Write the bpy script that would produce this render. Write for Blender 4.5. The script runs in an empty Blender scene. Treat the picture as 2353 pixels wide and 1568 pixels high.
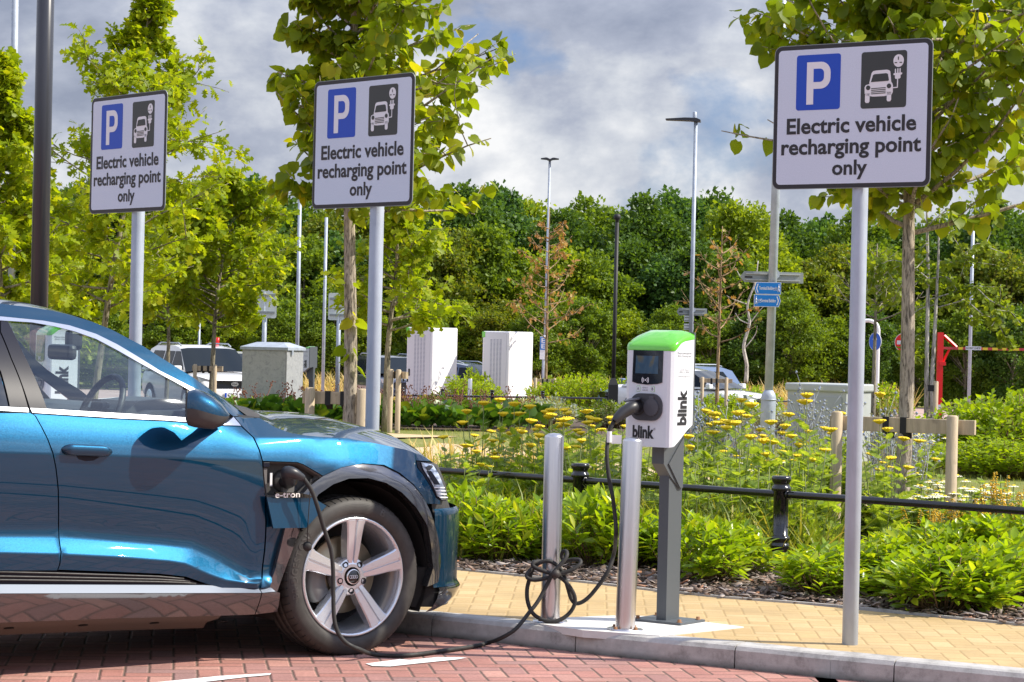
import bpy, bmesh, math, random
import numpy as np
from mathutils import Vector, Matrix
from mathutils.geometry import delaunay_2d_cdt
R = math.radians
random.seed(7)
C = bpy.context.scene.collection
SC = bpy.context.scene

# ------------------------------------------------------------------ camera
EYE = 1.53
ROLL = 0.023
FOC = 5400.0            # focal length in pixels of a 2353 px wide picture
CX, CY = 1176.5, 784.0
cam_d = bpy.data.cameras.new("camera")
cam = bpy.data.objects.new("camera", cam_d)
C.objects.link(cam)
cam_d.sensor_width = 36.0
cam_d.lens = FOC / 2353.0 * 36.0
cam_d.clip_start = 0.1
cam_d.clip_end = 3000
sr, cr = math.sin(ROLL), math.cos(ROLL)
cam.matrix_world = Matrix(((cr, -sr, 0, 0), (0, 0, -1, 0), (sr, cr, 0, EYE), (0, 0, 0, 1)))
SC.camera = cam

def at(px, py, Y):
    """point at depth Y that lies behind a pixel of the 2353 x 1568 picture"""
    u, v = px - CX, py - CY
    a = u * cr + v * sr
    b = u * sr - v * cr
    return Vector((a / FOC * Y, Y, EYE + b / FOC * Y))

def on_z(px, py, z):
    u, v = px - CX, py - CY
    a = u * cr + v * sr
    b = u * sr - v * cr
    Y = (z - EYE) * FOC / b
    return Vector((a / FOC * Y, Y, z))

# ------------------------------------------------------------------ light
SUN_EL, SUN_AZ = R(44), R(-4)         # azimuth counted from +X towards +Y
SC.view_settings.view_transform = 'Standard'
SC.view_settings.look = 'None'
SC.view_settings.exposure = 0.55
SC.view_settings.gamma = 1
SC.view_settings.use_curve_mapping = False
sdir = Vector((math.cos(SUN_EL) * math.cos(SUN_AZ), math.cos(SUN_EL) * math.sin(SUN_AZ), math.sin(SUN_EL)))
sun_d = bpy.data.lights.new("sun", 'SUN')
sun_d.energy = 4.8
sun_d.angle = R(0.5)
sun_d.color = (1.0, 0.93, 0.80)
sun = bpy.data.objects.new("sun", sun_d)
C.objects.link(sun)
sun.rotation_euler = sdir.to_track_quat('Z', 'Y').to_euler()

world = bpy.data.worlds.new("World")
SC.world = world
world.use_nodes = True
wn, wl = world.node_tree.nodes, world.node_tree.links
wn.clear()

class G:
    """tiny node-graph helper"""
    def __init__(s, tree):
        s.t = tree
    def n(s, kind, **kw):
        o = s.t.nodes.new(kind)
        for k, v in kw.items():
            setattr(o, k, v)
        return o
    def put(s, sock, v):
        if isinstance(v, bpy.types.NodeSocket):
            s.t.links.new(v, sock)
        elif v is not None:
            if sock.type == 'RGBA' and len(v) == 3:
                v = (*v, 1)
            sock.default_value = v
    def m(s, op, a, b=None, c=None, clamp=False):
        o = s.n('ShaderNodeMath', operation=op, use_clamp=clamp)
        s.put(o.inputs[0], a)
        if b is not None: s.put(o.inputs[1], b)
        if c is not None: s.put(o.inputs[2], c)
        return o.outputs[0]
    def mix(s, f, a, b, mode='MIX'):
        o = s.n('ShaderNodeMix', data_type='RGBA', blend_type=mode)
        s.put(o.inputs[0], f); s.put(o.inputs[6], a); s.put(o.inputs[7], b)
        return o.outputs[2]
    def ramp(s, f, stops, interp='LINEAR'):
        o = s.n('ShaderNodeValToRGB')
        cr_ = o.color_ramp
        cr_.interpolation = interp
        while len(cr_.elements) > 1: cr_.elements.remove(cr_.elements[-1])
        for i, (p, c) in enumerate(stops):
            e = cr_.elements[0] if i == 0 else cr_.elements.new(p)
            e.position = p
            if not isinstance(c, (tuple, list)): c = (c, c, c)
            e.color = (*c, 1)
        s.put(o.inputs[0], f)
        return o.outputs[0]
    def noise(s, vec, scale, detail=3, rough=0.55, out=0, dist=0.0):
        o = s.n('ShaderNodeTexNoise')
        if vec is not None: s.put(o.inputs['Vector'], vec)
        o.inputs['Scale'].default_value = scale
        o.inputs['Detail'].default_value = detail
        o.inputs['Roughness'].default_value = rough
        o.inputs['Distortion'].default_value = dist
        return o.outputs[out]
    def voro(s, vec, scale, out='Color', feature='F1'):
        o = s.n('ShaderNodeTexVoronoi', feature=feature)
        if vec is not None: s.put(o.inputs['Vector'], vec)
        o.inputs['Scale'].default_value = scale
        return o.outputs[out]
    def mapv(s, vec, scale=(1, 1, 1), rot=(0, 0, 0), loc=(0, 0, 0)):
        o = s.n('ShaderNodeMapping')
        s.put(o.inputs[0], vec)
        o.inputs['Scale'].default_value = scale
        o.inputs['Rotation'].default_value = rot
        o.inputs['Location'].default_value = loc
        return o.outputs[0]
    def bump(s, h, strength=0.3, dist=0.01):
        o = s.n('ShaderNodeBump')
        o.inputs['Strength'].default_value = strength
        o.inputs['Distance'].default_value = dist
        s.put(o.inputs['Height'], h)
        return o.outputs[0]
    def obj(s):
        return s.n('ShaderNodeTexCoord').outputs['Object']
    def pos(s):
        return s.n('ShaderNodeNewGeometry').outputs['Position']
    def island(s):
        return s.n('ShaderNodeNewGeometry').outputs['Random Per Island']
    def orand(s):
        return s.n('ShaderNodeObjectInfo').outputs['Random']

g = G(world.node_tree)
sky = g.n('ShaderNodeTexSky', sky_type='NISHITA')
sky.sun_disc = False
sky.sun_elevation = SUN_EL
sky.sun_rotation = R(90) - SUN_AZ
sky.air_density = 1.0
sky.dust_density = 0.6
sky.ozone_density = 2.0
dirv = g.n('ShaderNodeTexCoord').outputs['Generated']
sep = g.n('ShaderNodeSeparateXYZ'); g.put(sep.inputs[0], dirv)
elev = sep.outputs[2]
# clouds seen along the view direction, flattened towards the horizon
cv = g.mapv(dirv, scale=(1, 1, 1.5), loc=(3.4, 0.33, 0.53))
big = g.noise(cv, 8.0, 9, 0.55, dist=0.1)
cov = g.noise(g.mapv(dirv, scale=(1, 1, 1.6), loc=(3.62, 0.35, 3.9)), 4.5, 3, 0.5)
dens = g.m('ADD', g.m('MULTIPLY', big, 0.62), g.m('MULTIPLY', cov, 0.5))
mask = g.ramp(dens, [(0.405, 0.0), (0.475, 1.0)])
# the same field looked up a little towards the sun gives the bright rims
sv = g.mapv(dirv, scale=(1, 1, 1.5), loc=(3.422, 0.33, 0.53+0.03))
big2 = g.noise(sv, 8.0, 9, 0.55, dist=0.1)
rim = g.m('SUBTRACT', big, big2)
wisp = g.noise(g.mapv(dirv, scale=(1, 1, 1.9), loc=(0.3, 0.1, 0.2)), 24.0, 7, 0.6)
shade = g.m('ADD', g.m('MULTIPLY_ADD', rim, 2.2, 0.42), g.m('MULTIPLY', g.m('SUBTRACT', wisp, 0.5), 0.5))
shade = g.m('ADD', shade, g.ramp(dens, [(0.47, 0.20), (0.70, 0.0)]))
ccol = g.ramp(shade, [(0.20, (2.2, 2.45, 3.15)), (0.42, (3.15, 3.4, 4.1)), (0.60, (4.6, 4.8, 5.2)), (0.85, (6.8, 6.8, 6.8))])
skyc = g.mix(1.0, sky.outputs[0], (0.46, 0.55, 0.78), 'MULTIPLY')
low = g.ramp(elev, [(0.0, 0.97), (0.28, 0.9), (0.6, 0.5), (1.0, 0.42)])
maskl = g.m('MULTIPLY', mask, low)
# unseen sky above the frame, brightened to put more light into the shadows
high = g.ramp(elev, [(0.12, 1.0), (0.45, 2.1), (1.0, 2.3)])
bg = g.n('ShaderNodeBackground')
g.put(bg.inputs[0], g.mix(1.0, g.mix(maskl, skyc, ccol), high, 'MULTIPLY'))
bg.inputs[1].default_value = 0.10
wo = g.n('ShaderNodeOutputWorld')
wl.new(bg.outputs[0], wo.inputs[0])

# ------------------------------------------------------------------ object helpers
def tag(o, label=None, cat=None, group=None, kind=None):
    if label: o['label'] = label
    if cat: o['category'] = cat
    if group: o['group'] = group
    if kind: o['kind'] = kind
    return o

def thing(name, label, cat, loc=(0, 0, 0), rz=0.0, group=None):
    o = bpy.data.objects.new(name, None)
    o.empty_display_size = 0.2
    C.objects.link(o)
    o.location = loc
    o.rotation_euler = (0, 0, rz)
    return tag(o, label, cat, group)

def link_mesh(name, me, mat, parent=None):
    o = bpy.data.objects.new(name, me)
    C.objects.link(o)
    for m_ in (mat if isinstance(mat, (list, tuple)) else [mat]):
        if m_ is not None and len(me.materials) < 8 and m_.name not in [x.name for x in me.materials if x]:
            me.materials.append(m_)
    if parent is not None: o.parent = parent
    return o

def kids(o):
    return [c for c in bpy.data.objects if c.parent == o]

def copy_tree(o, parent=None):
    c = o.copy()
    C.objects.link(c)
    if parent is not None: c.parent = parent
    for ch in kids(o):
        copy_tree(ch, c)
    return c

class MB:
    """collects shapes and links them as ONE mesh object"""
    def __init__(s):
        s.v, s.f, s.mi, s.sm = [], [], [], []
        s.cur, s.smooth = 0, False
    def add(s, vs, fs, smooth=None):
        b = len(s.v)
        s.v += [(float(p[0]), float(p[1]), float(p[2])) for p in vs]
        for f in fs:
            s.f.append([b + int(i) for i in f]); s.mi.append(s.cur)
            s.sm.append(s.smooth if smooth is None else smooth)
        return s
    def box(s, c, d, rz=0.0, bev=0.0):
        x, y, z = d[0] / 2, d[1] / 2, d[2] / 2
        co, si = math.cos(rz), math.sin(rz)
        if bev <= 0:
            P = [(-x, -y, -z), (x, -y, -z), (x, y, -z), (-x, y, -z), (-x, -y, z), (x, -y, z), (x, y, z), (-x, y, z)]
            F = [(0, 3, 2, 1), (4, 5, 6, 7), (0, 1, 5, 4), (1, 2, 6, 5), (2, 3, 7, 6), (3, 0, 4, 7)]
        else:
            bm = bmesh.new()
            bmesh.ops.create_cube(bm, size=1)
            for v in bm.verts: v.co = Vector((v.co.x * 2 * x, v.co.y * 2 * y, v.co.z * 2 * z))
            bmesh.ops.bevel(bm, geom=list(bm.edges), offset=bev, segments=2, affect='EDGES', profile=0.5)
            bm.verts.index_update()
            P = [tuple(v.co) for v in bm.verts]; F = [[v.index for v in f.verts] for f in bm.faces]
            bm.free()
        return s.add([(c[0] + p[0] * co - p[1] * si, c[1] + p[0] * si + p[1] * co, c[2] + p[2]) for p in P], F)
    def tube(s, pts, rad, n=10, cap=True, smooth=True):
        pts = [Vector(p) for p in pts]
        rr = rad if isinstance(rad, (list, tuple)) else [rad] * len(pts)
        vs, fs = [], []
        up = None
        for i, p in enumerate(pts):
            t = (pts[min(i + 1, len(pts) - 1)] - pts[max(i - 1, 0)])
            if t.length < 1e-9: t = Vector((0, 0, 1))
            t.normalize()
            if up is None:
                up = Vector((0, 0, 1)) if abs(t.z) < 0.9 else Vector((1, 0, 0))
            a = t.cross(up)
            if a.length < 1e-6: a = t.cross(Vector((0, 1, 0)))
            a.normalize(); b = a.cross(t).normalized(); up = b
            for k in range(n):
                w = 2 * math.pi * k / n
                vs.append(p + (a * math.cos(w) + b * math.sin(w)) * rr[i])
        for i in range(len(pts) - 1):
            for k in range(n):
                k2 = (k + 1) % n
                fs.append((i * n + k, i * n + k2, (i + 1) * n + k2, (i + 1) * n + k))
        s.add(vs, fs, smooth)
        if cap:
            b0 = len(s.v) - len(vs)
            for off in (0, (len(pts) - 1) * n):
                s.f.append([b0 + off + k for k in range(n)]); s.mi.append(s.cur); s.sm.append(False)
        return s
    def lathe(s, prof, c=(0, 0, 0), axis='z', n=24, smooth=True):
        """prof: list of (radius, height along the axis)"""
        vs, fs = [], []
        for (r_, h_) in prof:
            for k in range(n):
                w = 2 * math.pi * k / n
                p = (r_ * math.cos(w), r_ * math.sin(w), h_)
                if axis == 'y': p = (p[0], p[2], p[1])
                if axis == 'x': p = (p[2], p[0], p[1])
                vs.append((c[0] + p[0], c[1] + p[1], c[2] + p[2]))
        for i in range(len(prof) - 1):
            for k in range(n):
                k2 = (k + 1) % n
                fs.append((i * n + k, i * n + k2, (i + 1) * n + k2, (i + 1) * n + k))
        return s.add(vs, fs, smooth)
    def prism(s, poly, fn, t0, t1, caps=True, smooth=False):
        """poly of 2-D points; fn(u, v, t) gives the 3-D point"""
        n = len(poly)
        vs = [fn(u, v, t0) for u, v in poly] + [fn(u, v, t1) for u, v in poly]
        fs = [(i, (i + 1) % n, n + (i + 1) % n, n + i) for i in range(n)]
        s.add(vs, fs, smooth)
        if caps:
            b = len(s.v) - 2 * n
            for f in ([b + i for i in range(n)][::-1], [b + n + i for i in range(n)]):
                s.f.append(f); s.mi.append(s.cur); s.sm.append(False)
        return s
    def grid(s, rows, close=False, smooth=True):
        """rows: list of equal-length lists of points"""
        n = len(rows[0])
        vs = [p for r_ in rows for p in r_]
        fs = []
        for i in range(len(rows) - 1):
            for k in range(n if close else n - 1):
                k2 = (k + 1) % n
                fs.append((i * n + k, i * n + k2, (i + 1) * n + k2, (i + 1) * n + k))
        return s.add(vs, fs, smooth)
    def mesh(s, name, fix=True):
        me = bpy.data.meshes.new(name)
        me.from_pydata(s.v, [], s.f)
        me.polygons.foreach_set('use_smooth', s.sm)
        me.polygons.foreach_set('material_index', s.mi)
        if fix:
            bm = bmesh.new(); bm.from_mesh(me)
            bmesh.ops.recalc_face_normals(bm, faces=list(bm.faces))
            bm.to_mesh(me); bm.free()
        me.update()
        return me
    def build(s, name, mat, parent=None, fix=True):
        me = s.mesh(name, fix)
        o = bpy.data.objects.new(name, me)
        C.objects.link(o)
        for m_ in (mat if isinstance(mat, (list, tuple)) else [mat]): me.materials.append(m_)
        if parent is not None: o.parent = parent
        return o

def rounded(w, h, r, n=5, cx=0, cy=0):
    P = []
    for (sx, sy, a0) in ((1, 1, 0), (-1, 1, 90), (-1, -1, 180), (1, -1, 270)):
        for k in range(n + 1):
            a = R(a0 + 90 * k / n)
            P.append((cx + sx * (w / 2 - r) + r * math.cos(a), cy + sy * (h / 2 - r) + r * math.sin(a)))
    return P

def circle(r, n=20, cx=0, cy=0, ry=None):
    ry = r if ry is None else ry
    return [(cx + r * math.cos(2 * math.pi * k / n), cy + ry * math.sin(2 * math.pi * k / n)) for k in range(n)]

def text_mesh(body, size, bold=0.0, align='CENTER', depth=0.0, sx=1.0, space=1.0):
    cu = bpy.data.curves.new('lettering', 'FONT')
    cu.body = body
    cu.size = size
    cu.offset = bold
    cu.align_x = align
    cu.align_y = 'CENTER'
    cu.extrude = depth
    cu.resolution_u = 3
    cu.space_character = space
    o = bpy.data.objects.new('lettering', cu)
    C.objects.link(o)
    bpy.context.view_layer.update()
    dg = bpy.context.evaluated_depsgraph_get()
    me = bpy.data.meshes.new_from_object(o.evaluated_get(dg))
    V = [(v.co.x * sx, v.co.y, v.co.z) for v in me.vertices]
    F = [list(p.vertices) for p in me.polygons]
    bpy.data.objects.remove(o); bpy.data.meshes.remove(me); bpy.data.curves.remove(cu)
    return V, F

# ------------------------------------------------------------------ materials
def mat(name, color=(0.5, 0.5, 0.5), rough=0.5, metal=0.0, coat=0.0, spec=0.5, fn=None):
    m_ = bpy.data.materials.new(name)
    m_.use_nodes = True
    t = m_.node_tree
    p = t.nodes['Principled BSDF']
    p.inputs['Base Color'].default_value = (*color, 1)
    p.inputs['Roughness'].default_value = rough
    p.inputs['Metallic'].default_value = metal
    p.inputs['Coat Weight'].default_value = coat
    p.inputs['Coat Roughness'].default_value = 0.03
    p.inputs['Specular IOR Level'].default_value = spec
    if fn: fn(G(t), p)
    return m_

def vary(c, amount=0.18, scale=3.0, rough=None, bump=0.0, bscale=60.0):
    """a surface with soft uneven colour, roughness and a little bump"""
    def f(g, p):
        v = g.obj()
        n1 = g.noise(v, scale, 5, 0.6)
        d = tuple(x * (1 - amount) for x in c); l = tuple(min(1, x * (1 + amount)) for x in c)
        g.put(p.inputs['Base Color'], g.ramp(n1, [(0.3, d), (0.7, l)]))
        if rough: g.put(p.inputs['Roughness'], g.ramp(g.noise(v, scale * 3, 3), [(0.3, rough[0]), (0.7, rough[1])]))
        if bump: g.put(p.inputs['Normal'], g.bump(g.noise(v, bscale, 4), bump, 0.004))
    return f

def leaf_mat(name, c0, c1, c2=None, trans=0.45, rough=0.45, gloss=0.25):
    """foliage: every leaf has its own hue; light passes through"""
    m_ = bpy.data.materials.new(name)
    m_.use_nodes = True
    t = m_.node_tree
    t.nodes.clear()
    g = G(t)
    isl = g.island()
    stops = [(0.0, c0), (0.75, c1)] + ([(1.0, c2)] if c2 else [])
    col = g.ramp(isl, stops)
    col = g.mix(g.ramp(g.orand(), [(0, 0.0), (1, 0.35)]), col, g.mix(1.0, col, (1.25, 1.12, 0.6), 'MULTIPLY'))
    p = g.n('ShaderNodeBsdfPrincipled')
    g.put(p.inputs['Base Color'], col)
    p.inputs['Roughness'].default_value = rough
    p.inputs['Specular IOR Level'].default_value = gloss
    tr = g.n('ShaderNodeBsdfTranslucent')
    g.put(tr.inputs[0], g.mix(1.0, col, (1.9, 1.75, 0.55), 'MULTIPLY'))
    mx = g.n('ShaderNodeMixShader')
    mx.inputs[0].default_value = trans
    g.put(mx.inputs[1], p.outputs[0]); g.put(mx.inputs[2], tr.outputs[0])
    o = g.n('ShaderNodeOutputMaterial')
    g.put(o.inputs[0], mx.outputs[0])
    return m_

def herringbone(cell, c_list, joint, bump=0.35, rot=0.0, dirt=(0.75, 1.15)):
    """block paving, 2:1 blocks of width cell laid in a herringbone"""
    def f(g, p):
        v = g.mapv(g.obj(), rot=(0, 0, rot))
        v = g.mapv(v, scale=(1 / cell, 1 / cell, 1))
        w = g.n('ShaderNodeVectorMath', operation='ADD')
        nz = g.n('ShaderNodeVectorMath', operation='SCALE')
        g.put(nz.inputs[0], g.noise(v, 1.1, 2, 0.5, out=1)); nz.inputs[3].default_value = 0.09
        g.put(w.inputs[0], v); g.put(w.inputs[1], nz.outputs[0])
        s_ = g.n('ShaderNodeSeparateXYZ'); g.put(s_.inputs[0], w.outputs[0])
        x, y = s_.outputs[0], s_.outputs[1]
        i, j = g.m('FLOOR', x), g.m('FLOOR', y)
        fx, fy = g.m('SUBTRACT', x, i), g.m('SUBTRACT', y, j)
        k = g.m('FLOORED_MODULO', g.m('SUBTRACT', i, j), 4.0)
        eq = lambda q: g.m('COMPARE', k, float(q), 0.2)
        far = lambda q: g.m('MULTIPLY', eq(q), 2.0)
        L = g.m('ADD', fx, far(1)); Rt = g.m('ADD', g.m('SUBTRACT', 1.0, fx), far(0))
        B = g.m('ADD', fy, far(2)); T = g.m('ADD', g.m('SUBTRACT', 1.0, fy), far(3))
        d = g.m('MINIMUM', g.m('MINIMUM', L, Rt), g.m('MINIMUM', B, T))
        bi = g.m('SUBTRACT', i, eq(1)); bj = g.m('SUBTRACT', j, eq(2))
        cb = g.n('ShaderNodeCombineXYZ'); g.put(cb.inputs[0], bi); g.put(cb.inputs[1], bj)
        wn_ = g.n('ShaderNodeTexWhiteNoise', noise_dimensions='3D'); g.put(wn_.inputs[0], cb.outputs[0])
        rnd = wn_.outputs[0]
        n_ = len(c_list)
        col = g.ramp(rnd, [(q / (n_ - 1), c) for q, c in enumerate(c_list)])
        mott = g.noise(g.obj(), 55, 4, 0.65)
        col = g.mix(1.0, col, g.ramp(mott, [(0.25, dirt[0]), (0.75, dirt[1])]), 'MULTIPLY')
        stain = g.noise(g.obj(), 1.6, 4, 0.6)
        col = g.mix(1.0, col, g.ramp(stain, [(0.3, 0.80), (0.65, 1.08)]), 'MULTIPLY')
        jm = g.ramp(d, [(0.025, 1.0), (0.075, 0.0)])
        g.put(p.inputs['Base Color'], g.mix(jm, col, joint))
        h = g.ramp(d, [(0.0, 0.0), (0.10, 1.0)])
        g.put(p.inputs['Normal'], g.bump(g.m('ADD', h, g.m('MULTIPLY', mott, 0.25)), bump, 0.012))
        p.inputs['Roughness'].default_value = 0.85
        p.inputs['Specular IOR Level'].default_value = 0.3
    return f

M = {}
M['galv'] = mat('galvanised_steel', (0.46, 0.48, 0.52), 0.42, 0.15, fn=vary((0.36, 0.405, 0.475), 0.16, 9, (0.38, 0.58)))
M['sign_back'] = mat('sign_back_grey', (0.24, 0.27, 0.28), 0.5)
M['dark_post'] = mat('dark_painted_post', (0.030, 0.032, 0.042), 0.3, spec=0.5)
M['black_gloss'] = mat('black_gloss', (0.006, 0.006, 0.008), 0.16, coat=0.5)
M['black_matt'] = mat('black_matt', (0.012, 0.012, 0.013), 0.6)
M['black_print'] = mat('black_print', (0.016, 0.016, 0.020), 0.5)
M['white_print'] = mat('white_print', (0.72, 0.73, 0.76), 0.5)
M['white_paint'] = mat('white_paint', (0.80, 0.80, 0.80), 0.32, coat=0.2)
M['blue_print'] = mat('blue_print', (0.0, 0.055, 0.46), 0.4)
M['steel'] = None
M['glass'] = None
M['rubber'] = mat('rubber', (0.018, 0.018, 0.018), 0.75, fn=vary((0.020, 0.019, 0.018), 0.3, 8, (0.6, 0.85)))
M['red'] = mat('red_paint', (0.80, 0.010, 0.012), 0.35, coat=0.2)
M['yellow'] = mat('yellow_paint', (0.75, 0.55, 0.03), 0.45)
M['pale_grey'] = mat('pale_grey_paint', (0.42, 0.44, 0.43), 0.45, fn=vary((0.40, 0.42, 0.41), 0.08, 4))

def _brushed(g, p):
    v = g.mapv(g.obj(), scale=(90, 90, 1.2))
    n = g.noise(v, 3, 4, 0.7)
    g.put(p.inputs['Base Color'], g.ramp(n, [(0.3, (0.58, 0.56, 0.57)), (0.7, (0.66, 0.64, 0.64))]))
    g.put(p.inputs['Roughness'], g.ramp(n, [(0.2, 0.27), (0.8, 0.33)]))
M['steel'] = mat('brushed_steel', (0.6, 0.6, 0.6), 0.25, 1.0, fn=_brushed)

def glass_mat(name, tint, refl=1.0):
    m_ = bpy.data.materials.new(name)
    m_.use_nodes = True
    t = m_.node_tree; t.nodes.clear()
    g = G(t)
    tr = g.n('ShaderNodeBsdfTransparent'); tr.inputs[0].default_value = (*tint, 1)
    gl = g.n('ShaderNodeBsdfGlossy'); gl.inputs['Roughness'].default_value = 0.02
    gl.inputs[0].default_value = (0.9, 0.95, 1, 1)
    fr = g.n('ShaderNodeFresnel')
    bf = g.n('ShaderNodeNewGeometry').outputs['Backfacing']
    g.put(fr.inputs[0], g.m('SUBTRACT', 1.5, g.m('MULTIPLY', bf, 0.8333)))
    mx = g.n('ShaderNodeMixShader')
    g.put(mx.inputs[0], g.m('MULTIPLY', fr.outputs[0], refl, clamp=True))
    g.put(mx.inputs[1], tr.outputs[0]); g.put(mx.inputs[2], gl.outputs[0])
    o = g.n('ShaderNodeOutputMaterial'); g.put(o.inputs[0], mx.outputs[0])
    return m_
M['glass'] = glass_mat('car_glass', (0.86, 0.95, 0.95), 1.6)
M['dark_glass'] = mat('dark_glass', (0.010, 0.014, 0.020), 0.04, coat=0.6)

def _wood(c):
    def f(g, p):
        v = g.mapv(g.obj(), scale=(14, 14, 1.3))
        n = g.noise(v, 2.2, 5, 0.65, dist=0.6)
        k = g.noise(g.obj(), 9, 2)
        col = g.ramp(n, [(0.25, tuple(x * 0.62 for x in c)), (0.6, c), (0.85, tuple(min(1, x * 1.2) for x in c))])
        col = g.mix(g.ramp(k, [(0.62, 0.0), (0.75, 0.75)]), col, tuple(x * 0.42 for x in c))
        g.put(p.inputs['Base Color'], col)
        g.put(p.inputs['Normal'], g.bump(n, 0.25, 0.004))
        p.inputs['Roughness'].default_value = 0.8
    return f
M['stake'] = mat('weathered_timber', (0.4, 0.34, 0.25), 0.8, fn=_wood((0.50, 0.40, 0.27)))

def _bark(c, sc=1.0):
    def f(g, p):
        v = g.mapv(g.obj(), scale=(26 * sc, 26 * sc, 5 * sc))
        n = g.noise(v, 1.6, 6, 0.7, dist=1.0)
        g.put(p.inputs['Base Color'], g.ramp(n, [(0.38, tuple(x * 0.22 for x in c)), (0.52, c), (0.7, tuple(min(1, x * 1.35) for x in c))]))
        g.put(p.inputs['Normal'], g.bump(n, 0.9, 0.02))
        p.inputs['Roughness'].default_value = 0.9
        p.inputs['Specular IOR Level'].default_value = 0.2
    return f
M['bark'] = mat('ridged_bark', (0.3, 0.26, 0.2), 0.9, fn=_bark((0.43, 0.37, 0.29)))
M['bark_smooth'] = mat('smooth_bark', (0.3, 0.28, 0.2), 0.9, fn=_bark((0.27, 0.24, 0.17), 0.5))
M['bark_pale'] = mat('pale_bark', (0.5, 0.48, 0.44), 0.9, fn=_bark((0.50, 0.47, 0.42), 0.4))
M['bark_dead'] = mat('dead_bark', (0.3, 0.2, 0.1), 0.9, fn=_bark((0.36, 0.25, 0.14), 0.4))
M['strap'] = mat('black_strap', (0.012, 0.012, 0.013), 0.7)
# ================================================================== the setting
FP = 4096 / 2353.0
def gz(Y):
    return float(np.interp(Y, [0, 40, 68, 76, 400], [0.10, 0.10, -0.52, -0.72, -0.72]))

def smooth_line(pts, sub=6):
    P = [Vector((p[0], p[1], 0)) for p in pts]
    out = []
    for i in range(len(P) - 1):
        p0, p1, p2, p3 = P[max(i - 1, 0)], P[i], P[i + 1], P[min(i + 2, len(P) - 1)]
        for k in range(sub):
            t = k / sub
            q = 0.5 * ((2 * p1) + (p2 - p0) * t + (2 * p0 - 5 * p1 + 4 * p2 - p3) * t * t + (3 * p1 - p0 - 3 * p2 + p3) * t ** 3)
            out.append((q.x, q.y))
    out.append((P[-1].x, P[-1].y))
    return out

def offset_line(L, d):
    out = []
    for i, p in enumerate(L):
        a = L[max(i - 1, 0)]; b = L[min(i + 1, len(L) - 1)]
        t = Vector((b[0] - a[0], b[1] - a[1])).normalized()
        out.append((p[0] - t.y * d, p[1] + t.x * d))
    return out

def band(name, A, B, zA, zB, mt, sub=1):
    """sheet between two lines with equally many points"""
    mb = MB()
    rows = []
    for (p, q) in zip(A, B):
        row = []
        for k in range(sub + 1):
            t = k / sub
            x, y = p[0] * (1 - t) + q[0] * t, p[1] * (1 - t) + q[1] * t
            z = (zA(y) * (1 - t) + zB(y) * t) if callable(zA) else zA * (1 - t) + zB * t
            row.append((x, y, z))
        rows.append(row)
    mb.grid(rows, smooth=False)
    return tag(mb.build(name, mt), kind='structure')

def resample(L, n):
    L = [Vector((p[0], p[1], 0)) for p in L]
    d = [0]
    for i in range(1, len(L)): d.append(d[-1] + (L[i] - L[i - 1]).length)
    t = np.linspace(0, d[-1], n)
    return list(zip(np.interp(t, d, [p.x for p in L]).tolist(), np.interp(t, d, [p.y for p in L]).tolist()))

# kerb: foot line on the road, seen from right to left (pixels of the 4096 px picture)
kpts = [on_z(x / FP, y / FP, 0) for x, y in ((4096, 2792), (3304, 2713), (3000, 2681), (2477, 2629), (1950, 2568), (1601, 2533))]
kpts = [(60, -25), (9, 6.35)] + [(p.x, p.y) for p in kpts] + [(-1.25, 12.75), (-2.0, 13.45), (-2.7, 14.3), (-3.15, 15.3), (-3.4, 16.6), (-4.2, 18.2), (-9, 19.5), (-60, 20)]
KERB = smooth_line(kpts, 5)
KERB_B = offset_line(KERB, -0.125)
# test that the offset goes away from the road
if KERB_B[len(KERB_B) // 2][1] < KERB[len(KERB) // 2][1]:
    KERB_B = offset_line(KERB, 0.125); KSGN = 1
else:
    KSGN = -1
PZ = 0.11

M['road'] = mat('red_block_paving', fn=herringbone(0.108, [(0.36, 0.165, 0.135), (0.43, 0.21, 0.175), (0.33, 0.175, 0.155), (0.46, 0.245, 0.20), (0.40, 0.19, 0.155), (0.31, 0.185, 0.17)], (0.15, 0.10, 0.08), 0.5, R(-8)))
M['paving'] = mat('buff_block_paving', fn=herringbone(0.104, [(0.46, 0.325, 0.155), (0.50, 0.355, 0.175), (0.44, 0.315, 0.155), (0.53, 0.385, 0.20), (0.48, 0.335, 0.16)], (0.36, 0.25, 0.115), 0.2, R(2), (0.88, 1.08)))

def _kerb(g, p):
    v = g.obj()
    n = g.noise(v, 7, 6, 0.7)
    s_ = g.n('ShaderNodeSeparateXYZ'); g.put(s_.inputs[0], v)
    col = g.ramp(n, [(0.30, (0.19, 0.18, 0.165)), (0.48, (0.38, 0.365, 0.345)), (0.75, (0.52, 0.50, 0.475))])
    foot_dark = g.m('MULTIPLY', g.ramp(s_.outputs[2], [(0.0, 1.0), (0.035, 0.0)]), g.noise(v, 14, 3))  # blotchy darkening that fades out above the kerb's foot
    g.put(p.inputs['Base Color'], g.mix(g.m('MULTIPLY', foot_dark, 1.5, clamp=True), col, (0.05, 0.045, 0.03)))
    g.put(p.inputs['Normal'], g.bump(g.noise(v, 120, 4), 0.35, 0.004))
    p.inputs['Roughness'].default_value = 0.85
M['kerb'] = mat('kerb_concrete', fn=_kerb)
M['concrete'] = mat('pad_concrete', fn=vary((0.62, 0.60, 0.57), 0.08, 5, (0.8, 0.95), 0.3, 160))
def _soil(g, p):
    n = g.noise(g.obj(), 18, 6, 0.7)
    g.put(p.inputs['Base Color'], g.ramp(n, [(0.3, (0.035, 0.022, 0.015)), (0.6, (0.10, 0.065, 0.042)), (0.8, (0.20, 0.14, 0.10))]))
    g.put(p.inputs['Normal'], g.bump(n, 0.8, 0.03)); p.inputs['Roughness'].default_value = 0.95
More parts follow.
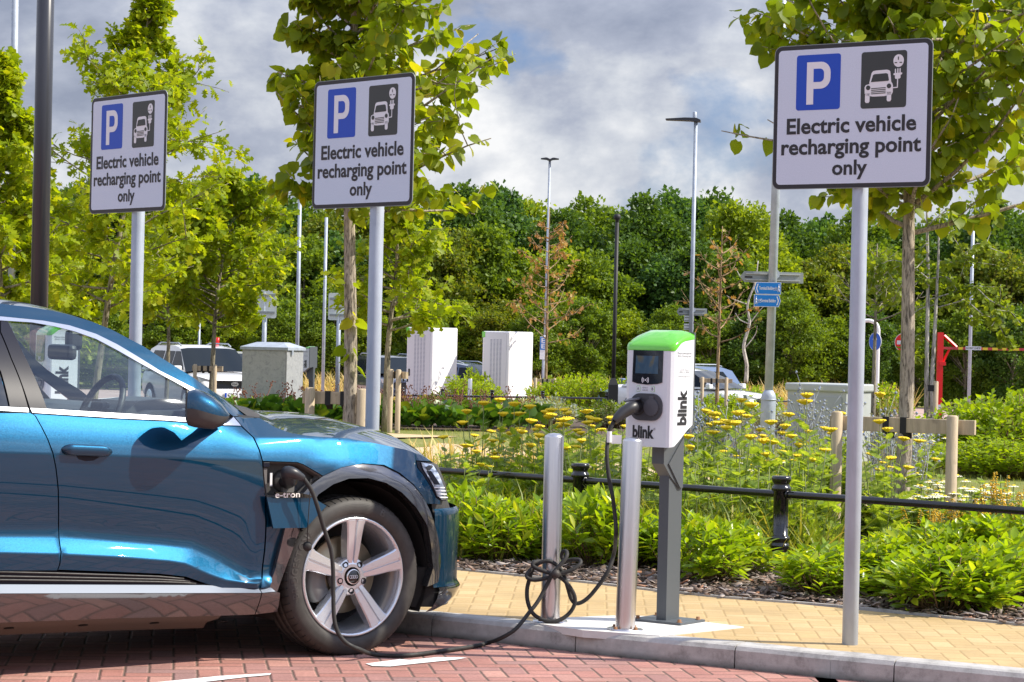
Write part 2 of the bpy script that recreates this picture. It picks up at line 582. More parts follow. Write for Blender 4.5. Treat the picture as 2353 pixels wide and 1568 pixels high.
M['soil'] = mat('bark_mulched_soil', fn=_soil)
def _lawn(g, p):
    n = g.noise(g.obj(), 0.7, 5, 0.6)
    k = g.noise(g.obj(), 30, 4, 0.7)
    c = g.ramp(n, [(0.3, (0.16, 0.20, 0.03)), (0.6, (0.23, 0.23, 0.05)), (0.8, (0.33, 0.28, 0.09))])
    g.put(p.inputs['Base Color'], g.mix(1.0, c, g.ramp(k, [(0.3, 0.6), (0.7, 1.2)]), 'MULTIPLY'))
    g.put(p.inputs['Normal'], g.bump(k, 0.8, 0.03)); p.inputs['Roughness'].default_value = 0.95
M['lawn'] = mat('mown_lawn', fn=_lawn)
def _path(g, p):
    n = g.noise(g.obj(), 1.3, 5, 0.6); k = g.noise(g.obj(), 90, 3)
    c = g.ramp(n, [(0.3, (0.50, 0.36, 0.20)), (0.7, (0.60, 0.45, 0.27))])
    g.put(p.inputs['Base Color'], g.mix(1.0, c, g.ramp(k, [(0.3, 0.85), (0.7, 1.1)]), 'MULTIPLY'))
    p.inputs['Roughness'].default_value = 0.95
M['path'] = mat('buff_gravel_path', fn=_path)
def _park(g, p):
    n = g.noise(g.obj(), 0.5, 5, 0.6)
    g.put(p.inputs['Base Color'], g.ramp(n, [(0.3, (0.36, 0.24, 0.21)), (0.7, (0.46, 0.33, 0.29))]))
    p.inputs['Roughness'].default_value = 0.9
M['car_park'] = mat('car_park_blocks', fn=_park)

# one ground sheet to the horizon
mb = MB()
ys = [-60, 0, 10, 20, 30, 40, 44, 50, 56, 62, 68, 76, 90, 140, 300, 700, 1800]
mb.grid([[(x, y, min(-0.04, gz(y) - 0.05)) for x in (-900, -300, -80, 0, 80, 300, 900)] for y in ys])
tag(mb.build('ground', M['lawn']), kind='structure')

# road of red blocks in front of the kerb
mb = MB()
mb.grid([[(p[0], p[1], 0.0), (p[0], min(p[1] - 20, -22), 0.0)] for p in offset_line(KERB, KSGN * 0.08)], smooth=False)
tag(mb.build('road', M['road']), kind='structure')

# kerb with joints every 0.9 m
mb = MB()
KL = resample(KERB[5:], 1400)
acc, seg = 0.0, [0]
prof = [(0, -0.03), (0.004, 0.086), (0.018, 0.105), (0.035, 0.1115), (0.125, 0.1145), (0.125, -0.03)]
d0 = math.dist(KL[0], KL[1])
per = max(2, int(0.915 / d0))
off = {o_: offset_line(KL, KSGN * o_) for o_ in set(q[0] for q in prof)}
i = 0
while i < len(KL) - 1:
    j = min(i + per, len(KL) - 1)
    rows = []
    for q in range(i, j + 1):
        rows.append([(off[o_][q][0], off[o_][q][1], z_) for o_, z_ in prof])
    # 5 mm mortar gap at both ends
    def pull(a, b, f):
        return [tuple(Vector(p_).lerp(Vector(q_), f)) for p_, q_ in zip(a, b)]
    f = min(0.45, 0.0035 / d0)
    rows[0] = pull(rows[0], rows[1], f); rows[-1] = pull(rows[-1], rows[-2], f)
    b = len(mb.v)
    mb.grid(rows, smooth=False)
    n_ = len(prof)
    for e in (0, len(rows) - 1):
        mb.f.append([b + e * n_ + k for k in range(n_)]); mb.mi.append(0); mb.sm.append(False)
    i = j
tag(mb.build('kerb', M['kerb']), kind='structure')

# pavement of buff blocks
epts = [on_z(x / FP, y / FP, PZ) for x, y in ((4096, 2505), (3398, 2433), (2800, 2386), (2459, 2346), (2102, 2308), (1812, 2279))]
epts = [(60, -20), (10, 6.9), (5.4, 10.2)] + [(p.x, p.y) for p in epts] + [(-1.3, 15.4), (-2.2, 16.6), (-2.7, 18), (-4, 20), (-9, 21.5), (-60, 22)]
EDGE = smooth_line(epts, 5)
A = resample(offset_line(KERB, KSGN * 0.122), 90); B = resample(EDGE, 90)
band('pavement', A, B, PZ, PZ, M['paving'], 3)
mb = MB()
LB = resample(EDGE[8:], 160)
mb.grid([[(p[0], p[1], PZ - 0.02), (p[0], p[1], PZ + 0.012), (q[0], q[1], PZ + 0.012), (q[0], q[1], PZ - 0.02)] for p, q in zip(LB, offset_line(LB, KSGN * 0.022))], smooth=False)
tag(mb.build('pavement_edging', M['kerb']), kind='structure')

# concrete pad under the charging post
padp = [on_z(x / FP, y / FP, PZ) for x, y in ((2180, 2478), (2452, 2467), (2640, 2470), (2975, 2512), (2640, 2548), (2330, 2526), (2120, 2494))]
mb = MB()
n_ = len(padp)
mb.add([(p.x, p.y, PZ + 0.006) for p in padp] + [(p.x, p.y, PZ - 0.03) for p in padp], [list(range(n_))] + [(k, (k + 1) % n_, n_ + (k + 1) % n_, n_ + k) for k in range(n_)])
tag(mb.build('concrete_pad', M['concrete']), kind='structure')

# planting bed, path, lawn, far bed and car park
far_bed = [(60, 14), (12, 14.5), (5, 17.8), (2.5, 19), (0, 21), (-2, 24), (-4, 28), (-12, 34), (-60, 36)]
nb = smooth_line(far_bed, 4)
band('flower_bed', resample(EDGE, 80), resample(nb, 80), PZ - 0.006, PZ - 0.012, M['soil'], 4)
lawn_far = smooth_line([(60, 27), (12, 29), (5, 31), (2.5, 35), (0, 36.8), (-4, 37.6), (-12, 39), (-60, 42)], 4)
band('lawn', resample(nb, 80), resample(lawn_far, 80), PZ - 0.016, PZ - 0.016, M['lawn'], 4)
PATH_A = smooth_line([(60, 14.2), (12, 14.8), (5, 18.0), (2.5, 19.2), (0, 21.2), (-2, 25), (-4, 30), (-12, 36), (-60, 38)], 4)
PATH_B = smooth_line([(60, 19), (12, 19.6), (5, 22.6), (3.0, 24), (1.6, 27), (0, 31.0), (-2, 33.4), (-6, 36.2), (-60, 40.5)], 4)
band('path', resample(PATH_A, 80), resample(PATH_B, 80), PZ - 0.008, PZ - 0.008, M['path'], 2)
mb = MB()
q = [on_z(x, y, PZ - 0.004) for x, y in ((880, 1021), (905, 1010), (960, 1008), (1010, 1016), (990, 1026), (930, 1030))]
mb.add([tuple(p) for p in q], [range(6)])
tag(mb.build('lawn', M['lawn']), kind='structure')
zf = lambda y: gz(y) - 0.012
mb = MB()
mb.grid([[(x, (y if y > 37 else max(y, float(np.interp(x, [p[0] for p in lawn_far[::-1]], [p[1] for p in lawn_far[::-1]])))), zf(max(y, 37))) for x in np.linspace(-50, 50, 60)] for y in (30, 40, 44, 48, 52, 56, 60, 64, 68)], smooth=False)
tag(mb.build('planting_bed', M['soil']), kind='structure')
mb = MB()
mb.grid([[(-90, y, gz(y) - 0.004), (90, y, gz(y) - 0.004)] for y in (66, 68, 76, 90, 93)], smooth=False)
tag(mb.build('car_park', M['car_park']), kind='structure')

# painted bay lines on the blocks
def ground_strip(name, pts, z, mt):
    q = [on_z(x / FP, y / FP, z) for x, y in pts]
    m_ = MB(); m_.add([tuple(p) for p in q], [range(len(q))])
    return tag(m_.build(name, mt), kind='structure')
def _mark(g, p):
    n = g.noise(g.obj(), 25, 5, 0.7)
    g.put(p.inputs['Base Color'], g.ramp(n, [(0.28, (0.35, 0.22, 0.18)), (0.36, (0.78, 0.76, 0.74))]))
    p.inputs['Roughness'].default_value = 0.7
M['mark'] = mat('road_marking_paint', fn=_mark)
ground_strip('bay_marking', [(1462, 2655), (1500, 2650), (1600, 2637), (1640, 2640), (1750, 2629), (1868, 2631), (1830, 2638), (1700, 2651), (1560, 2666), (1490, 2664)], 0.004, M['mark'])
ground_strip('bay_marking', [(520, 2740), (700, 2722), (880, 2704), (1085, 2693), (1080, 2700), (980, 2709), (800, 2730), (640, 2748), (560, 2752)], 0.004, M['mark'])
mb = MB()
for k in range(9):          # bay lines of the far car park
    x = -14 + k * 4.2
    mb.add([(x, 76, -0.714), (x + 0.12, 76, -0.714), (x + 0.9, 84, -0.714), (x + 0.78, 84, -0.714)], [(0, 1, 2, 3)])
tag(mb.build('bay_marking', M['mark']), kind='structure')
# strip of pavement, hedge bank and verge on the camera's side of the road (mirrored by the car's flank)
mb = MB()
mb.grid([[(-60, 1.2, 0.11), (-60, 1.0, -0.02)], [(60, -26.5, 0.11), (60, -26.7, -0.02)]], smooth=False)
mb.grid([[(-60, 1.2, 0.11), (60, -26.5, 0.11)], [(-60, -3, 0.11), (60, -31, 0.11)]], smooth=False)
mb.v = [(x, y - 9, z) for x, y, z in mb.v]
tag(mb.build('pavement', M['paving']), kind='structure')
# ================================================================== the charging car
CAR_YAW = R(37)
CH = Vector((math.cos(CAR_YAW), math.sin(CAR_YAW), 0))
CL = Vector((-math.sin(CAR_YAW), math.cos(CAR_YAW), 0))
CO = at(1420 / FP, 2312 / FP, 11.3); CO.z = 0
car = thing('electric_car', 'blue electric estate car plugged in and charging, nose over the kerb', 'car', CO, CAR_YAW)
WZ, WR = 0.378, 0.386       # wheel centre height and radius
HALF = 0.965

def car_plane(px, py, y):
    p = at(px / FP, py / FP, 1.0); o = Vector((0, 0, EYE)); d = p - o
    t = (y - (o - CO).dot(CL)) / d.dot(CL)
    q = o + d * t - CO
    return q.dot(CH), q.z
def line_tab(pts, y=0.03):
    T = sorted(car_plane(a, b, y) for a, b in pts)
    return [t[0] for t in T], [t[1] for t in T]
T_belt = line_tab([(0, 1640), (127, 1650), (297, 1661), (467, 1672), (659, 1680), (746, 1687), (880, 1704), (1013, 1750), (1197, 1751), (1367, 1759), (1495, 1774), (1622, 1800), (1707, 1829)], 0.06)
T_crease = line_tab([(0, 1809), (212, 1815), (450, 1822), (637, 1829), (1000, 1841), (1052, 1843), (1300, 1860), (1700, 1960)], 0)
T_bt = line_tab([(0, 2147), (238, 2147), (425, 2162), (637, 2179), (765, 2193), (850, 2232), (935, 2283), (1000, 2321)], 0.02)
T_bc = line_tab([(0, 2210), (246, 2217), (467, 2227), (680, 2244), (744, 2255), (807, 2285), (850, 2304), (905, 2322), (1000, 2332)], -0.02)
T_rt = line_tab([(0, 2275), (229, 2282), (467, 2291), (637, 2298), (744, 2310), (807, 2332), (841, 2341)], -0.02)
T_st = line_tab([(0, 2338), (841, 2341), (1000, 2356)], -0.02)
T_sb = line_tab([(0, 2374), (1000, 2372), (1120, 2372)], -0.04)
T_rb = line_tab([(0, 2491), (480, 2473), (884, 2463), (1100, 2455)], 0.02)
NL = ([0.18, 0.21, 0.246, 0.29, 0.32, 0.44, 0.60, 0.68, 0.716, 0.80, 0.86, 0.91, 0.97, 1.05],
      [0.43, 0.555, 0.62, 0.655, 0.625, 0.625, 0.635, 0.63, 0.60, 0.58, 0.54, 0.50, 0.42, 0.32])
def nose_len(z): return float(np.interp(z, *NL))

def S(x, z):
    """how far the flank lies inside the car's widest plane"""
    I = lambda T: float(np.interp(x, *T))
    zc, zb, bt, bc, st, sb, rb = I(T_crease), I(T_belt), I(T_bt), I(T_bc), I(T_st), I(T_sb), I(T_rb)
    fb = min(1, max(0, (x + 0.80) / 0.25))         # 0 on the doors, 1 on the wing
    if x > -0.55: bt = min(bt, 0.40); bc = min(bc, 0.385)
    bt = max(bt, bc + 0.012)
    if z >= zb:
        h = z - zb
        d = 0.07 - 0.02 * fb + (1 - fb) * (h * 0.36 + 1.0 * h * h) + fb * (h * 1.25)
    elif z >= zc:
        t = (z - zc) / max(1e-3, zb - zc)
        d = (0.07 - 0.02 * fb) * (0.55 * t + 0.45 * t * t)
    elif z >= bt:
        s_ = (zc - z) / max(1e-3, zc - bt)
        d = 0.026 * s_ ** 1.9
        if s_ > 0.86: d -= 0.010 * ((s_ - 0.86) / 0.14) ** 2
    elif z >= bc:
        s_ = (bt - z) / (bt - bc)
        d = 0.016 - 0.040 * s_ ** 1.1
    elif z >= st:
        s_ = (bc - z) / max(1e-3, bc - st)
        d = -0.024 + 0.008 * s_
    elif z >= sb:
        s_ = (st - z) / max(1e-3, st - sb)
        d = -0.016 - 0.026 * s_
    else:
        s_ = (sb - z) / max(1e-3, sb - rb)
        d = -0.042 + 0.058 * min(s_, 2) ** 1.25
    r_ = math.hypot(x, z - WZ)
    if z > 0.35: d -= 0.016 * math.exp(-((r_ - 0.53) / 0.07) ** 2)
    L = nose_len(z)
    u = (x - 0.25) / L
    if u > 0:
        u = min(u, 0.995)
        d += HALF * (1 - (1 - u ** 3) ** (1 / 3))
    u = (-3.05 - x) / 0.78
    if u > 0:
        u = min(u, 0.995); d += HALF * (1 - (1 - u ** 2.6) ** (1 / 2.6))
    return d

def trace(px, py, off=0.0):
    p = at(px / FP, py / FP, 1.0); o = Vector((0, 0, EYE)); d = p - o
    def loc(t):
        q = o + d * t - CO
        return q.dot(CH), q.dot(CL), q.z
    best, bt_ = 9, None
    lo, prev = None, None
    for k in range(260):
        t = 9.0 + k * 0.02
        x, y, z = loc(t)
        gq = y - (S(x, z) - off)
        if abs(gq) < best: best, bt_ = abs(gq), t
        if prev is not None and prev < 0 <= gq:
            a, b = t - 0.02, t
            for _ in range(22):
                m_ = (a + b) / 2
                x, y, z = loc(m_)
                if y - (S(x, z) - off) < 0: a = m_
                else: b = m_
            x, y, z = loc(b)
            return x, z
        prev = gq
    x, y, z = loc(bt_)
    return x, z

def inside(p, poly):
    c = False
    n = len(poly)
    j = n - 1
    for i in range(n):
        if (poly[i][1] > p[1]) != (poly[j][1] > p[1]) and p[0] < (poly[j][0] - poly[i][0]) * (p[1] - poly[i][1]) / (poly[j][1] - poly[i][1]) + poly[i][0]:
            c = not c
        j = i
    return c

def dense(poly, step):
    out = []
    for i, p in enumerate(poly):
        q = poly[(i + 1) % len(poly)]
        n = max(1, int(math.dist(p, q) / step))
        for k in range(n):
            out.append((p[0] + (q[0] - p[0]) * k / n, p[1] + (q[1] - p[1]) * k / n))
    return out

def panel(name, poly, mt, out=0.0, thick=0.02, step=0.03, lines=(), parent=None, sides=2, surf=None, label=None):
    """a body panel: an outline in the side plane laid on the flank, with a turned-in edge; both sides of the car"""
    sf = surf or S
    P = dense(poly, step)
    x0, x1 = min(p[0] for p in P), max(p[0] for p in P)
    z0, z1 = min(p[1] for p in P), max(p[1] for p in P)
    inner = []
    def ok(p):
        if not inside(p, P): return False
        return min((p[0] - q[0]) ** 2 + (p[1] - q[1]) ** 2 for q in P) > (step * 0.45) ** 2
    nx, nz = max(1, int((x1 - x0) / step)), max(1, int((z1 - z0) / step))
    for i in range(nx + 1):
        xx = x0 + (x1 - x0) * (i + 0.37) / (nx + 1)
        ls = [float(np.interp(xx, *T)) for T in lines]
        for j in range(nz + 1):
            zz = z0 + (z1 - z0) * (j + 0.41) / (nz + 1)
            if any(abs(zz - q) < step * 0.75 for q in ls): continue
            if ok((xx, zz)): inner.append((xx, zz))
        for q in ls:
            for e in (-0.007, 0, 0.007):
                if inside((xx, q + e), P) and min((xx - w[0]) ** 2 + (q + e - w[1]) ** 2 for w in P) > 0.010 ** 2: inner.append((xx, q + e))
    n = len(P)
    pts = [Vector(p) for p in P] + [Vector(p) for p in inner]
    V, E, F, _, _, _ = delaunay_2d_cdt(pts, [(i, (i + 1) % n) for i in range(n)], [], 1, 1e-6)
    for side in range(sides):
        fy = (lambda y: y) if side == 0 else (lambda y: 2 * HALF - y)
        mb = MB()
        vs = [(v.x, fy(sf(v.x, v.y) - out), v.y) for v in V]
        fs = []
        for f in F:
            a, b, c = (V[k] for k in f[:3])
            ccw = (b.x - a.x) * (c.y - a.y) - (b.y - a.y) * (c.x - a.x) > 0
            fs.append(f if (ccw == (side == 0)) else f[::-1])
        mb.add(vs, fs, True)
        ring = [(p[0], fy(sf(*p) - out), p[1]) for p in P]
        back = [(p[0], fy(sf(*p) - out + thick), p[1]) for p in P]
        mb.grid([ring, back], close=True, smooth=False)
        o = mb.build(name, mt, parent or car, fix=False)
        if label: o['label'] = label
    return o

def TR(pts, off=0.0): return [trace(a, b, off) for a, b in pts]

# ---- paint
def _paint(g, p):
    v = g.obj()
    cell = g.voro(v, 600.0)
    d = g.n('ShaderNodeVectorMath', operation='SUBTRACT'); g.put(d.inputs[0], cell); d.inputs[1].default_value = (0.5, 0.5, 0.5)
    sc = g.n('ShaderNodeVectorMath', operation='SCALE'); g.put(sc.inputs[0], d.outputs[0]); sc.inputs[3].default_value = 0.10
    ad = g.n('ShaderNodeVectorMath', operation='ADD')
    g.put(ad.inputs[0], g.n('ShaderNodeNewGeometry').outputs['Normal']); g.put(ad.inputs[1], sc.outputs[0])
    nm = g.n('ShaderNodeVectorMath', operation='NORMALIZE'); g.put(nm.inputs[0], ad.outputs[0])
    g.put(p.inputs['Normal'], nm.outputs[0])
    p.inputs['Metallic'].default_value = 0.82
    p.inputs['Roughness'].default_value = 0.42
    p.inputs['Coat Weight'].default_value = 1.0
    p.inputs['Coat Roughness'].default_value = 0.012
    p.inputs['Coat IOR'].default_value = 1.55
M['car_blue'] = mat('blue_metallic_paint', (0.0, 0.043, 0.096), 0.36, spec=0.3, fn=_paint)
M['car_grey'] = mat('grey_contrast_paint', (0.15, 0.15, 0.16), 0.10, 0.85, coat=0.5)
M['car_silver'] = mat('silver_sill_paint', (0.17, 0.195, 0.24), 0.5, 0.15, spec=0.2)
M['chrome'] = mat('bright_trim', (0.82, 0.81, 0.82), 0.22, 1.0)
M['trim_black'] = mat('black_pillar_gloss', (0.008, 0.009, 0.018), 0.42, spec=0.22)
M['plastic'] = mat('dark_plastic', (0.038, 0.036, 0.036), 0.5, fn=vary((0.040, 0.038, 0.037), 0.12, 20, (0.45, 0.6)))
M['under'] = mat('underbody_plastic', (0.085, 0.070, 0.058), 0.7)
M['liner'] = mat('arch_liner', (0.008, 0.008, 0.008), 0.8)

g_, G1 = 2.2, 2.2
gap = [(127, 1653), (142, 1664), (168, 1710), (193, 1761), (212, 1812), (225, 1876), (234, 1961), (235, 2100), (237, 2155), (245, 2210), (240, 2257), (231, 2282)]
fd = TR([(297, 1664), (467, 1675), (659, 1683), (746, 1690), (900, 1701), (962, 1705), (1011, 1751), (1034, 1800), (1047, 1842), (1053, 1919), (1061, 1995), (1061, 2100), (1055, 2206), (1045, 2312), (1040, 2354), (1000, 2354), (888, 2352), (833, 2338), (807, 2329), (744, 2307), (637, 2295), (467, 2288), (231, 2279)]
        + [(a + 1.6, b) for a, b in gap[::-1]])
LN = (T_crease, T_bt, T_bc)
door = panel('front_door', fd, M['car_blue'], lines=LN, step=0.028)
XR = -2.52
zat = lambda T, x: float(np.interp(x, *T))
rdl = TR([(a - 3.2, b) for a, b in gap])
rd = rdl + [(XR + 0.45, zat(T_rt, -2)), (XR + 0.30, 0.62), (XR + 0.22, 0.86), (XR, zat(T_belt, -2) - 0.02)]
panel('rear_door', rd, M['car_blue'], lines=LN, step=0.035)
arc = lambda cx, r, a0, a1, n=16: [(cx + r * math.cos(R(a0 + (a1 - a0) * k / n)), WZ + r * math.sin(R(a0 + (a1 - a0) * k / n))) for k in range(n + 1)]
qr = [(XR + 0.443, 0.44), (XR + 0.292, 0.62), (XR + 0.212, 0.86), (XR - 0.008, 1.15), (-3.2, 1.17), (-3.70, 1.10), (-3.72, 0.86), (-3.62, 0.45)] + arc(-2.93, 0.52, 172, 60)
panel('rear_wing', qr, M['car_blue'], lines=(T_crease,), step=0.05)
# ---- ribbed strip, sill and underside
rx = np.linspace(XR + 0.45, trace(835, 2340)[0], 40).tolist()
rib = [(x, zat(T_st, x) + 0.002) for x in rx] + [(x, max(zat(T_rt, x) - 0.006, zat(T_st, x) + 0.003)) for x in rx[::-1]]
panel('rib_panel', rib, M['trim_black'], out=-0.010, step=0.03)
for q in (0.27, 0.50, 0.78):
    for sd in (0, 1):
        mb = MB()
        pts = []
        for x in rx[:int(40 * (0.985 - 0.10 * q))]:
            a, b = zat(T_st, x), zat(T_rt, x)
            z = a + (b - a) * q
            y = S(x, z) + 0.006
            pts.append((x, y if sd == 0 else 2 * HALF - y, z))
        mb.tube(pts, 0.0045, 6)
        mb.build('rib', M['chrome'] if False else M['plastic'], car)
sx = np.linspace(-2.42, trace(1036, 2356)[0], 40).tolist()
sil = [(x, zat(T_sb, x)) for x in sx] + [(x, zat(T_st, x) - 0.001) for x in sx[::-1]]
panel('sill_strip', sil, M['car_silver'], step=0.03)
sill = [(x, zat(T_rb, x)) for x in sx] + [(x, zat(T_sb, x) - 0.002) for x in sx[::-1]]
panel('sill', sill, M['car_grey'], step=0.03, lines=())
x1 = trace(1042, 2360)[0]; x2 = trace(1118, 2368)[0]; x3 = trace(1112, 2440)[0]
panel('sill_end', [(x1, zat(T_rb, x1)), (x3, zat(T_rb, x3) + 0.01), (x2, zat(T_sb, x2)), (x2 - 0.02, zat(T_sb, x2) + 0.005), (x1, zat(T_sb, x1) - 0.002)], M['car_grey'], step=0.025)
panel('sill_strip', [(x1, zat(T_sb, x1)), (x2 - 0.02, zat(T_sb, x2) + 0.007), (trace(1082, 2354)[0], zat(T_st, x1)), (x1, zat(T_st, x1) - 0.001)], M['car_silver'], step=0.02)
mb = MB()
rows = []
for x in np.linspace(-2.4, trace(884, 2463)[0], 24):
    zr = zat(T_rb, x)
    y0 = S(x, zr) + 0.002
    rows.append([(x, y0, zr), (x, y0 + 0.02, zr - 0.015), (x, y0 + 0.13, zr - 0.045), (x, y0 + 0.16, zr - 0.075), (x, HALF, zr - 0.08)])
for sd in (0, 1):
    m2 = MB()
    m2.grid([[(p[0], p[1] if sd == 0 else 2 * HALF - p[1], p[2]) for p in r_] for r_ in rows])
    m2.build('underbody', M['under'], car)
for k in range(5):          # drain holes in the sill's underside
    x = -2.1 + 0.36 * k
    zr = zat(T_rb, x); y0 = S(x, zr)
    mb = MB(); mb.lathe([(0.0, 0.0), (0.013, 0.0), (0.016, -0.004)], n=10)
    o = mb.build('drain_hole', M['liner'], car); o.location = (x, y0 + 0.095, zr - 0.036); o.scale = (1.6, 1, 1); o.rotation_euler = (R(-16), 0, 0)

# ---- wing
shut = [(1038, 1673), (1102, 1711), (1166, 1734), (1219, 1742), (1282, 1748), (1389, 1754), (1495, 1773), (1622, 1799), (1690, 1824)]
head = [(1733, 1850), (1664, 1842), (1670, 1872), (1689, 1894), (1719, 1941), (1745, 1992), (1762, 2004)]
wing_px = [(968, 1704), (940, 1669), (990, 1668)] + shut + [(1725, 1846)] + [(a - 1.5, b) for a, b in head[1:]] + [(1761, 2017), (1703, 2015), (1694, 1990), (1655, 1938), (1600, 1892), (1537, 1860), (1452, 1854), (1367, 1869), (1293, 1903), (1291, 1903), (1213, 1857), (1190, 1849), (1052, 1844), (1040, 1800), (1017, 1751)]
wing = TR(wing_px)
panel('front_wing', wing, M['car_blue'], step=0.026, lines=(T_belt,))
low = TR([(1066, 1998), (1195, 1998), (1162, 2050), (1134, 2113), (1093, 2262), (1079, 2353), (1045, 2353), (1051, 2312), (1061, 2206), (1067, 2100)])
panel('wing_lower', low, M['car_blue'], step=0.03)
# ---- wheel-arch trim, liner
trim = [(1079, 2355), (1092, 2270), (1133, 2114), (1162, 2048), (1197, 1990), (1240, 1944), (1293, 1905), (1367, 1871), (1452, 1856), (1537, 1862), (1601, 1894), (1656, 1941), (1695, 1992), (1721, 2046), (1740, 2104), (1755, 2170), (1764, 2240), (1767, 2330)]
tin = [(1723, 2349), (1721, 2270), (1715, 2185), (1702, 2108), (1694, 2090), (1655, 2028), (1600, 1970), (1537, 1931), (1465, 1912), (1389, 1914), (1325, 1937), (1265, 1977), (1216, 2046), (1189, 2117), (1149, 2227), (1123, 2372)]
T1, T2 = TR(trim), TR(tin)
panel('arch_trim', T1 + T2, M['car_grey'], out=0.012, thick=0.055, step=0.022, surf=lambda x, z: S(x, max(z, 0.47)) - 0.012 + 0.32 * max(0.0, math.hypot(x, z - WZ) - 0.455))
mb = MB()
rows = []
for k in range(25):
    a = R(-25 + 230 * k / 24)
    rows.append([(0.455 * math.cos(a), y, WZ + 0.455 * math.sin(a)) for y in (0.045, 0.36)])
mb.grid(rows, smooth=True)
mb.add([(0, 0.36, WZ)] + [r_[1] for r_ in rows], [(0, k + 1, k + 2) for k in range(24)])
me = mb.mesh('arch_liner')
for (ox, mir) in ((0, 0), (0, 1), (-2.93, 0), (-2.93, 1)):
    o = link_mesh('arch_liner', me, M['liner'], car); o.location = (ox, 2 * HALF if mir else 0, 0); o.scale = (1, -1 if mir else 1, 1)
panel('arch_trim', arc(-2.93, 0.52, -8, 172, 24) + arc(-2.93, 0.455, 172, -8, 24), M['car_grey'], out=0.012, thick=0.05, step=0.04)
# dark inner body that closes the gaps between panels
hull = [(-3.5, 0.25), (-3.42, 0.36)] + arc(-2.93, 0.47, 180, 0, 12) + [(-2.4, 0.24), (-0.52, 0.24)] + arc(0, 0.47, 180, 0, 12) + [(0.48, 0.30), (0.52, 0.36), (0.50, 0.80), (0.35, 0.90), (-0.6, 0.98), (-3.5, 1.0)]
mb = MB(); mb.prism(hull, lambda u, v, t: (u, t, v), 0.115, 2 * HALF - 0.115)
mb.build('inner_body', M['liner'], car)
mb = MB(); mb.box((-0.30, HALF, 0.86), (0.35, 1.5, 0.22)); mb.build('inner_wing', M['liner'], car)

# ---- chrome window frame and glass
topU = [(0, 1266), (170, 1283), (276, 1302), (382, 1336), (467, 1378), (552, 1429), (637, 1483), (722, 1527), (790, 1562)]
topL = [(0, 1282), (127, 1290), (212, 1305), (297, 1326), (382, 1356), (467, 1401), (552, 1450), (637, 1496), (722, 1541), (765, 1566)]
tU, tL = TR(topU), TR(topL)
ext = [(-2.0, 1.565), (-2.5, 1.53), (-3.0, 1.44), (-3.35, 1.30), (-3.45, 1.19)]
extL = [(-2.0, 1.545), (-2.5, 1.51), (-3.0, 1.42), (-3.32, 1.285), (-3.40, 1.19)]
tU0, tL0 = tU[0], tL[0]
dzU, dzL = tU0[1] - 1.565, tL0[1] - 1.545
extU = [(x, z + dzU * (1 - i / 4.0)) for i, (x, z) in enumerate(ext) if x < tU0[0] - 0.03]
extL = [(x, z + dzL * (1 - i / 4.0)) for i, (x, z) in enumerate(extL) if x < tL0[0] - 0.03]
panel('window_trim', extU[::-1] + tU + tL[::-1] + extL, M['chrome'], out=0.006, thick=0.02, step=0.022)
bU = [(118, 1632.5), (187, 1636), (382, 1648), (552, 1658), (744, 1671), (900, 1694), (931, 1668), (960, 1702)]
bL = [(962, 1703), (900, 1701), (746, 1688), (659, 1681), (467, 1672.5), (297, 1661.5), (127, 1650.5)]
panel('belt_trim', TR(bU) + TR(bL), M['chrome'], out=0.008, thick=0.02, step=0.02)
rb_ = TR([(112, 1649), (0, 1642)])
rbu = TR([(0, 1627), (109, 1632)])
panel('belt_trim', rb_ + [(-3.3, rb_[-1][1] + 0.0), (-3.4, rb_[-1][1] + 0.02), (-3.3, rbu[0][1])] + rbu, M['chrome'], out=0.008, thick=0.02, step=0.03)
glass = TR([(32, 1286), (127, 1292), (212, 1307), (297, 1328), (382, 1358), (467, 1403), (552, 1452), (637, 1498), (722, 1543), (745, 1556), (744, 1671), (552, 1658), (382, 1648), (190, 1636), (142, 1514), (87, 1400)])
panel('front_window', glass, M['glass'], out=-0.004, thick=0.002, step=0.05)
panel('quarter_trim', TR([(747, 1556), (764, 1567), (800, 1600), (905, 1690), (746, 1670)]), M['trim_black'], out=0.0, step=0.02)
panel('door_pillar', TR([(2, 1283), (30, 1286), (85, 1400), (140, 1514), (187, 1636), (119, 1632), (89, 1540), (46, 1434), (3, 1327)]), M['trim_black'], out=0.002, step=0.02)
pr = TR([(-2, 1329), (42, 1436), (84, 1540), (111, 1631), (39, 1626), (3, 1485)])
zr_ = tL0[1]
panel('door_pillar', pr + [(pr[-1][0] - 0.12, zr_ - 0.01), (pr[0][0] - 0.02, zr_ - 0.005)], M['trim_black'], out=0.002, step=0.02)
pl = pr[-2], pr[-1]
panel('rear_window', [(pl[0][0] - 0.005, pl[0][1]), (pl[1][0] - 0.008, pl[1][1]), (pl[1][0] - 0.128, zr_ - 0.012)] + [(p[0], p[1] - 0.004) for p in extL] + [(-3.3, 1.195)], M['dark_glass'], out=-0.004, thick=0.002, step=0.06)
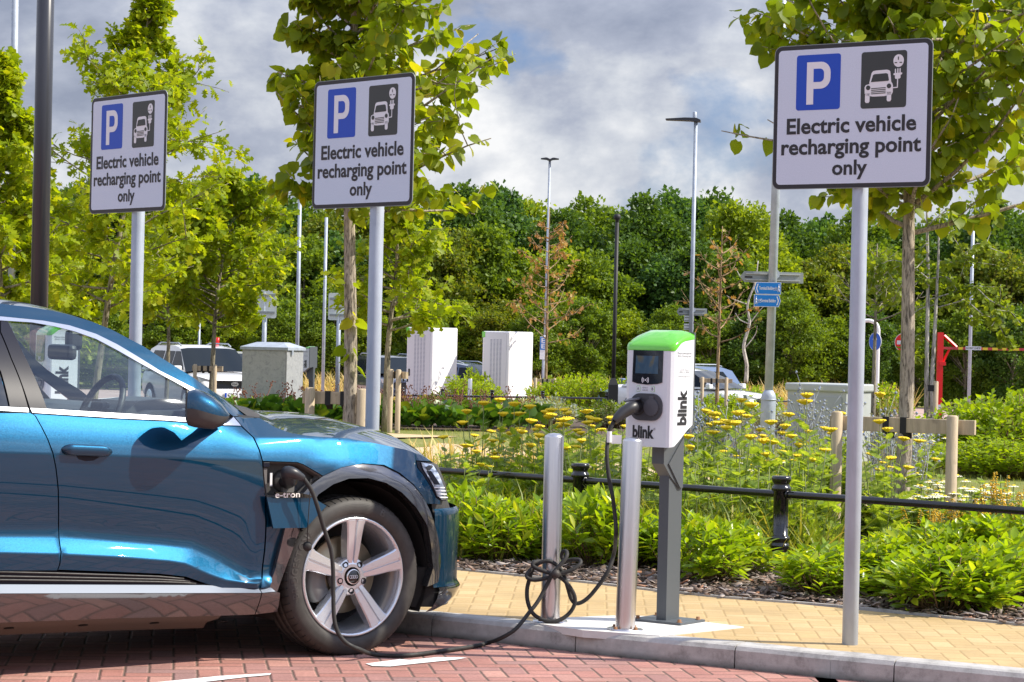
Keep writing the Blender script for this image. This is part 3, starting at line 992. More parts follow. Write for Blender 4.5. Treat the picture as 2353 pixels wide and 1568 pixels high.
# ---- roof side, roof, windscreen
roofpx = [(0, 1215), (119, 1229), (191, 1240), (276, 1259), (361, 1285), (446, 1319), (518, 1357), (569, 1383), (637, 1427), (722, 1480), (807, 1536), (892, 1595), (952, 1640)]
def roof_y(px, py, zt):
    return None
rail_o = []
for a, b in roofpx:          # outer silhouette: shift of the roof edge inside the flank
    x, z = trace(a, b)
    rail_o.append((x, z))
raU = rail_o
bottom_in = TR([(977, 1663), (935, 1666)])
rs = raU + bottom_in + TR([(795, 1563)]) + [(p[0], p[1] + 0.001) for p in tU[::-1][1:]]
ex2 = [(x, z + 0.045) for x, z in extU]
panel('roof_side', ex2[::-1] + rs + extU, M['car_blue'], step=0.024, thick=0.01)
edge = ex2[::-1] + raU
mb = MB(); rows = []
wsi = [i for i, p in enumerate(edge) if p[0] > trace(300, 1266)[0]]
top = edge[:wsi[0] + 1]
for x, z in top:
    y0 = S(x, z)
    rows.append([(x, y0 + (2 * HALF - 2 * y0) * t, z + 0.045 * (1 - abs(2 * t - 1) ** 2.0)) for t in np.linspace(0, 1, 15)])
mb.grid(rows); mb.build('roof', M['car_blue'], car)
mb = MB(); rows = []
ws = edge[wsi[0]:]
for i, (x, z) in enumerate(ws):
    y0 = S(x, z) + 0.004
    bl = 0.04 + 0.26 * i / (len(ws) - 1)
    rows.append([(x + bl * (1 - (2 * t - 1) ** 2) * 0.9, y0 + (2 * HALF - 2 * y0) * t, z + 0.045 * (1 - abs(2 * t - 1) ** 2.0) * (1 - i / (len(ws) - 1))) for t in np.linspace(0, 1, 15)])
mb.grid(rows); mb.build('windscreen', M['glass'], car)
ws_base = rows[-1]
# ---- bonnet
E0 = TR(shut + [(1733, 1850)])
mb = MB(); rows = []
NT = 25
for i, (x, z) in enumerate(E0):
    y0 = S(x, z) + 0.003
    f = i / (len(E0) - 1)
    h = float(np.interp(f, [0, 0.25, 0.6, 0.85, 1], [0.045, 0.085, 0.095, 0.07, 0.02]))
    bl = 0.20 + 0.02 * f
    row = []
    for k in range(NT):
        t = k / (NT - 1); q = abs(2 * t - 1)
        fl = 1 - q ** 3.2
        row.append((x + bl * (1 - q ** 2), y0 + (2 * HALF - 2 * y0) * t, z + h * fl))
    rows.append(row)
bon_back = rows[0]
mb.grid(rows); mb.build('bonnet', M['car_blue'], car)
mb = MB()
mb.grid([ws_base, [ws_base[min(14, int(k * 15 / NT))] if False else bon_back[int(k * (NT - 1) / 14)] for k in range(15)]], smooth=False)
mb.build('scuttle', M['plastic'], car)
mb = MB()
cw = [(953, 1639), (1000, 1640), (1036, 1657), (1037, 1668), (1020, 1671), (985, 1662)]
panel('scuttle_end', TR(cw), M['plastic'], out=0.004, step=0.02)
bon_front = rows[-1]
# ---- bumper and nose
zs = [0.185, 0.21, 0.246, 0.272, 0.29]
def nose_row(z, a0, ins=0.0, NN=26):
    L = nose_len(z) - ins
    h_ = []
    for k in range(NN + 1):
        th = min(a0 + (math.pi / 2 - a0) * k / NN, math.pi / 2 - 1e-9)
        h_.append((0.25 + L * math.sin(th) ** (2 / 3.0), HALF * (1 - math.cos(th) ** (2 / 3.0)) + ins * 0.3, z))
    return h_ + [(p[0], 2 * HALF - p[1], p[2]) for p in h_[::-1][1:]]
mb = MB(); mb.grid([nose_row(z, R(15)) for z in zs] + [nose_row(0.302, R(15), 0.0)]); mb.build('splitter', M['car_grey'], car)
mb = MB()
mb.grid([nose_row(z, R(12)) for z in (0.304, 0.315, 0.33, 0.36, 0.44, 0.52, 0.60, 0.655, 0.678)] + [nose_row(0.692, R(12), 0.012)])
mb.build('bumper', M['car_blue'], car)
mb = MB()
mb.grid([nose_row(z, R(14), 0.05) for z in (0.66, 0.72, 0.80, 0.86, 0.90)] + [[bon_front[0]] * 10 + [bon_front[min(NT - 1, int(k * NT / 33))] for k in range(33)] + [bon_front[-1]] * 10], smooth=True)
mb.build('grille', M['plastic'], car)
mb = MB()
ut = [(p[0], p[1]) for p in nose_row(0.25, R(16), 0.05)]
ut = [(0.40, 0.10)] + ut + [(0.40, 2 * HALF - 0.10)]
mb.prism(ut, lambda u, v, t: (u, v, t), 0.205, 0.40); mb.build('undertray', M['liner'], car)
# ---- headlight
hl = TR([(1736, 1851), (1668, 1846), (1674, 1872), (1692, 1893), (1722, 1940), (1748, 1991), (1765, 2003), (1786, 2004), (1788, 1990), (1776, 1940), (1756, 1892)])
hl_in = TR([(1730, 1858), (1684, 1850), (1693, 1878), (1725, 1930), (1747, 1982), (1765, 1998), (1784, 1998), (1773, 1942), (1754, 1896)])
panel('headlight_frame', hl, M['trim_black'], out=-0.004, step=0.02)
M['lamp'] = mat('headlight_reflector', (0.55, 0.60, 0.68), 0.12, 0.75, coat=1.0, fn=lambda g, p: g.put(p.inputs['Base Color'], g.ramp(g.noise(g.mapv(g.obj(), scale=(10, 10, 34)), 2.0, 3), [(0.35, (0.16, 0.19, 0.24)), (0.55, (0.62, 0.67, 0.75)), (0.7, (0.85, 0.88, 0.92))])))
panel('headlight', hl_in, M['lamp'], out=0.002, thick=0.004, step=0.02)
panel('lamp_unit', TR([(1706, 1884), (1722, 1884), (1758, 1938), (1737, 1938)]), M['trim_black'], out=0.006, thick=0.006, step=0.02)
for k in range(4):
    a, b = 1733 + k * 7, 1948 + k * 13
    panel('light_bar', TR([(a, b), (a + 42 - 3 * k, b + 1), (a + 43 - 3 * k, b + 5), (a + 2, b + 4)]), M['white_print'], out=0.008, thick=0.004, step=0.02)
# ---- rear end
mb = MB(); rows = []
for z, ins in ((0.35, 0.05), (0.6, 0), (0.86, 0), (1.1, 0.03), (1.19, 0.10), (1.32, 0.24), (1.5, 0.5)):
    r_ = []
    for k in range(27):
        t = -1 + 2 * k / 26
        xx = -3.05 - (0.78 - ins) * (1 - abs(t) ** 2.6) ** (1 / 2.6)
        r_.append((xx, HALF + HALF * t * (0.99 if z < 1.19 else 0.99 - (z - 1.15) * 0.45), z))
    rows.append(r_)
mb.grid(rows); mb.build('tailgate', M['car_blue'], car)

# ---- mirror
def mirror_half(zsel, nm, mt):
    ST = [(0.0, 0.0, -0.066, 0.062, 0.055), (0.012, 0.0, -0.085, 0.075, 0.075), (0.045, 0.0, -0.093, 0.083, 0.09), (0.085, -0.0, -0.096, 0.071, 0.095), (0.14, 0.0, -0.100, 0.047, 0.088), (0.185, 0.0, -0.085, 0.012, 0.07), (0.212, 0.0, -0.060, -0.020, 0.04), (0.224, 0.0, -0.042, -0.034, 0.012)]
    ctr = at(842 / FP, 1625 / FP, 1.0)
    P0 = None
    rows = []
    for (s_, _, zb_, zt_, dp) in ST:
        row = []
        zm, hh = (zb_ + zt_) / 2, (zt_ - zb_) / 2
        for k in range(24):
            a = 2 * math.pi * k / 24
            ca, sa = math.cos(a), math.sin(a)
            e = 0.72
            yy = -math.copysign(abs(ca) ** e, ca) * dp
            zz = zm + math.copysign(abs(sa) ** e, sa) * hh
            row.append((s_, yy, zz))
        rows.append(row)
    return rows
mrows = mirror_half(0, '', None)
# the mirror's own frame: along the picture's right hand, i.e. 0.8 forward and 0.6 outward
base = at(748 / FP, 1628 / FP, 1.0)
def mirror_pt(p, side):
    s_, yy, zz = p
    X = mx0 + s_ * CH.x + yy * CL.x * -1 * 0 + yy * CH.y
    Y = my0 - s_ * CL.x * -1 * 0 + 0
    return X, Y, zz
# origin: the point on the flank plane y=-0.11 seen behind the bezel
mx0, mz0 = car_plane(748, 1628, -0.10)
def m_local(p, side):
    s_, yy, zz = p
    # world X axis in car axes = (cos, -sin); world Y axis = (sin, cos)
    x = mx0 + s_ * math.cos(CAR_YAW) + yy * math.sin(CAR_YAW)
    y = -0.10 - s_ * math.sin(CAR_YAW) * 0.55 + yy * math.cos(CAR_YAW)
    return (x, y if side == 0 else 2 * HALF - y, mz0 + zz)
for sd in (0, 1):
    up, dn, bz = MB(), MB(), MB()
    R2 = [[m_local(p, sd) for p in r_] for r_ in mrows]
    up.grid([[r_[k] for k in range(0, 13)] for r_ in R2[1:]])
    dn.grid([[r_[k % 24] for k in range(12, 25)] for r_ in R2[1:]])
    bz.grid(R2[:2], close=True)
    bz.add(R2[0], [range(24)])
    h = up.build('mirror_housing', M['car_blue'], car)
    dn.build('mirror_base', M['plastic'], car)
    o = bz.build('mirror_bezel', M['plastic'], car); o.scale = (1, 1, 1)
    arm = MB()
    a0 = Vector(m_local((0.13, 0.05, -0.06), sd)); b0 = Vector((mx0 + 0.26, 0.05 if sd == 0 else 2 * HALF - 0.05, mz0 - 0.055))
    arm.tube([a0, (a0 + b0) / 2, b0], [0.035, 0.03, 0.035], 10)
    arm.build('mirror_arm', M['plastic'], car)

# ---- door handles
def handle(px, parent_name):
    pts = [(px[0], px[1])]
hp = [(243, 1795), (255, 1780), (300, 1775), (370, 1779), (425, 1793), (448, 1822), (400, 1828), (305, 1822), (258, 1819)]
def bar_handle(x0, x1, zc, tilt, side):
    m_ = MB(); rows = []
    for k in range(17):
        t = k / 16
        x = x0 + (x1 - x0) * t
        hh = 0.026 * min(1, (t / 0.14) ** 0.5 if t < 0.14 else 1) * (1 if t < 0.80 else max(0.10, 1 - ((t - 0.80) / 0.22) ** 1.5))
        zz = zc + tilt * (t - 0.5) - 0.012 * max(0, t - 0.75)
        y_in = S(x, zz) + 0.004
        yo = 0.040 * min(1, (t / 0.10) ** 0.5 if t < 0.10 else 1) * (1 if t < 0.85 else max(0.15, 1 - ((t - 0.85) / 0.16) ** 2))
        row = []
        for q in range(14):
            a_ = 2 * math.pi * q / 14
            ca, sa = math.cos(a_), math.sin(a_)
            row.append((x, y_in - yo * (0.5 + 0.5 * math.copysign(abs(ca) ** 0.7, ca)), zz + hh * math.copysign(abs(sa) ** 0.75, sa)))
        rows.append([(p[0], p[1] if side == 0 else 2 * HALF - p[1], p[2]) for p in row])
    m_.grid(rows, close=True); m_.add(rows[0], [range(14)]); m_.add(rows[-1], [range(14)])
    m_.build('door_handle', M['car_blue'], car)
hx0, hz0 = trace(243, 1798); hx1, hz1 = trace(450, 1812)
for sd in (0, 1):
    bar_handle(hx0, hx1, (hz0 + hz1) / 2 + 0.004, hz1 - hz0 + 0.006, sd)
    bar_handle(hx0 - 1.05, hx1 - 1.05, (hz0 + hz1) / 2 + 0.012, hz1 - hz0 + 0.006, sd)
panel('handle_cup_shade', TR([(296, 1812), (400, 1814), (396, 1830), (374, 1843), (340, 1845), (314, 1837)]), M['trim_black'], out=0.0015, thick=0.004, step=0.02)  # shade of the recess under the handle, as a flat dark patch

# ---- charging port, flap and lettering
port = TR([(1052, 1847), (1190, 1852), (1212, 1859), (1291, 1906), (1291, 1912), (1248, 1946), (1222, 1973), (1200, 1994), (1067, 1994), (1058, 1919)])
fy = lambda x, z: S(x, z)
mb = MB(); mb.prism(port, lambda u, v, t: (u, S(u, v) + t, v), 0.065, 0.07); mb.build('charging_port', M['plastic'], car)
mb = MB(); mb.grid([[(u, S(u, v) - 0.001, v) for u, v in port], [(u, S(u, v) + 0.067, v) for u, v in port]], close=True, smooth=False); mb.build('port_wall', M['plastic'], car)
def inset(poly, f):
    cx = sum(p[0] for p in poly) / len(poly); cz = sum(p[1] for p in poly) / len(poly)
    return [(cx + (p[0] - cx) * f, cz + (p[1] - cz) * f) for p in poly]
pin = inset(port, 0.86)
mb = MB(); mb.grid([[(u, S(u, v) + 0.004, v) for u, v in port], [(u, S(u, v) + 0.012, v) for u, v in inset(port, 0.93)], [(u, S(u, v) + 0.05, v) for u, v in pin]], close=True, smooth=False)
M['port_grey'] = mat('port_grey_plastic', (0.12, 0.115, 0.11), 0.55)
mb.build('port_surround', M['port_grey'], car)
sx_, sz_ = car_plane(1130, 1925, 0.06)
mb = MB(); mb.lathe([(0.0, -0.030), (0.045, -0.030), (0.052, -0.024), (0.056, -0.004), (0.056, 0.0)], n=28, axis='y'); o = mb.build('socket', M['plastic'], car); o.location = (sx_, 0.078, sz_)
cx_, cz_ = car_plane(1146, 1950, 0.05)
mb = MB(); mb.prism(rounded(0.062, 0.062, 0.018, cx=cx_, cy=cz_), lambda u, v, t: (u, t, v), 0.03, 0.06); mb.build('socket_cover', M['port_grey'], car)
ax_, az_ = car_plane(1178, 1930, 0.05)
mb = MB(); mb.prism(rounded(0.026, 0.085, 0.004, cx=ax_, cy=az_), lambda u, v, t: (u, t, v), 0.045, 0.06); led = mb.build('status_panel', M['black_gloss'], car)
M['led_green'] = mat('status_green', (0.05, 0.6, 0.15)); M['led_red'] = mat('status_red', (0.7, 0.03, 0.03))
for q, mm in ((0.026, 'led_green'), (0.010, 'yellow'), (-0.006, 'led_red')):
    mb = MB(); mb.box((ax_ - 0.004, 0.043, az_ + q), (0.010, 0.002, 0.004)); mb.build('status_light', M[mm], led)
lx, lz = car_plane(1083, 1919, 0.03)
mb = MB(); mb.box((lx, 0.028, lz), (0.012, 0.004, 0.062)); mb.build('port_label', M['white_print'], car)
bx_, bz_ = car_plane(1066, 1857, 0.0)
mb = MB(); mb.box((bx_, 0.004, bz_ - 0.003), (0.034, 0.012, 0.022), bev=0.002); mb.build('flap_catch', M['trim_black'], car)
mb = MB(); mb.box((bx_ - 0.004, 0.018, bz_ - 0.085), (0.026, 0.02, 0.13)); mb.build('flap_hinge', M['port_grey'], car)
# flap hangs open below the port, its foot swung out from the flank
def flat(pts, y): return [car_plane(a, b, y) for a, b in pts]
fl = flat([(1076, 1991), (1261, 1993), (1312, 2025), (1225, 2112), (1094, 2114)], -0.05)
mb = MB(); mb.prism(fl, lambda u, v, t: (u, t - 0.05 + (0.62 - v) * -0.12, v), 0.0, 0.012); flap = mb.build('port_flap', M['car_blue'], car)
ft = flat([(1102, 1970), (1190, 1971), (1237, 1980), (1256, 1991), (1109, 1990)], -0.05)
mb = MB(); mb.prism(ft, lambda u, v, t: (u, t - 0.049, v), 0.0, 0.014); strip = mb.build('flap_edge', M['black_gloss'], flap)
V, F = text_mesh('e-tron', 0.040, 0.0006, sx=1.35)
tx, tz = car_plane(1151, 1980, -0.051)
mb = MB(); mb.add([(tx + v[0], -0.0515, tz + v[1]) for v in V], F); mb.build('lettering', mat('letter_silver', (0.75, 0.72, 0.68), 0.4), flap, fix=False)
mb = MB()
cp = [car_plane(1237, 1915, -0.06), car_plane(1238, 2000, -0.075), car_plane(1234, 2100, -0.08), car_plane(1231, 2168, -0.08)]
mb.tube([(p[0], -0.075, p[1]) for p in cp], 0.0022, 6); mb.build('cap_tether', M['rubber'], car)
kx, kz = car_plane(1229, 2193, -0.08)
mb = MB(); mb.lathe([(0.0, 0.0), (0.018, 0.0), (0.021, 0.012), (0.021, 0.03), (0.017, 0.03), (0.015, 0.006), (0.0, 0.006)], n=20, axis='y'); o = mb.build('socket_cap', M['rubber'], car); o.location = (kx, -0.085, kz); o.rotation_euler = (R(20), 0, R(-25))

# ---- wheels
M['rim'] = mat('silver_alloy', (0.64, 0.66, 0.70), 0.27, 0.75, coat=0.4)
M['rim_dark'] = mat('alloy_inner', (0.30, 0.30, 0.32), 0.35, 0.7)
M['disc'] = mat('brake_disc', (0.36, 0.30, 0.20), 0.4, 0.8)
M['caliper'] = mat('brake_caliper', (0.16, 0.16, 0.16), 0.55, 0.3)
def _tyre(g, p):
    v = g.obj()
    n = g.noise(v, 14, 5, 0.6)
    g.put(p.inputs['Base Color'], g.ramp(n, [(0.3, (0.022, 0.020, 0.018)), (0.7, (0.046, 0.041, 0.037))]))
    s_ = g.n('ShaderNodeSeparateXYZ'); g.put(s_.inputs[0], v)
    r_ = g.m('SQRT', g.m('ADD', g.m('POWER', s_.outputs[0], 2.0), g.m('POWER', s_.outputs[2], 2.0)))
    rings = g.m('SINE', g.m('MULTIPLY', r_, 900.0))
    g.put(p.inputs['Normal'], g.bump(g.m('MULTIPLY', rings, 0.3), 0.15, 0.003))
    p.inputs['Roughness'].default_value = 0.62
M['tyre'] = mat('tyre_rubber', fn=_tyre)
def make_wheel():
    w = bpy.data.objects.new('wheel', None); C.objects.link(w)
    t = MB()
    W = 0.265
    pr_ = [(0.288, 0.022), (0.296, 0.010), (0.310, 0.002), (0.330, 0.0), (0.350, 0.003), (0.366, 0.010), (0.377, 0.024), (0.383, 0.040),
           (0.386, 0.062), (0.386, 0.072), (0.378, 0.073), (0.378, 0.082), (0.386, 0.083), (0.386, 0.124), (0.378, 0.125), (0.378, 0.137), (0.386, 0.138), (0.386, 0.180), (0.378, 0.181), (0.378, 0.190), (0.386, 0.191), (0.383, 0.225), (0.377, 0.241), (0.35, 0.262), (0.30, 0.255), (0.288, 0.243)]
    t.lathe(pr_, axis='y', n=120)
    ty = t.build('tyre', M['tyre'], w)
    sp = MB()               # sipes in the outer shoulder
    for k in range(64):
        a = 2 * math.pi * k / 64
        P = []
        for (r_, y_) in ((0.3715, 0.0135), (0.3825, 0.034), (0.3872, 0.062)):
            P.append((r_ * math.cos(a + y_ * 0.6), y_, r_ * math.sin(a + y_ * 0.6)))
        sp.tube(P, 0.0022, 4)
        P = [((0.3872) * math.cos(a + y_ * 0.6), y_, 0.3872 * math.sin(a + y_ * 0.6)) for y_ in (0.085, 0.104, 0.122)]
        sp.tube(P, 0.0020, 4)
    sp.build('tread', M['liner'], w)
    word = MB()
    for txt, r0, a0, size in (('BRIDGESTONE', 0.338, 196, 0.046), ('255/50 R20 109H', 0.306, 232, 0.014), ('B', 0.338, 66, 0.050)):
        a = R(a0)
        for ch in txt:
            V, F = text_mesh(ch, size, 0.0008) if ch != ' ' else ([], [])
            wd = (max([v[0] for v in V]) - min([v[0] for v in V])) if V else size * 0.3
            a -= (wd / 2 + size * 0.07) / r0
            er = Vector((math.cos(a), math.sin(a))); et = Vector((math.sin(a), -math.cos(a)))
            word.add([((er * (r0 + v[1]) + et * v[0]).x, -0.0012 + abs(r0 + v[1] - 0.33) ** 2 * 6, (er * (r0 + v[1]) + et * v[0]).y) for v in V], F)
            a -= (wd / 2 + size * 0.07) / r0
    word.build('lettering', mat('tyre_lettering', (0.055, 0.050, 0.046), 0.5), w, fix=False)
    r_ = MB()
    r_.lathe([(0.268, 0.030), (0.273, 0.012), (0.280, 0.006), (0.288, 0.010), (0.290, 0.022), (0.289, 0.03)], axis='y', n=96)
    r_.build('rim_lip', M['rim'], w)
    b = MB()
    b.lathe([(0.272, 0.026), (0.262, 0.045), (0.256, 0.075), (0.250, 0.10), (0.247, 0.24)], axis='y', n=96)
    b.build('rim', M['rim'], w)
    def sect(rr, hw, y_, dp, fl):
        """cross-section of a spoke: two flat lands either side of a shallow channel"""
        return [(-hw, y_ + dp), (-hw, y_ + 0.006), (-hw * 0.86, y_), (-hw * 0.16, y_ - 0.001), (-hw * 0.10, y_ + 0.007), (hw * 0.10, y_ + 0.007), (hw * 0.16, y_ - 0.001), (hw * 0.86, y_), (hw, y_ + 0.006), (hw, y_ + dp)]
    for k in range(5):
        a = R(88 + 72 * k)
        er = Vector((math.cos(a), 0, math.sin(a))); et = Vector((-math.sin(a), 0, math.cos(a)))
        rows = []
        for rr, hw, y_, dp in ((0.045, 0.022, 0.030, 0.05), (0.085, 0.031, 0.024, 0.055), (0.13, 0.037, 0.020, 0.06), (0.20, 0.043, 0.015, 0.06), (0.25, 0.050, 0.011, 0.05), (0.272, 0.058, 0.009, 0.04), (0.283, 0.062, 0.010, 0.03)):
            rows.append([tuple(er * rr + et * q[0] + Vector((0, q[1], 0))) for q in sect(rr, hw, y_, dp, 0)])
        s_ = MB(); s_.grid(rows, smooth=False); s_.build('spoke', M['rim'], w)
    s_ = MB()
    s_.lathe([(0.046, 0.024), (0.060, 0.024), (0.088, 0.034), (0.095, 0.05), (0.095, 0.10)], axis='y', n=40, smooth=False)
    s_.build('hub', M['rim'], w)
    for k in range(5):
        lug = MB()
        a = R(88 + 36 + 72 * k)
        lug.lathe([(0.0, 0.006), (0.010, 0.006), (0.011, 0.0), (0.0155, 0.0)], (0.070 * math.cos(a), 0.0235, 0.070 * math.sin(a)), axis='y', n=14)
        lug.build('wheel_bolt', M['liner'], w)
    hb = MB(); hb.lathe([(0.0, 0.012), (0.030, 0.012), (0.033, 0.016), (0.035, 0.03)], axis='y', n=32); cap = hb.build('hub_cap', M['black_gloss'], w)
    rg = MB()
    for k in range(4):
        rg.tube([(-0.0165 + 0.011 * k + 0.0075 * math.cos(q), 0.0112, 0.0075 * math.sin(q)) for q in np.linspace(0, 2 * math.pi, 21)], 0.0011, 5)
    rg.build('emblem', M['white_print'], cap)
    lp = MB(); lp.lathe([(0.0325, 0.011), (0.036, 0.011), (0.037, 0.018)], axis='y', n=32); lp.build('cap_ring', M['chrome'], cap)
    dk = MB(); dk.lathe([(0.06, 0.115), (0.185, 0.115), (0.187, 0.145), (0.06, 0.145)], axis='y', n=60); dk.lathe([(0.0, 0.09), (0.085, 0.09), (0.09, 0.115)], axis='y', n=40); dk.build('brake_disc', M['disc'], w)
    cl = MB()
    rows = []
    for k in range(9):
        a = R(150 + 66 * k / 8)
        rows.append([(q * math.cos(a), y_, q * math.sin(a)) for q, y_ in ((0.125, 0.07), (0.20, 0.065), (0.212, 0.09), (0.212, 0.17), (0.125, 0.17))])
    cl.grid(rows, close=True); cl.add(rows[0], [range(5)]); cl.add(rows[-1], [range(5)]); cl.build('brake_caliper', M['caliper'], w)
    bk = MB(); bk.lathe([(0.0, 0.22), (0.245, 0.22)], axis='y', n=40); bk.build('wheel_back', M['liner'], w)
    return w
wh = make_wheel()
wh.parent = car
wh.location = (0, 0.0, WZ)
for (x, mir) in ((-2.93, 0), (0, 1), (-2.93, 1)):
    c = copy_tree(wh, car); c.location = (x, 2 * HALF if mir else 0.0, WZ); c.scale = (1, -1 if mir else 1, 1)

# ---- cabin
M['cabin'] = mat('cabin_trim', (0.045, 0.052, 0.060), 0.6)
M['cabin_dark'] = mat('cabin_dark', (0.018, 0.020, 0.024), 0.5)
mb = MB(); mb.box((-2.0, HALF, 1.0), (2.6, 1.5, 0.05)); mb.build('cabin_floor', M['cabin_dark'], car)
mb = MB()
dash = [(-1.15, 0.95), (-1.22, 1.02), (-1.18, 1.12), (-1.02, 1.17), (-0.75, 1.175), (-0.45, 1.14), (-0.45, 0.95)]
mb.prism(dash, lambda u, v, t: (u, t, v), 0.16, 2 * HALF - 0.16, smooth=False); mb.build('dashboard', M['cabin'], car)
mb = MB(); mb.prism([(-1.13, 1.14), (-1.05, 1.21), (-0.90, 1.225), (-0.80, 1.17)], lambda u, v, t: (u, t, v), 0.27, 0.62); mb.build('instrument_hood', M['cabin'], car)
wx, wz = car_plane(408, 1618, 0.40)
st = MB()
ctr = Vector((wx, 0.42, wz - 0.035)); ax1 = Vector((0.40, 0, 0.917)); ax2 = Vector((0, 1, 0))
st.tube([tuple(ctr + (ax1 * math.cos(q) + ax2 * math.sin(q)) * 0.178) for q in np.linspace(0, 2 * math.pi, 33)], 0.0155, 8)
st.box(tuple(ctr), (0.05, 0.13, 0.10), bev=0.02)
for q in (R(90), R(270), R(180)):
    st.tube([tuple(ctr), tuple(ctr + (ax1 * math.cos(q) + ax2 * math.sin(q)) * 0.17)], [0.025, 0.014], 8)
st.build('steering_wheel', M['cabin_dark'], car)
for y_ in (0.46, 1.47):
    mb = MB()
    mb.box((-1.95, y_, 1.10), (0.16, 0.50, 0.42), bev=0.05)
    mb.build('seat', M['cabin_dark'], car)
    hx, hz = (-1.99, 1.40)
    mb = MB(); mb.box((-2.0, y_, 1.41), (0.11, 0.27, 0.20), bev=0.045); mb.build('headrest', M['cabin_dark'], car)
rmx, rmz = car_plane(248, 1409, HALF - 0.05)
mb = MB(); mb.box((rmx, HALF - 0.05, rmz), (0.05, 0.245, 0.075), bev=0.02); o = mb.build('rear_view_mirror', M['cabin_dark'], car)
mb = MB(); mb.box((rmx + 0.06, HALF - 0.05, rmz + 0.06), (0.08, 0.06, 0.10), bev=0.02); mb.build('mirror_stem', M['cabin_dark'], car)
# ================================================================== street furniture
def fitted(body, width, height=None, bold=0.0, space=1.0):
    """lettering scaled to a given width"""
    V, F = text_mesh(body, 1.0, bold, space=space)
    x0, x1 = min(v[0] for v in V), max(v[0] for v in V)
    k = width / (x1 - x0)
    ky = k if height is None else height / (max(v[1] for v in V) - min(v[1] for v in V))
    cx = (x0 + x1) / 2
    return [((v[0] - cx) * k, v[1] * ky) for v in V], F

def plate(poly, y, thick=0.0012):
    mb = MB(); mb.prism(poly, lambda u, v, t: (u, t, v), y, y + thick)
    return mb

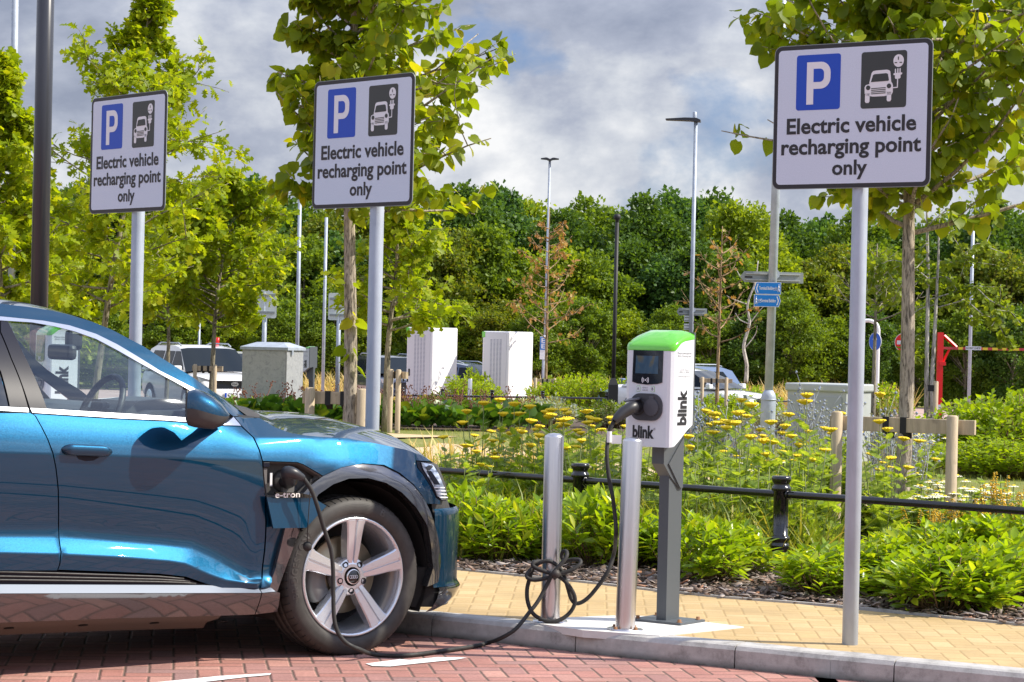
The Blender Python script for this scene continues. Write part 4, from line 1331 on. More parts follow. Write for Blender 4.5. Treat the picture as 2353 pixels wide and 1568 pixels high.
# ------------------------------------------------------------------ parking signs
SW, SH = 0.84, 0.70
def sign_uv(px, py):
    """layout of the sign face, read off as fractions"""
    return ((px - 332) / 1000 - 0.5) * SW, (0.5 - (py - 258) / 922) * SH
M['sign_white'] = mat('sign_face_white', (0.60, 0.61, 0.66), 0.45, fn=lambda g, p: g.put(p.inputs['Base Color'], g.ramp(g.noise(g.mapv(g.obj(), scale=(300, 1, 160)), 1.0, 2), [(0.35, (0.53, 0.60, 0.71)), (0.65, (0.59, 0.66, 0.78))])))
M['plate_dark'] = mat('symbol_plate_dark', (0.030, 0.036, 0.036), 0.45)
def make_sign():
    root = thing('parking_sign', '', 'sign')
    p = MB(); p.tube([(0, 0, 0), (0, 0, 1.0)], 0.038, 24); post = p.build('post', M['galv'], root)
    pan = plate(rounded(SW, SH, 0.038), -0.0095, 0.0035).build('panel', M['sign_back'], root)
    plate(rounded(SW - 0.006, SH - 0.006, 0.036), -0.0105).build('border', M['black_print'], pan)
    plate(rounded(SW - 0.046, SH - 0.046, 0.020), -0.0118).build('face', M['sign_white'], pan)
    w0, h0 = 0.238, 0.268
    bc = (-0.178, 0.166); cc = (0.170, 0.163)
    plate(rounded(w0, h0, 0.014, cx=bc[0], cy=bc[1]), -0.0130).build('parking_plate', M['blue_print'], pan)
    # letter P
    P = []
    x0, y0 = bc[0] - 0.062, bc[1] - 0.107
    st, bw, H_ = 0.037, 0.128, 0.205
    outer = [(x0, y0), (x0 + st, y0), (x0 + st, y0 + 0.075)]
    r_ = 0.052
    outer += [(x0 + bw - r_ + r_ * math.sin(a), y0 + 0.075 + r_ - r_ * math.cos(a)) for a in np.linspace(0, math.pi / 2, 7)]
    outer += [(x0 + bw - r_ + r_ * math.cos(a), y0 + H_ - r_ + r_ * math.sin(a)) for a in np.linspace(0, math.pi / 2, 7)]
    outer += [(x0, y0 + H_)]
    plate(outer, -0.0143).build('letter', M['white_print'], pan)
    ri = 0.022
    ix0, ix1, iy0, iy1 = x0 + st, x0 + bw - 0.035, y0 + 0.108, y0 + H_ - 0.033
    inn = [(ix0, iy0)] + [(ix1 - ri + ri * math.sin(a), iy0 + ri - ri * math.cos(a)) for a in np.linspace(0, math.pi / 2, 6)] + [(ix1 - ri + ri * math.cos(a), iy1 - ri + ri * math.sin(a)) for a in np.linspace(0, math.pi / 2, 6)] + [(ix0, iy1)]
    plate(inn, -0.0155).build('letter_opening', M['blue_print'], pan)
    plate(rounded(w0, h0 + 0.002, 0.014, cx=cc[0], cy=cc[1]), -0.0130).build('vehicle_plate', M['plate_dark'], pan)
    # symbol of a car with a plug, in plate pixels
    def q(px, py): return cc[0] + (px - 1035) / 290 * w0, cc[1] + (477 - py) / 355 * h0
    def pol(pts): return [q(*a) for a in pts]
    wt = [pol([(950, 500), (944, 498), (958, 432), (968, 421), (985, 418), (1055, 416), (1070, 420), (1077, 430), (1084, 494), (1092, 505), (1096, 520), (1095, 560), (1088, 574), (1040, 582), (970, 582), (925, 574), (916, 560), (915, 520), (922, 508)]),
          pol([(919, 560), (948, 560), (948, 612), (942, 621), (926, 621), (919, 612)]), pol([(1058, 556), (1086, 556), (1086, 606), (1080, 616), (1064, 616), (1058, 608)]),
          [q(1128 + 33 * math.cos(a), 363 + 40 * math.sin(a)) for a in np.linspace(0, 2 * math.pi, 25)[:-1]],
          pol([(1097, 444), (1104, 440), (1150, 438), (1153, 442), (1150, 450), (1142, 452), (1142, 470), (1136, 476), (1112, 477), (1107, 471), (1107, 454), (1098, 452)]),
          pol([(1106, 416), (1110, 412), (1113, 416), (1113, 442), (1106, 442)]), pol([(1121, 414), (1124, 410), (1128, 414), (1128, 440), (1121, 440)]), pol([(1135, 413), (1139, 410), (1142, 413), (1142, 440), (1135, 440)]),
          pol([(1121, 474), (1127, 474), (1127, 533), (1094, 535), (1094, 529), (1121, 527)])]
    m_ = MB()
    for w_ in wt: m_.prism(w_, lambda u, v, t: (u, t, v), -0.0143, -0.0133)
    m_.build('vehicle_symbol', M['white_print'], pan)
    bk = [pol([(955, 490), (968, 446), (978, 441), (1052, 438), (1062, 443), (1070, 483), (1062, 487)]),
          [q(938 + 14 * math.cos(a), 525 + 15 * math.sin(a)) for a in np.linspace(0, 2 * math.pi, 17)[:-1]], [q(1071 + 14 * math.cos(a), 519 + 15 * math.sin(a)) for a in np.linspace(0, 2 * math.pi, 17)[:-1]]]
    bk += [pol([(958, 529 + 11 * k), (1050, 526 + 11 * k), (1050, 531 + 11 * k), (958, 534 + 11 * k)]) for k in range(4)]
    bk += [pol([(1124, 338), (1130, 338), (1130, 358), (1124, 358)]), pol([(1104, 372), (1119, 372), (1119, 378), (1104, 378)]), pol([(1135, 372), (1150, 372), (1150, 378), (1135, 378)])]
    m_ = MB()
    for w_ in bk: m_.prism(w_, lambda u, v, t: (u, t, v), -0.0156, -0.0146)
    m_.build('symbol_detail', M['plate_dark'], pan)
    for txt, wd, cy, hh in (('Electric vehicle', 0.82 * SW, 795, None), ('recharging point', 0.885 * SW, 928, None), ('only', 0.222 * SW, 1065, None)):
        V, F = fitted(txt, wd, None, 0.026)
        x_, z_ = sign_uv(832, cy - 17)
        sy = 1.0
        m_ = MB(); m_.add([(x_ + v[0], -0.0132, z_ + v[1] * 0.92 - 0.004) for v in V], F)
        m_.build('lettering', M['black_print'], pan, fix=False)
    for zz in (SH * 0.32, -SH * 0.32):
        m_ = MB(); m_.box((0, 0.0, zz), (SW - 0.06, 0.012, 0.03)); m_.tube([(-0.0, 0.04 + 0.0 * k, zz + 0.0) for k in range(2)] , 0.01, 4) if False else None
        m_.build('rail', M['sign_back'], pan)
    return root, post, pan
SIGNS = [((1971, 264), (1953, 1480), 11.29, 35, 'nearest charging bay sign, on the galvanised post standing in the open buff paving'),
         ((846, 325), (858, 990), 12.6, 46.5, 'charging bay sign rising behind the bonnet of the blue car'),
         ((304, 351), (313, 780), 13.9, 49, 'charging bay sign rising behind the windscreen of the blue car')]
for k, (pc, pb, Y, th, lab) in enumerate(SIGNS):
    root, post, pan = make_sign()
    th = R(th)
    b = at(pb[0], pb[1], Y)
    c = at(pc[0], pc[1], Y - 0.05)
    bx = b.x if k != 1 else at(861.5, 700, Y).x
    if k == 2: bx = at(315, 620, Y).x
    root.location = (bx, Y, PZ)
    root.rotation_euler = (0, 0, -th)
    tag(root, lab, 'sign', 'charging bay signs along the kerb')
    post.scale = (1, 1, c.z + SH * 0.5 - 0.03 - PZ)
    loc = Vector((c.x - bx, 0, c.z - PZ))
    # the panel keeps its distance in front of the post; slide it along its own plane
    u = loc.x / math.cos(th)
    pan.location = (u, -0.040, loc.z)

# ------------------------------------------------------------------ charging post
PHI = R(36)
HW_, HT0, HT1 = 0.144, -0.118, 0.085
M['green_cap'] = mat('bright_green_plastic', (0.115, 0.52, 0.012), 0.16, coat=0.9)
M['post_white'] = mat('white_plastic', (0.66, 0.69, 0.74), 0.28, coat=0.25)
M['post_grey'] = mat('grey_powder_coat', (0.078, 0.088, 0.098), 0.42)
M['socket_grey'] = mat('dark_grey_plastic', (0.050, 0.052, 0.062), 0.42)
def _screen(g, p):
    v = g.obj()
    n = g.noise(g.mapv(v, scale=(14, 1, 7)), 1.0, 3, 0.5, dist=0.6)
    g.put(p.inputs['Base Color'], g.ramp(n, [(0.3, (0.02, 0.045, 0.08)), (0.5, (0.05, 0.10, 0.15)), (0.62, (0.14, 0.12, 0.05)), (0.75, (0.03, 0.09, 0.16))]))
    p.inputs['Roughness'].default_value = 0.08
M['screen'] = mat('display_glass', fn=_screen)
M['black_glass'] = mat('black_panel_glass', (0.010, 0.011, 0.014), 0.07, coat=0.5)
M['tag_paper'] = mat('white_tag', (0.75, 0.75, 0.75), 0.5)
M['text_grey'] = mat('grey_lettering', (0.16, 0.16, 0.17), 0.5)
M['nut'] = mat('rusty_nut', (0.22, 0.10, 0.04), 0.7)
cham = 0.030
plan = [(-HW_, HT1), (-HW_, HT0 + cham), (-HW_ + 0.006, HT0 + cham * 0.55), (-HW_ + cham, HT0), (HW_ - cham, HT0), (HW_ - cham * 0.45, HT0 + 0.005), (HW_ - 0.004, HT0 + cham * 0.7), (HW_, HT0 + cham)] + [(HW_, HT0 + cham + (HT1 - HT0 - cham) * k / 8) for k in range(1, 9)]
plan = [plan[0]] + [(-HW_, HT1 - (HT1 - HT0 - cham) * k / 8) for k in range(1, 8)] + plan[1:]
zbot = lambda t: float(np.interp(t, [-0.118, -0.09, -0.04, 0.03, 0.085], [1.012, 1.016, 1.045, 1.095, 1.125]))
zbnd = lambda t: float(np.interp(t, [-0.118, -0.095, -0.075, -0.05, -0.01, 0.085], [1.500, 1.500, 1.512, 1.535, 1.551, 1.562]))
ztop = lambda t: float(np.interp(t, [-0.118, -0.112, -0.095, -0.06, -0.01, 0.04, 0.085], [1.512, 1.526, 1.542, 1.566, 1.593, 1.612, 1.622]))
def make_post():
    root = thing('charging_post', '', 'charger')
    m_ = MB()
    rows = []
    for f in (0, 1):
        rows.append([(x, t, zbot(t) + (zbnd(t) - zbot(t)) * f) for x, t in plan])
    m_.grid(rows, close=True, smooth=False)
    m_.f.append(list(range(len(plan)))); m_.mi.append(0); m_.sm.append(False)
    m_.add([(x, t, zbnd(t)) for x, t in plan], [list(range(len(plan)))])
    head = m_.build('housing', M['post_white'], root)
    m_ = MB()
    tc = -0.016
    rows = [[(x * 1.012, tc + (t - tc) * 1.014, zbnd(t) - 0.002) for x, t in plan]]
    for f in (1.0, 0.985, 0.95, 0.85, 0.65, 0.4, 0.15, 0.01):
        row = []
        for x, t in plan:
            xx, tt = x * f, tc + (t - tc) * f
            z = ztop(tt) - 0.040 * (abs(xx) / HW_) ** 2.6 * (tt + 0.16) / 0.245 - (0.010 if f == 1.0 else (0.003 if f == 0.985 else 0))
            row.append((xx * 1.012, tc + (tt - tc) * 1.014, max(z, zbnd(t) + 0.001)))
        rows.append(row)
    m_.grid(rows, close=True)
    m_.build('cap', M['green_cap'], root)
    m_ = MB(); m_.box((0, HT1 + 0.008, 1.36), (2 * HW_ - 0.004, 0.014, 0.47)); m_.build('back_plate', M['post_grey'], root)
    fx = lambda px: -0.118 + (px - 275) / 465 * 0.250
    fz = lambda py: 1.502 - (py - 335) / 2.75 / 789.0
    fr = HT0
    scr = [(fx(330), fz(341)), (fx(660), fz(341)), (fx(656), fz(690)), (fx(600), fz(708)), (fx(490), fz(718)), (fx(380), fz(708)), (fx(322), fz(690))]
    s_ = MB(); s_.prism(scr, lambda u, v, t: (u, t, v), fr - 0.004, fr + 0.002); scr_o = s_.build('screen', M['black_glass'], root)
    s_ = MB(); s_.prism([(fx(362), fz(402)), (fx(612), fz(402)), (fx(610), fz(597)), (fx(358), fz(597))], lambda u, v, t: (u, t, v), fr - 0.0055, fr - 0.0042); s_.build('display', M['screen'], scr_o)
    ic = MB()
    ix, iz = fx(470), fz(668)
    ic.prism(circle(0.0042, 12, ix, iz), lambda u, v, t: (u, t, v), fr - 0.0056, fr - 0.0042)
    for r_ in (0.012, 0.0195):
        for sg in (0, math.pi):
            a = np.linspace(-0.75, 0.75, 9) + sg
            pol = [(ix + (r_ + 0.002) * math.cos(w), iz + (r_ + 0.002) * math.sin(w)) for w in a] + [(ix + (r_ - 0.0015) * math.cos(w), iz + (r_ - 0.0015) * math.sin(w)) for w in a[::-1]]
            ic.prism(pol, lambda u, v, t: (u, t, v), fr - 0.0056, fr - 0.0042)
    ic.build('contactless_symbol', M['white_print'], scr_o)
    for ch, px in (('A', 390), ('B', 550)):
        b_ = MB(); b_.prism(rounded(0.023, 0.029, 0.005, cx=fx(px), cy=fz(765)), lambda u, v, t: (u, t, v), fr - 0.0014, fr + 0.001); bo = b_.build('socket_badge', M['green_cap'], root)
        b_ = MB(); b_.prism(rounded(0.0205, 0.0265, 0.004, cx=fx(px), cy=fz(765)), lambda u, v, t: (u, t, v), fr - 0.0024, fr); b_.build('badge_face', M['post_white'], bo)
        V, F = fitted(ch, 0.0105, 0.0145, 0.01)
        b_ = MB(); b_.add([(fx(px) + v[0], fr - 0.003, fz(765) + v[1]) for v in V], F); b_.build('lettering', M['black_print'], bo, fix=False)
    for txt, py in (('GB-BLK-E', 753), ('1583-08', 780)):
        V, F = fitted(txt, 0.032, 0.0075)
        b_ = MB(); b_.add([(fx(467) + v[0], fr - 0.0015, fz(py) + v[1]) for v in V], F); b_.build('lettering', M['text_grey'], root, fix=False)
    s_ = MB()
    pol = rounded(0.190, 0.137, 0.058, 8, cx=fx(488), cy=fz(963))
    s_.prism(pol, lambda u, v, t: (u, t, v), fr - 0.010, fr + 0.002); so = s_.build('socket_panel', M['socket_grey'], root)
    s_ = MB(); s_.prism(circle(0.043, 28, fx(553), fz(965)), lambda u, v, t: (u, t, v), fr - 0.017, fr - 0.0095); s_.prism([(fx(525), fz(840)), (fx(578), fz(840)), (fx(578), fz(890)), (fx(525), fz(890))], lambda u, v, t: (u, t, v), fr - 0.014, fr - 0.0095)
    s_.build('socket_lid', mat('lid_grey', (0.075, 0.078, 0.092), 0.4), so)
    s_ = MB(); s_.lathe([(0.0, -0.008), (0.036, -0.008), (0.042, -0.016), (0.044, -0.010)], (fx(400), fr - 0.001, fz(965)), axis='y', n=26); s_.build('socket', M['black_matt'], so)
    lid = MB(); lid.prism(circle(0.043, 26), lambda u, v, t: (u, v, t), -0.0035, 0.0035); lo = lid.build('socket_lid', mat('open_lid', (0.085, 0.088, 0.105), 0.4), so)
    lo.location = (fx(392) - 0.006, fr - 0.050, fz(890) + 0.002); lo.rotation_euler = (R(10), R(-7), 0)
    V, F = fitted('blink', 0.128, 0.066, 0.045)
    b_ = MB(); b_.add([(fx(456) + v[0], fr - 0.0015, fz(1245) + v[1] * 1.0) for v in V], F); b_.build('lettering', M['black_print'], root, fix=False)
    V, F = fitted('®', 0.012, 0.012)
    b_ = MB(); b_.add([(fx(580) + v[0], fr - 0.0015, fz(1203) + v[1]) for v in V], F); b_.build('lettering', M['text_grey'], root, fix=False)
    # lettering on the right-hand flank
    ft = lambda px: -0.088 + (px - 820) / 195 * 0.170
    gzv = lambda py: 1.53 - ((1280 + py / 2.75) - 1380) / 783.0
    V, F = fitted('blink', 0.180, 0.088, 0.045)
    b_ = MB(); b_.add([(HW_ + 0.0015, ft(905) - v[1], gzv(955) + v[0]) for v in V], F); b_.build('lettering', M['black_print'], root, fix=False)
    for txt, py, wd, h_ in (('Please download the', 365, 0.132, 0.012), ('Blink Charging app', 396, 0.124, 0.012), ('Customer Support', 545, 0.094, 0.009), ('0330 111 0076', 571, 0.090, 0.008), ('blinkcharging.co.uk', 617, 0.108, 0.009)):
        V, F = fitted(txt, wd, h_, 0.004)
        b_ = MB(); b_.add([(HW_ + 0.0015, ft(913) + v[0] * 1.0, gzv(py) + v[1]) for v in V], F); b_.build('lettering', M['text_grey'], root, fix=False)
    # pedestal: a deep, narrow blade with a wedge-shaped shoulder
    PX, PT = 0.024, 0.055
    pf = lambda u, v, t: (t + PX, u + PT, v)
    m_ = MB(); m_.prism([(-0.035, PZ), (0.090, PZ), (0.090, 1.14), (-0.035, 1.14)], pf, -0.029, 0.029); m_.build('pedestal', M['post_grey'], root)
    m_ = MB()
    m_.prism([(-0.100, 1.10), (-0.100, 0.925), (-0.036, 0.862), (0.055, 0.795), (0.082, 0.795), (0.082, 1.10)], pf, -0.036, 0.036)
    m_.prism([(-0.062, 0.925), (0.050, 0.80), (0.076, 0.80), (0.076, 1.06)], pf, -0.044, 0.044)
    m_.build('shoulder', M['post_grey'], root)
    m_ = MB(); m_.box((PX, PT + 0.03, PZ + 0.012), (0.30, 0.24, 0.012), bev=0.002); bp = m_.build('base_plate', M['post_grey'], root)
    for sx_ in (-0.125, 0.125):
        for sy_ in (-0.06, 0.12):
            m_ = MB(); m_.lathe([(0.0, 0.026), (0.011, 0.026), (0.011, 0.014), (0.017, 0.014), (0.017, 0.010)], (sx_ + PX, sy_ + PT, PZ + 0.006), n=6); m_.build('bolt', M['nut'], bp)
    return root
post0 = make_post()
pb = on_z(2678 / FP, 2486 / FP, PZ + 0.006)
pb -= Matrix.Rotation(-PHI, 3, 'Z') @ Vector((0.034, 0.085, 0)); pb.z = 0
post0.location = pb; post0.rotation_euler = (0, 0, -PHI)
tag(post0, 'white charging post with green cap standing beside the two steel bollards', 'charger', 'charging posts of the car park')
c = copy_tree(post0); q = at(232 / FP, 1500 / FP, 15.3); c.location = (q.x, 15.3, 0); c.rotation_euler = (0, 0, -R(62))
tag(c, 'white charging post seen through the side window of the blue car', 'charger')
c = copy_tree(post0); q = at(1238 / FP, 1500 / FP, 53); c.location = (q.x, 53, gz(53) - PZ); c.rotation_euler = (0, 0, R(-122))
tag(c, 'small distant charging post right of the mottled galvanised cabinet', 'charger')
# small grey kiosk board beside it
# ------------------------------------------------------------------ bollards
def make_bollard(r_, h_):
    root = thing('bollard', '', 'bollard')
    m_ = MB(); m_.lathe([(r_, 0.0), (r_, h_ - 0.012), (r_ - 0.002, h_ - 0.006), (r_ - 0.006, h_ - 0.002), (r_ * 0.6, h_ + 0.006), (0.0, h_ + 0.009)], n=48); m_.build('tube', M['steel'], root)
    m_ = MB(); m_.lathe([(0.0, 0.006), (0.088, 0.006), (0.090, 0.0)], n=36); fl_ = m_.build('flange', M['steel'], root)
    for k in range(4):
        a = R(45 + 90 * k)
        m_ = MB(); m_.lathe([(0.0, 0.018), (0.009, 0.018), (0.009, 0.008), (0.013, 0.008), (0.013, 0.005)], (0.070 * math.cos(a), 0.070 * math.sin(a), 0), n=6); m_.build('bolt', M['nut'], fl_)
    return root
b1 = make_bollard(0.0492, 0.945)
p1 = on_z(2200 / FP, 2486 / FP, PZ + 0.006)
b1.location = p1
tag(b1, 'brushed steel bollard with the charging cable coiled and hung against it', 'bollard', 'steel bollards by the charging post')
b2 = copy_tree(b1); p2 = on_z(2500 / FP, 2519 / FP, PZ + 0.006); b2.location = p2; b2.rotation_euler = (0, R(1.0), 0)
tag(b2, 'brushed steel bollard standing directly in front of the charging post', 'bollard')
for (px, py, Y, lab) in ((1881, 1516, 66, 'small distant steel bollard between the two white cabinets'), (1566, 1512, 62, 'small distant steel bollard left of the white cabinets beside a tree stake')):
    b = copy_tree(b1); q = at(px / FP, py / FP, Y); b.location = (q.x, Y, gz(Y)); b.scale = (1.25, 1.25, (q.z - gz(Y)) / 0.95); tag(b, lab, 'bollard')

# ------------------------------------------------------------------ charging cable
cab = thing('charging_cable', 'thick black charging cable looped on the bollard and lying across the blocks', 'cable', (p1.x, p1.y, 0))
def rel(p): return Vector(p) - Vector((p1.x, p1.y, 0))
def Fp(px, py, Y): return at(px / FP, py / FP, Y)
def smooth3(P, sub=6):
    out = []
    P = [Vector(p) for p in P]
    for i in range(len(P) - 1):
        p0, p1_, p2_, p3 = P[max(i - 1, 0)], P[i], P[i + 1], P[min(i + 2, len(P) - 1)]
        for k in range(sub):
            t = k / sub
            out.append(0.5 * ((2 * p1_) + (p2_ - p0) * t + (2 * p0 - 5 * p1_ + 4 * p2_ - p3) * t * t + (3 * p1_ - p0 - 3 * p2_ + p3) * t ** 3))
    out.append(P[-1]); return out
YB = p1.y - 0.075
sock = post0.matrix_basis @ Vector((-0.118 + (400 - 275) / 465 * 0.250, HT0 - 0.012, 1.502 - (965 - 335) / 2.75 / 789.0))
yh = sock.y
path = [Fp(2455, 1688, yh - 0.13), Fp(2439, 1722, yh - 0.14), Fp(2430, 1772, yh - 0.15), Fp(2428, 1840, yh - 0.18), Fp(2437, 1918, yh - 0.20), Fp(2450, 1985, yh - 0.22), Fp(2461, 2074, yh - 0.23), Fp(2464, 2141, yh - 0.23), Fp(2456, 2212, YB + 0.02), Fp(2432, 2285, YB), Fp(2376, 2366, YB), Fp(2335, 2405, YB), Fp(2303, 2414, YB),
        Fp(2284, 2394, YB + 0.005), Fp(2271, 2351, YB - 0.005), Fp(2257, 2306, YB - 0.01), Fp(2235, 2268, YB - 0.01), Fp(2196, 2245, YB - 0.012), Fp(2160, 2252, YB - 0.01), Fp(2132, 2276, YB), Fp(2117, 2320, YB + 0.012), Fp(2108, 2362, YB + 0.01), Fp(2112, 2412, YB), Fp(2134, 2457, YB - 0.015), Fp(2179, 2482, YB - 0.02), Fp(2229, 2484, YB - 0.02), Fp(2274, 2457, YB - 0.012), Fp(2298, 2418, YB - 0.012), Fp(2296, 2379, YB - 0.018), Fp(2268, 2334, YB - 0.03), Fp(2237, 2308, YB - 0.03),
        Fp(2201, 2294, YB - 0.035), Fp(2150, 2276, YB - 0.035), Fp(2131, 2262, YB - 0.03), Fp(2139, 2250, YB - 0.02), Fp(2160, 2248, YB + 0.01), Fp(2118, 2284, YB - 0.015), Fp(2107, 2303, YB - 0.03), Fp(2118, 2317, YB - 0.04), Fp(2151, 2320, YB - 0.045), Fp(2201, 2309, YB - 0.05), Fp(2240, 2297, YB - 0.05), Fp(2291, 2279, YB - 0.045), Fp(2320, 2256, YB - 0.03), Fp(2318, 2241, YB - 0.01), Fp(2291, 2239, YB + 0.0), Fp(2262, 2243, YB + 0.01), Fp(2248, 2230, YB + 0.015), Fp(2250, 2210, YB + 0.01), Fp(2262, 2205, YB - 0.01), Fp(2268, 2217, YB - 0.04), Fp(2258, 2240, YB - 0.06),
        Fp(2212, 2295, YB - 0.075), Fp(2185, 2346, YB - 0.07), Fp(2151, 2407, YB - 0.09), Fp(2112, 2457, YB - 0.12), Fp(2062, 2517, YB - 0.18)]
gp = [(2004, 2553), (1945, 2574), (1892, 2586), (1758, 2606), (1624, 2622), (1500, 2619)]
path += [on_z(2004 / FP, 2553 / FP, 0.055)] + [on_z(a / FP, b / FP, 0.0135) for a, b in gp[1:]]
def car_w(px, py, y):
    x, z = car_plane(px, py, y)
    return CO + CH * x + CL * y + Vector((0, 0, z))
path += [car_w(1435, 2597, -0.17), car_w(1392, 2577, -0.16), car_w(1363, 2549, -0.15), car_w(1344, 2510, -0.14), car_w(1335, 2455, -0.13), car_w(1333, 2355, -0.12), car_w(1332, 2280, -0.12), car_w(1325, 2206, -0.12), car_w(1308, 2151, -0.12), car_w(1287, 2085, -0.12), car_w(1270, 2028, -0.12), car_w(1253, 1978, -0.115), car_w(1236, 1945, -0.11), car_w(1214, 1914, -0.095)]
m_ = MB(); m_.tube([rel(p) for p in smooth3(path, 5)], 0.0105, 10); m_.build('lead', M['rubber'], cab)
def plug(pts, rad, name):
    m_ = MB(); m_.tube([rel(p) for p in smooth3(pts, 5)], np.interp(np.linspace(0, 1, (len(pts) - 1) * 5 + 1), np.linspace(0, 1, len(rad)), rad).tolist(), 18)
    # strain-relief rings
    e, d = Vector(pts[-1]), (Vector(pts[-1]) - Vector(pts[-2])).normalized()
    for k in range(4):
        o_ = e - d * (0.004 + 0.008 * k)
        m_.tube([rel(o_ - d * 0.0022), rel(o_ + d * 0.0022)], [0.0165 + 0.0012 * k] * 2, 14)
    return m_.build(name, mat('plug_rubber', (0.020, 0.020, 0.024), 0.42), cab)
nrm = post0.matrix_basis.to_3x3() @ Vector((0, -1, 0))
plug([sock - nrm * 0.02, sock + nrm * 0.03, Fp(2530, 1630, yh - 0.075), Fp(2495, 1650, yh - 0.10), Fp(2470, 1672, yh - 0.12), Fp(2457, 1688, yh - 0.13)], [0.032, 0.032, 0.032, 0.030, 0.024, 0.017], 'plug')
ps = CO + CH * sx_ + CL * 0.075 + Vector((0, 0, sz_))
plug([ps, ps - CL * 0.075, car_w(1146, 1893, -0.065), car_w(1170, 1893, -0.09), car_w(1195, 1905, -0.095), car_w(1213, 1914, -0.095)], [0.030, 0.031, 0.031, 0.028, 0.022, 0.016], 'plug')
tg = Fp(2437, 1748, yh - 0.155)
m_ = MB(); m_.lathe([(0.0125, -0.028), (0.0125, 0.028)], rel(tg), n=14); m_.box(rel(tg) + Vector((0.036, 0.0, -0.012)), (0.052, 0.0012, 0.044)); m_.build('label_tag', M['tag_paper'], cab)
kt = Fp(2222, 2297, YB - 0.07)
m_ = MB(); m_.tube([rel(kt + Vector((-0.012, 0, 0.016))), rel(kt + Vector((0.012, 0, -0.016)))], 0.024, 10); m_.build('cable_tie', mat('tie_brown', (0.035, 0.028, 0.025), 0.6), cab)

# ------------------------------------------------------------------ black knee-rail fences
def fence_post(parent, p, h_, n=22):
    s_ = h_ / 0.60
    pr_ = [(0.052, 0), (0.052, 0.13), (0.060, 0.135), (0.064, 0.15), (0.060, 0.165), (0.054, 0.17), (0.053, 0.185), (0.062, 0.19), (0.064, 0.20), (0.061, 0.213), (0.049, 0.218), (0.049, 0.50), (0.060, 0.505), (0.064, 0.518), (0.060, 0.53), (0.053, 0.535), (0.051, 0.553), (0.055, 0.558), (0.062, 0.57), (0.064, 0.583), (0.060, 0.597), (0.045, 0.60), (0.0, 0.60)]
    m_ = MB(); m_.lathe([(a, b * s_) for a, b in pr_], p, n=n)
    return m_.build('post', M['black_gloss'], parent)
fence = thing('knee_rail_fence', 'low black knee rail fence with turned posts in the shrub border behind the charging post', 'fence', (0.485, 16.0, PZ))
f0 = Vector((0.485, 16.0, PZ))
fps = [Vector((-3.4, 19.2, PZ)), Vector((-2.05, 18.05, PZ)), Vector((-0.77, 17.02, PZ)), Vector((0.485, 16.0, PZ)), Vector((1.74, 15.0, PZ)), Vector((3.35, 13.68, PZ)), Vector((4.7, 12.6, PZ))]
for p in fps: fence_post(fence, p - f0, 0.60)
rail = MB(); rail.tube([(p - f0) + Vector((0, 0, 0.483)) for p in fps], 0.0235, 14); rail.build('rail', M['black_gloss'], fence)
for p, d in ((fps[4], fps[5] - fps[4]), (fps[3], fps[4] - fps[3])):
    d = d.normalized(); o_ = p - f0 + Vector((0, 0, 0.483))
    m_ = MB(); m_.tube([o_ + d * 0.045, o_ + d * 0.060], 0.034, 14); m_.build('collar', M['black_gloss'], fence)
Yf = lambda px: 65 + (px - 925) * 0.0045
ffp = []
for px in (150, 330, 500, 690, 922, 1017 + 105, 1247, 1310, 1451, 1530, 1700, 1876, 2000):
    q = at(px, 900, Yf(px)); ffp.append(Vector((q.x, Yf(px), gz(Yf(px)))))
f2 = thing('knee_rail_fence', 'far black knee rail fence running in front of the white cabinets', 'fence', ffp[4])
ffp = [p for p in sorted(ffp, key=lambda p: p.x)]
for px in (760, 925, 1014 + 54 + 55, 1132, 1247 - 18, 1305, 1451, 1590, 1663, 1745, 1900):
    pass
for px in (925, 1017, 1131, 1247, 1395, 1512, 1664, 1790):
    q = at(px, 900, Yf(px)); fence_post(f2, Vector((q.x, Yf(px), gz(Yf(px)))) - ffp[4] if False else Vector((q.x, Yf(px), gz(Yf(px)))) - Vector(f2.location), 0.62, 10).scale = (1, 1, 1)
ra = at(640, 911, Yf(640)); rb2 = at(1980, 925, Yf(1980))
m_ = MB(); m_.tube([Vector((ra.x, Yf(640), gz(66) + 0.44)) - f2.location, Vector((rb2.x, Yf(1980), gz(67) + 0.44)) - f2.location], 0.03, 8); m_.build('rail', M['black_gloss'], f2)

# ------------------------------------------------------------------ cabinets
def box_thing(name, lab, cat, edge_px, Y, phi, W, D, ztop_, mt, grp=None):
    """a cabinet whose front-right edge stands behind a given pixel column"""
    e = at(edge_px / FP, 1500 / FP, Y)
    g0 = gz(Y) - 0.02
    root = thing(name, lab, cat, (e.x, Y, g0), -R(phi), grp)
    return root, ztop_ - g0
M['galv_mott'] = mat('spangled_zinc', (0.5, 0.5, 0.5), 0.45, 0.3, fn=lambda g, p: (g.put(p.inputs['Base Color'], g.ramp(g.noise(g.obj(), 11, 6, 0.75, dist=1.2), [(0.38, (0.30, 0.31, 0.33)), (0.50, (0.40, 0.41, 0.42)), (0.7, (0.44, 0.45, 0.46))])), g.put(p.inputs['Roughness'], g.ramp(g.noise(g.obj(), 20, 3), [(0.3, 0.35), (0.7, 0.6)]))))
root, h_ = box_thing('cabinet', 'mottled galvanised steel cabinet with pitched lid beyond the blue bonnet', 'cabinet', 1146, 38, 20, 0.80, 0.62, 1.315, None)
m_ = MB(); m_.box((-0.40, 0.31, h_ / 2), (0.80, 0.62, h_)); m_.build('body', M['galv_mott'], root)
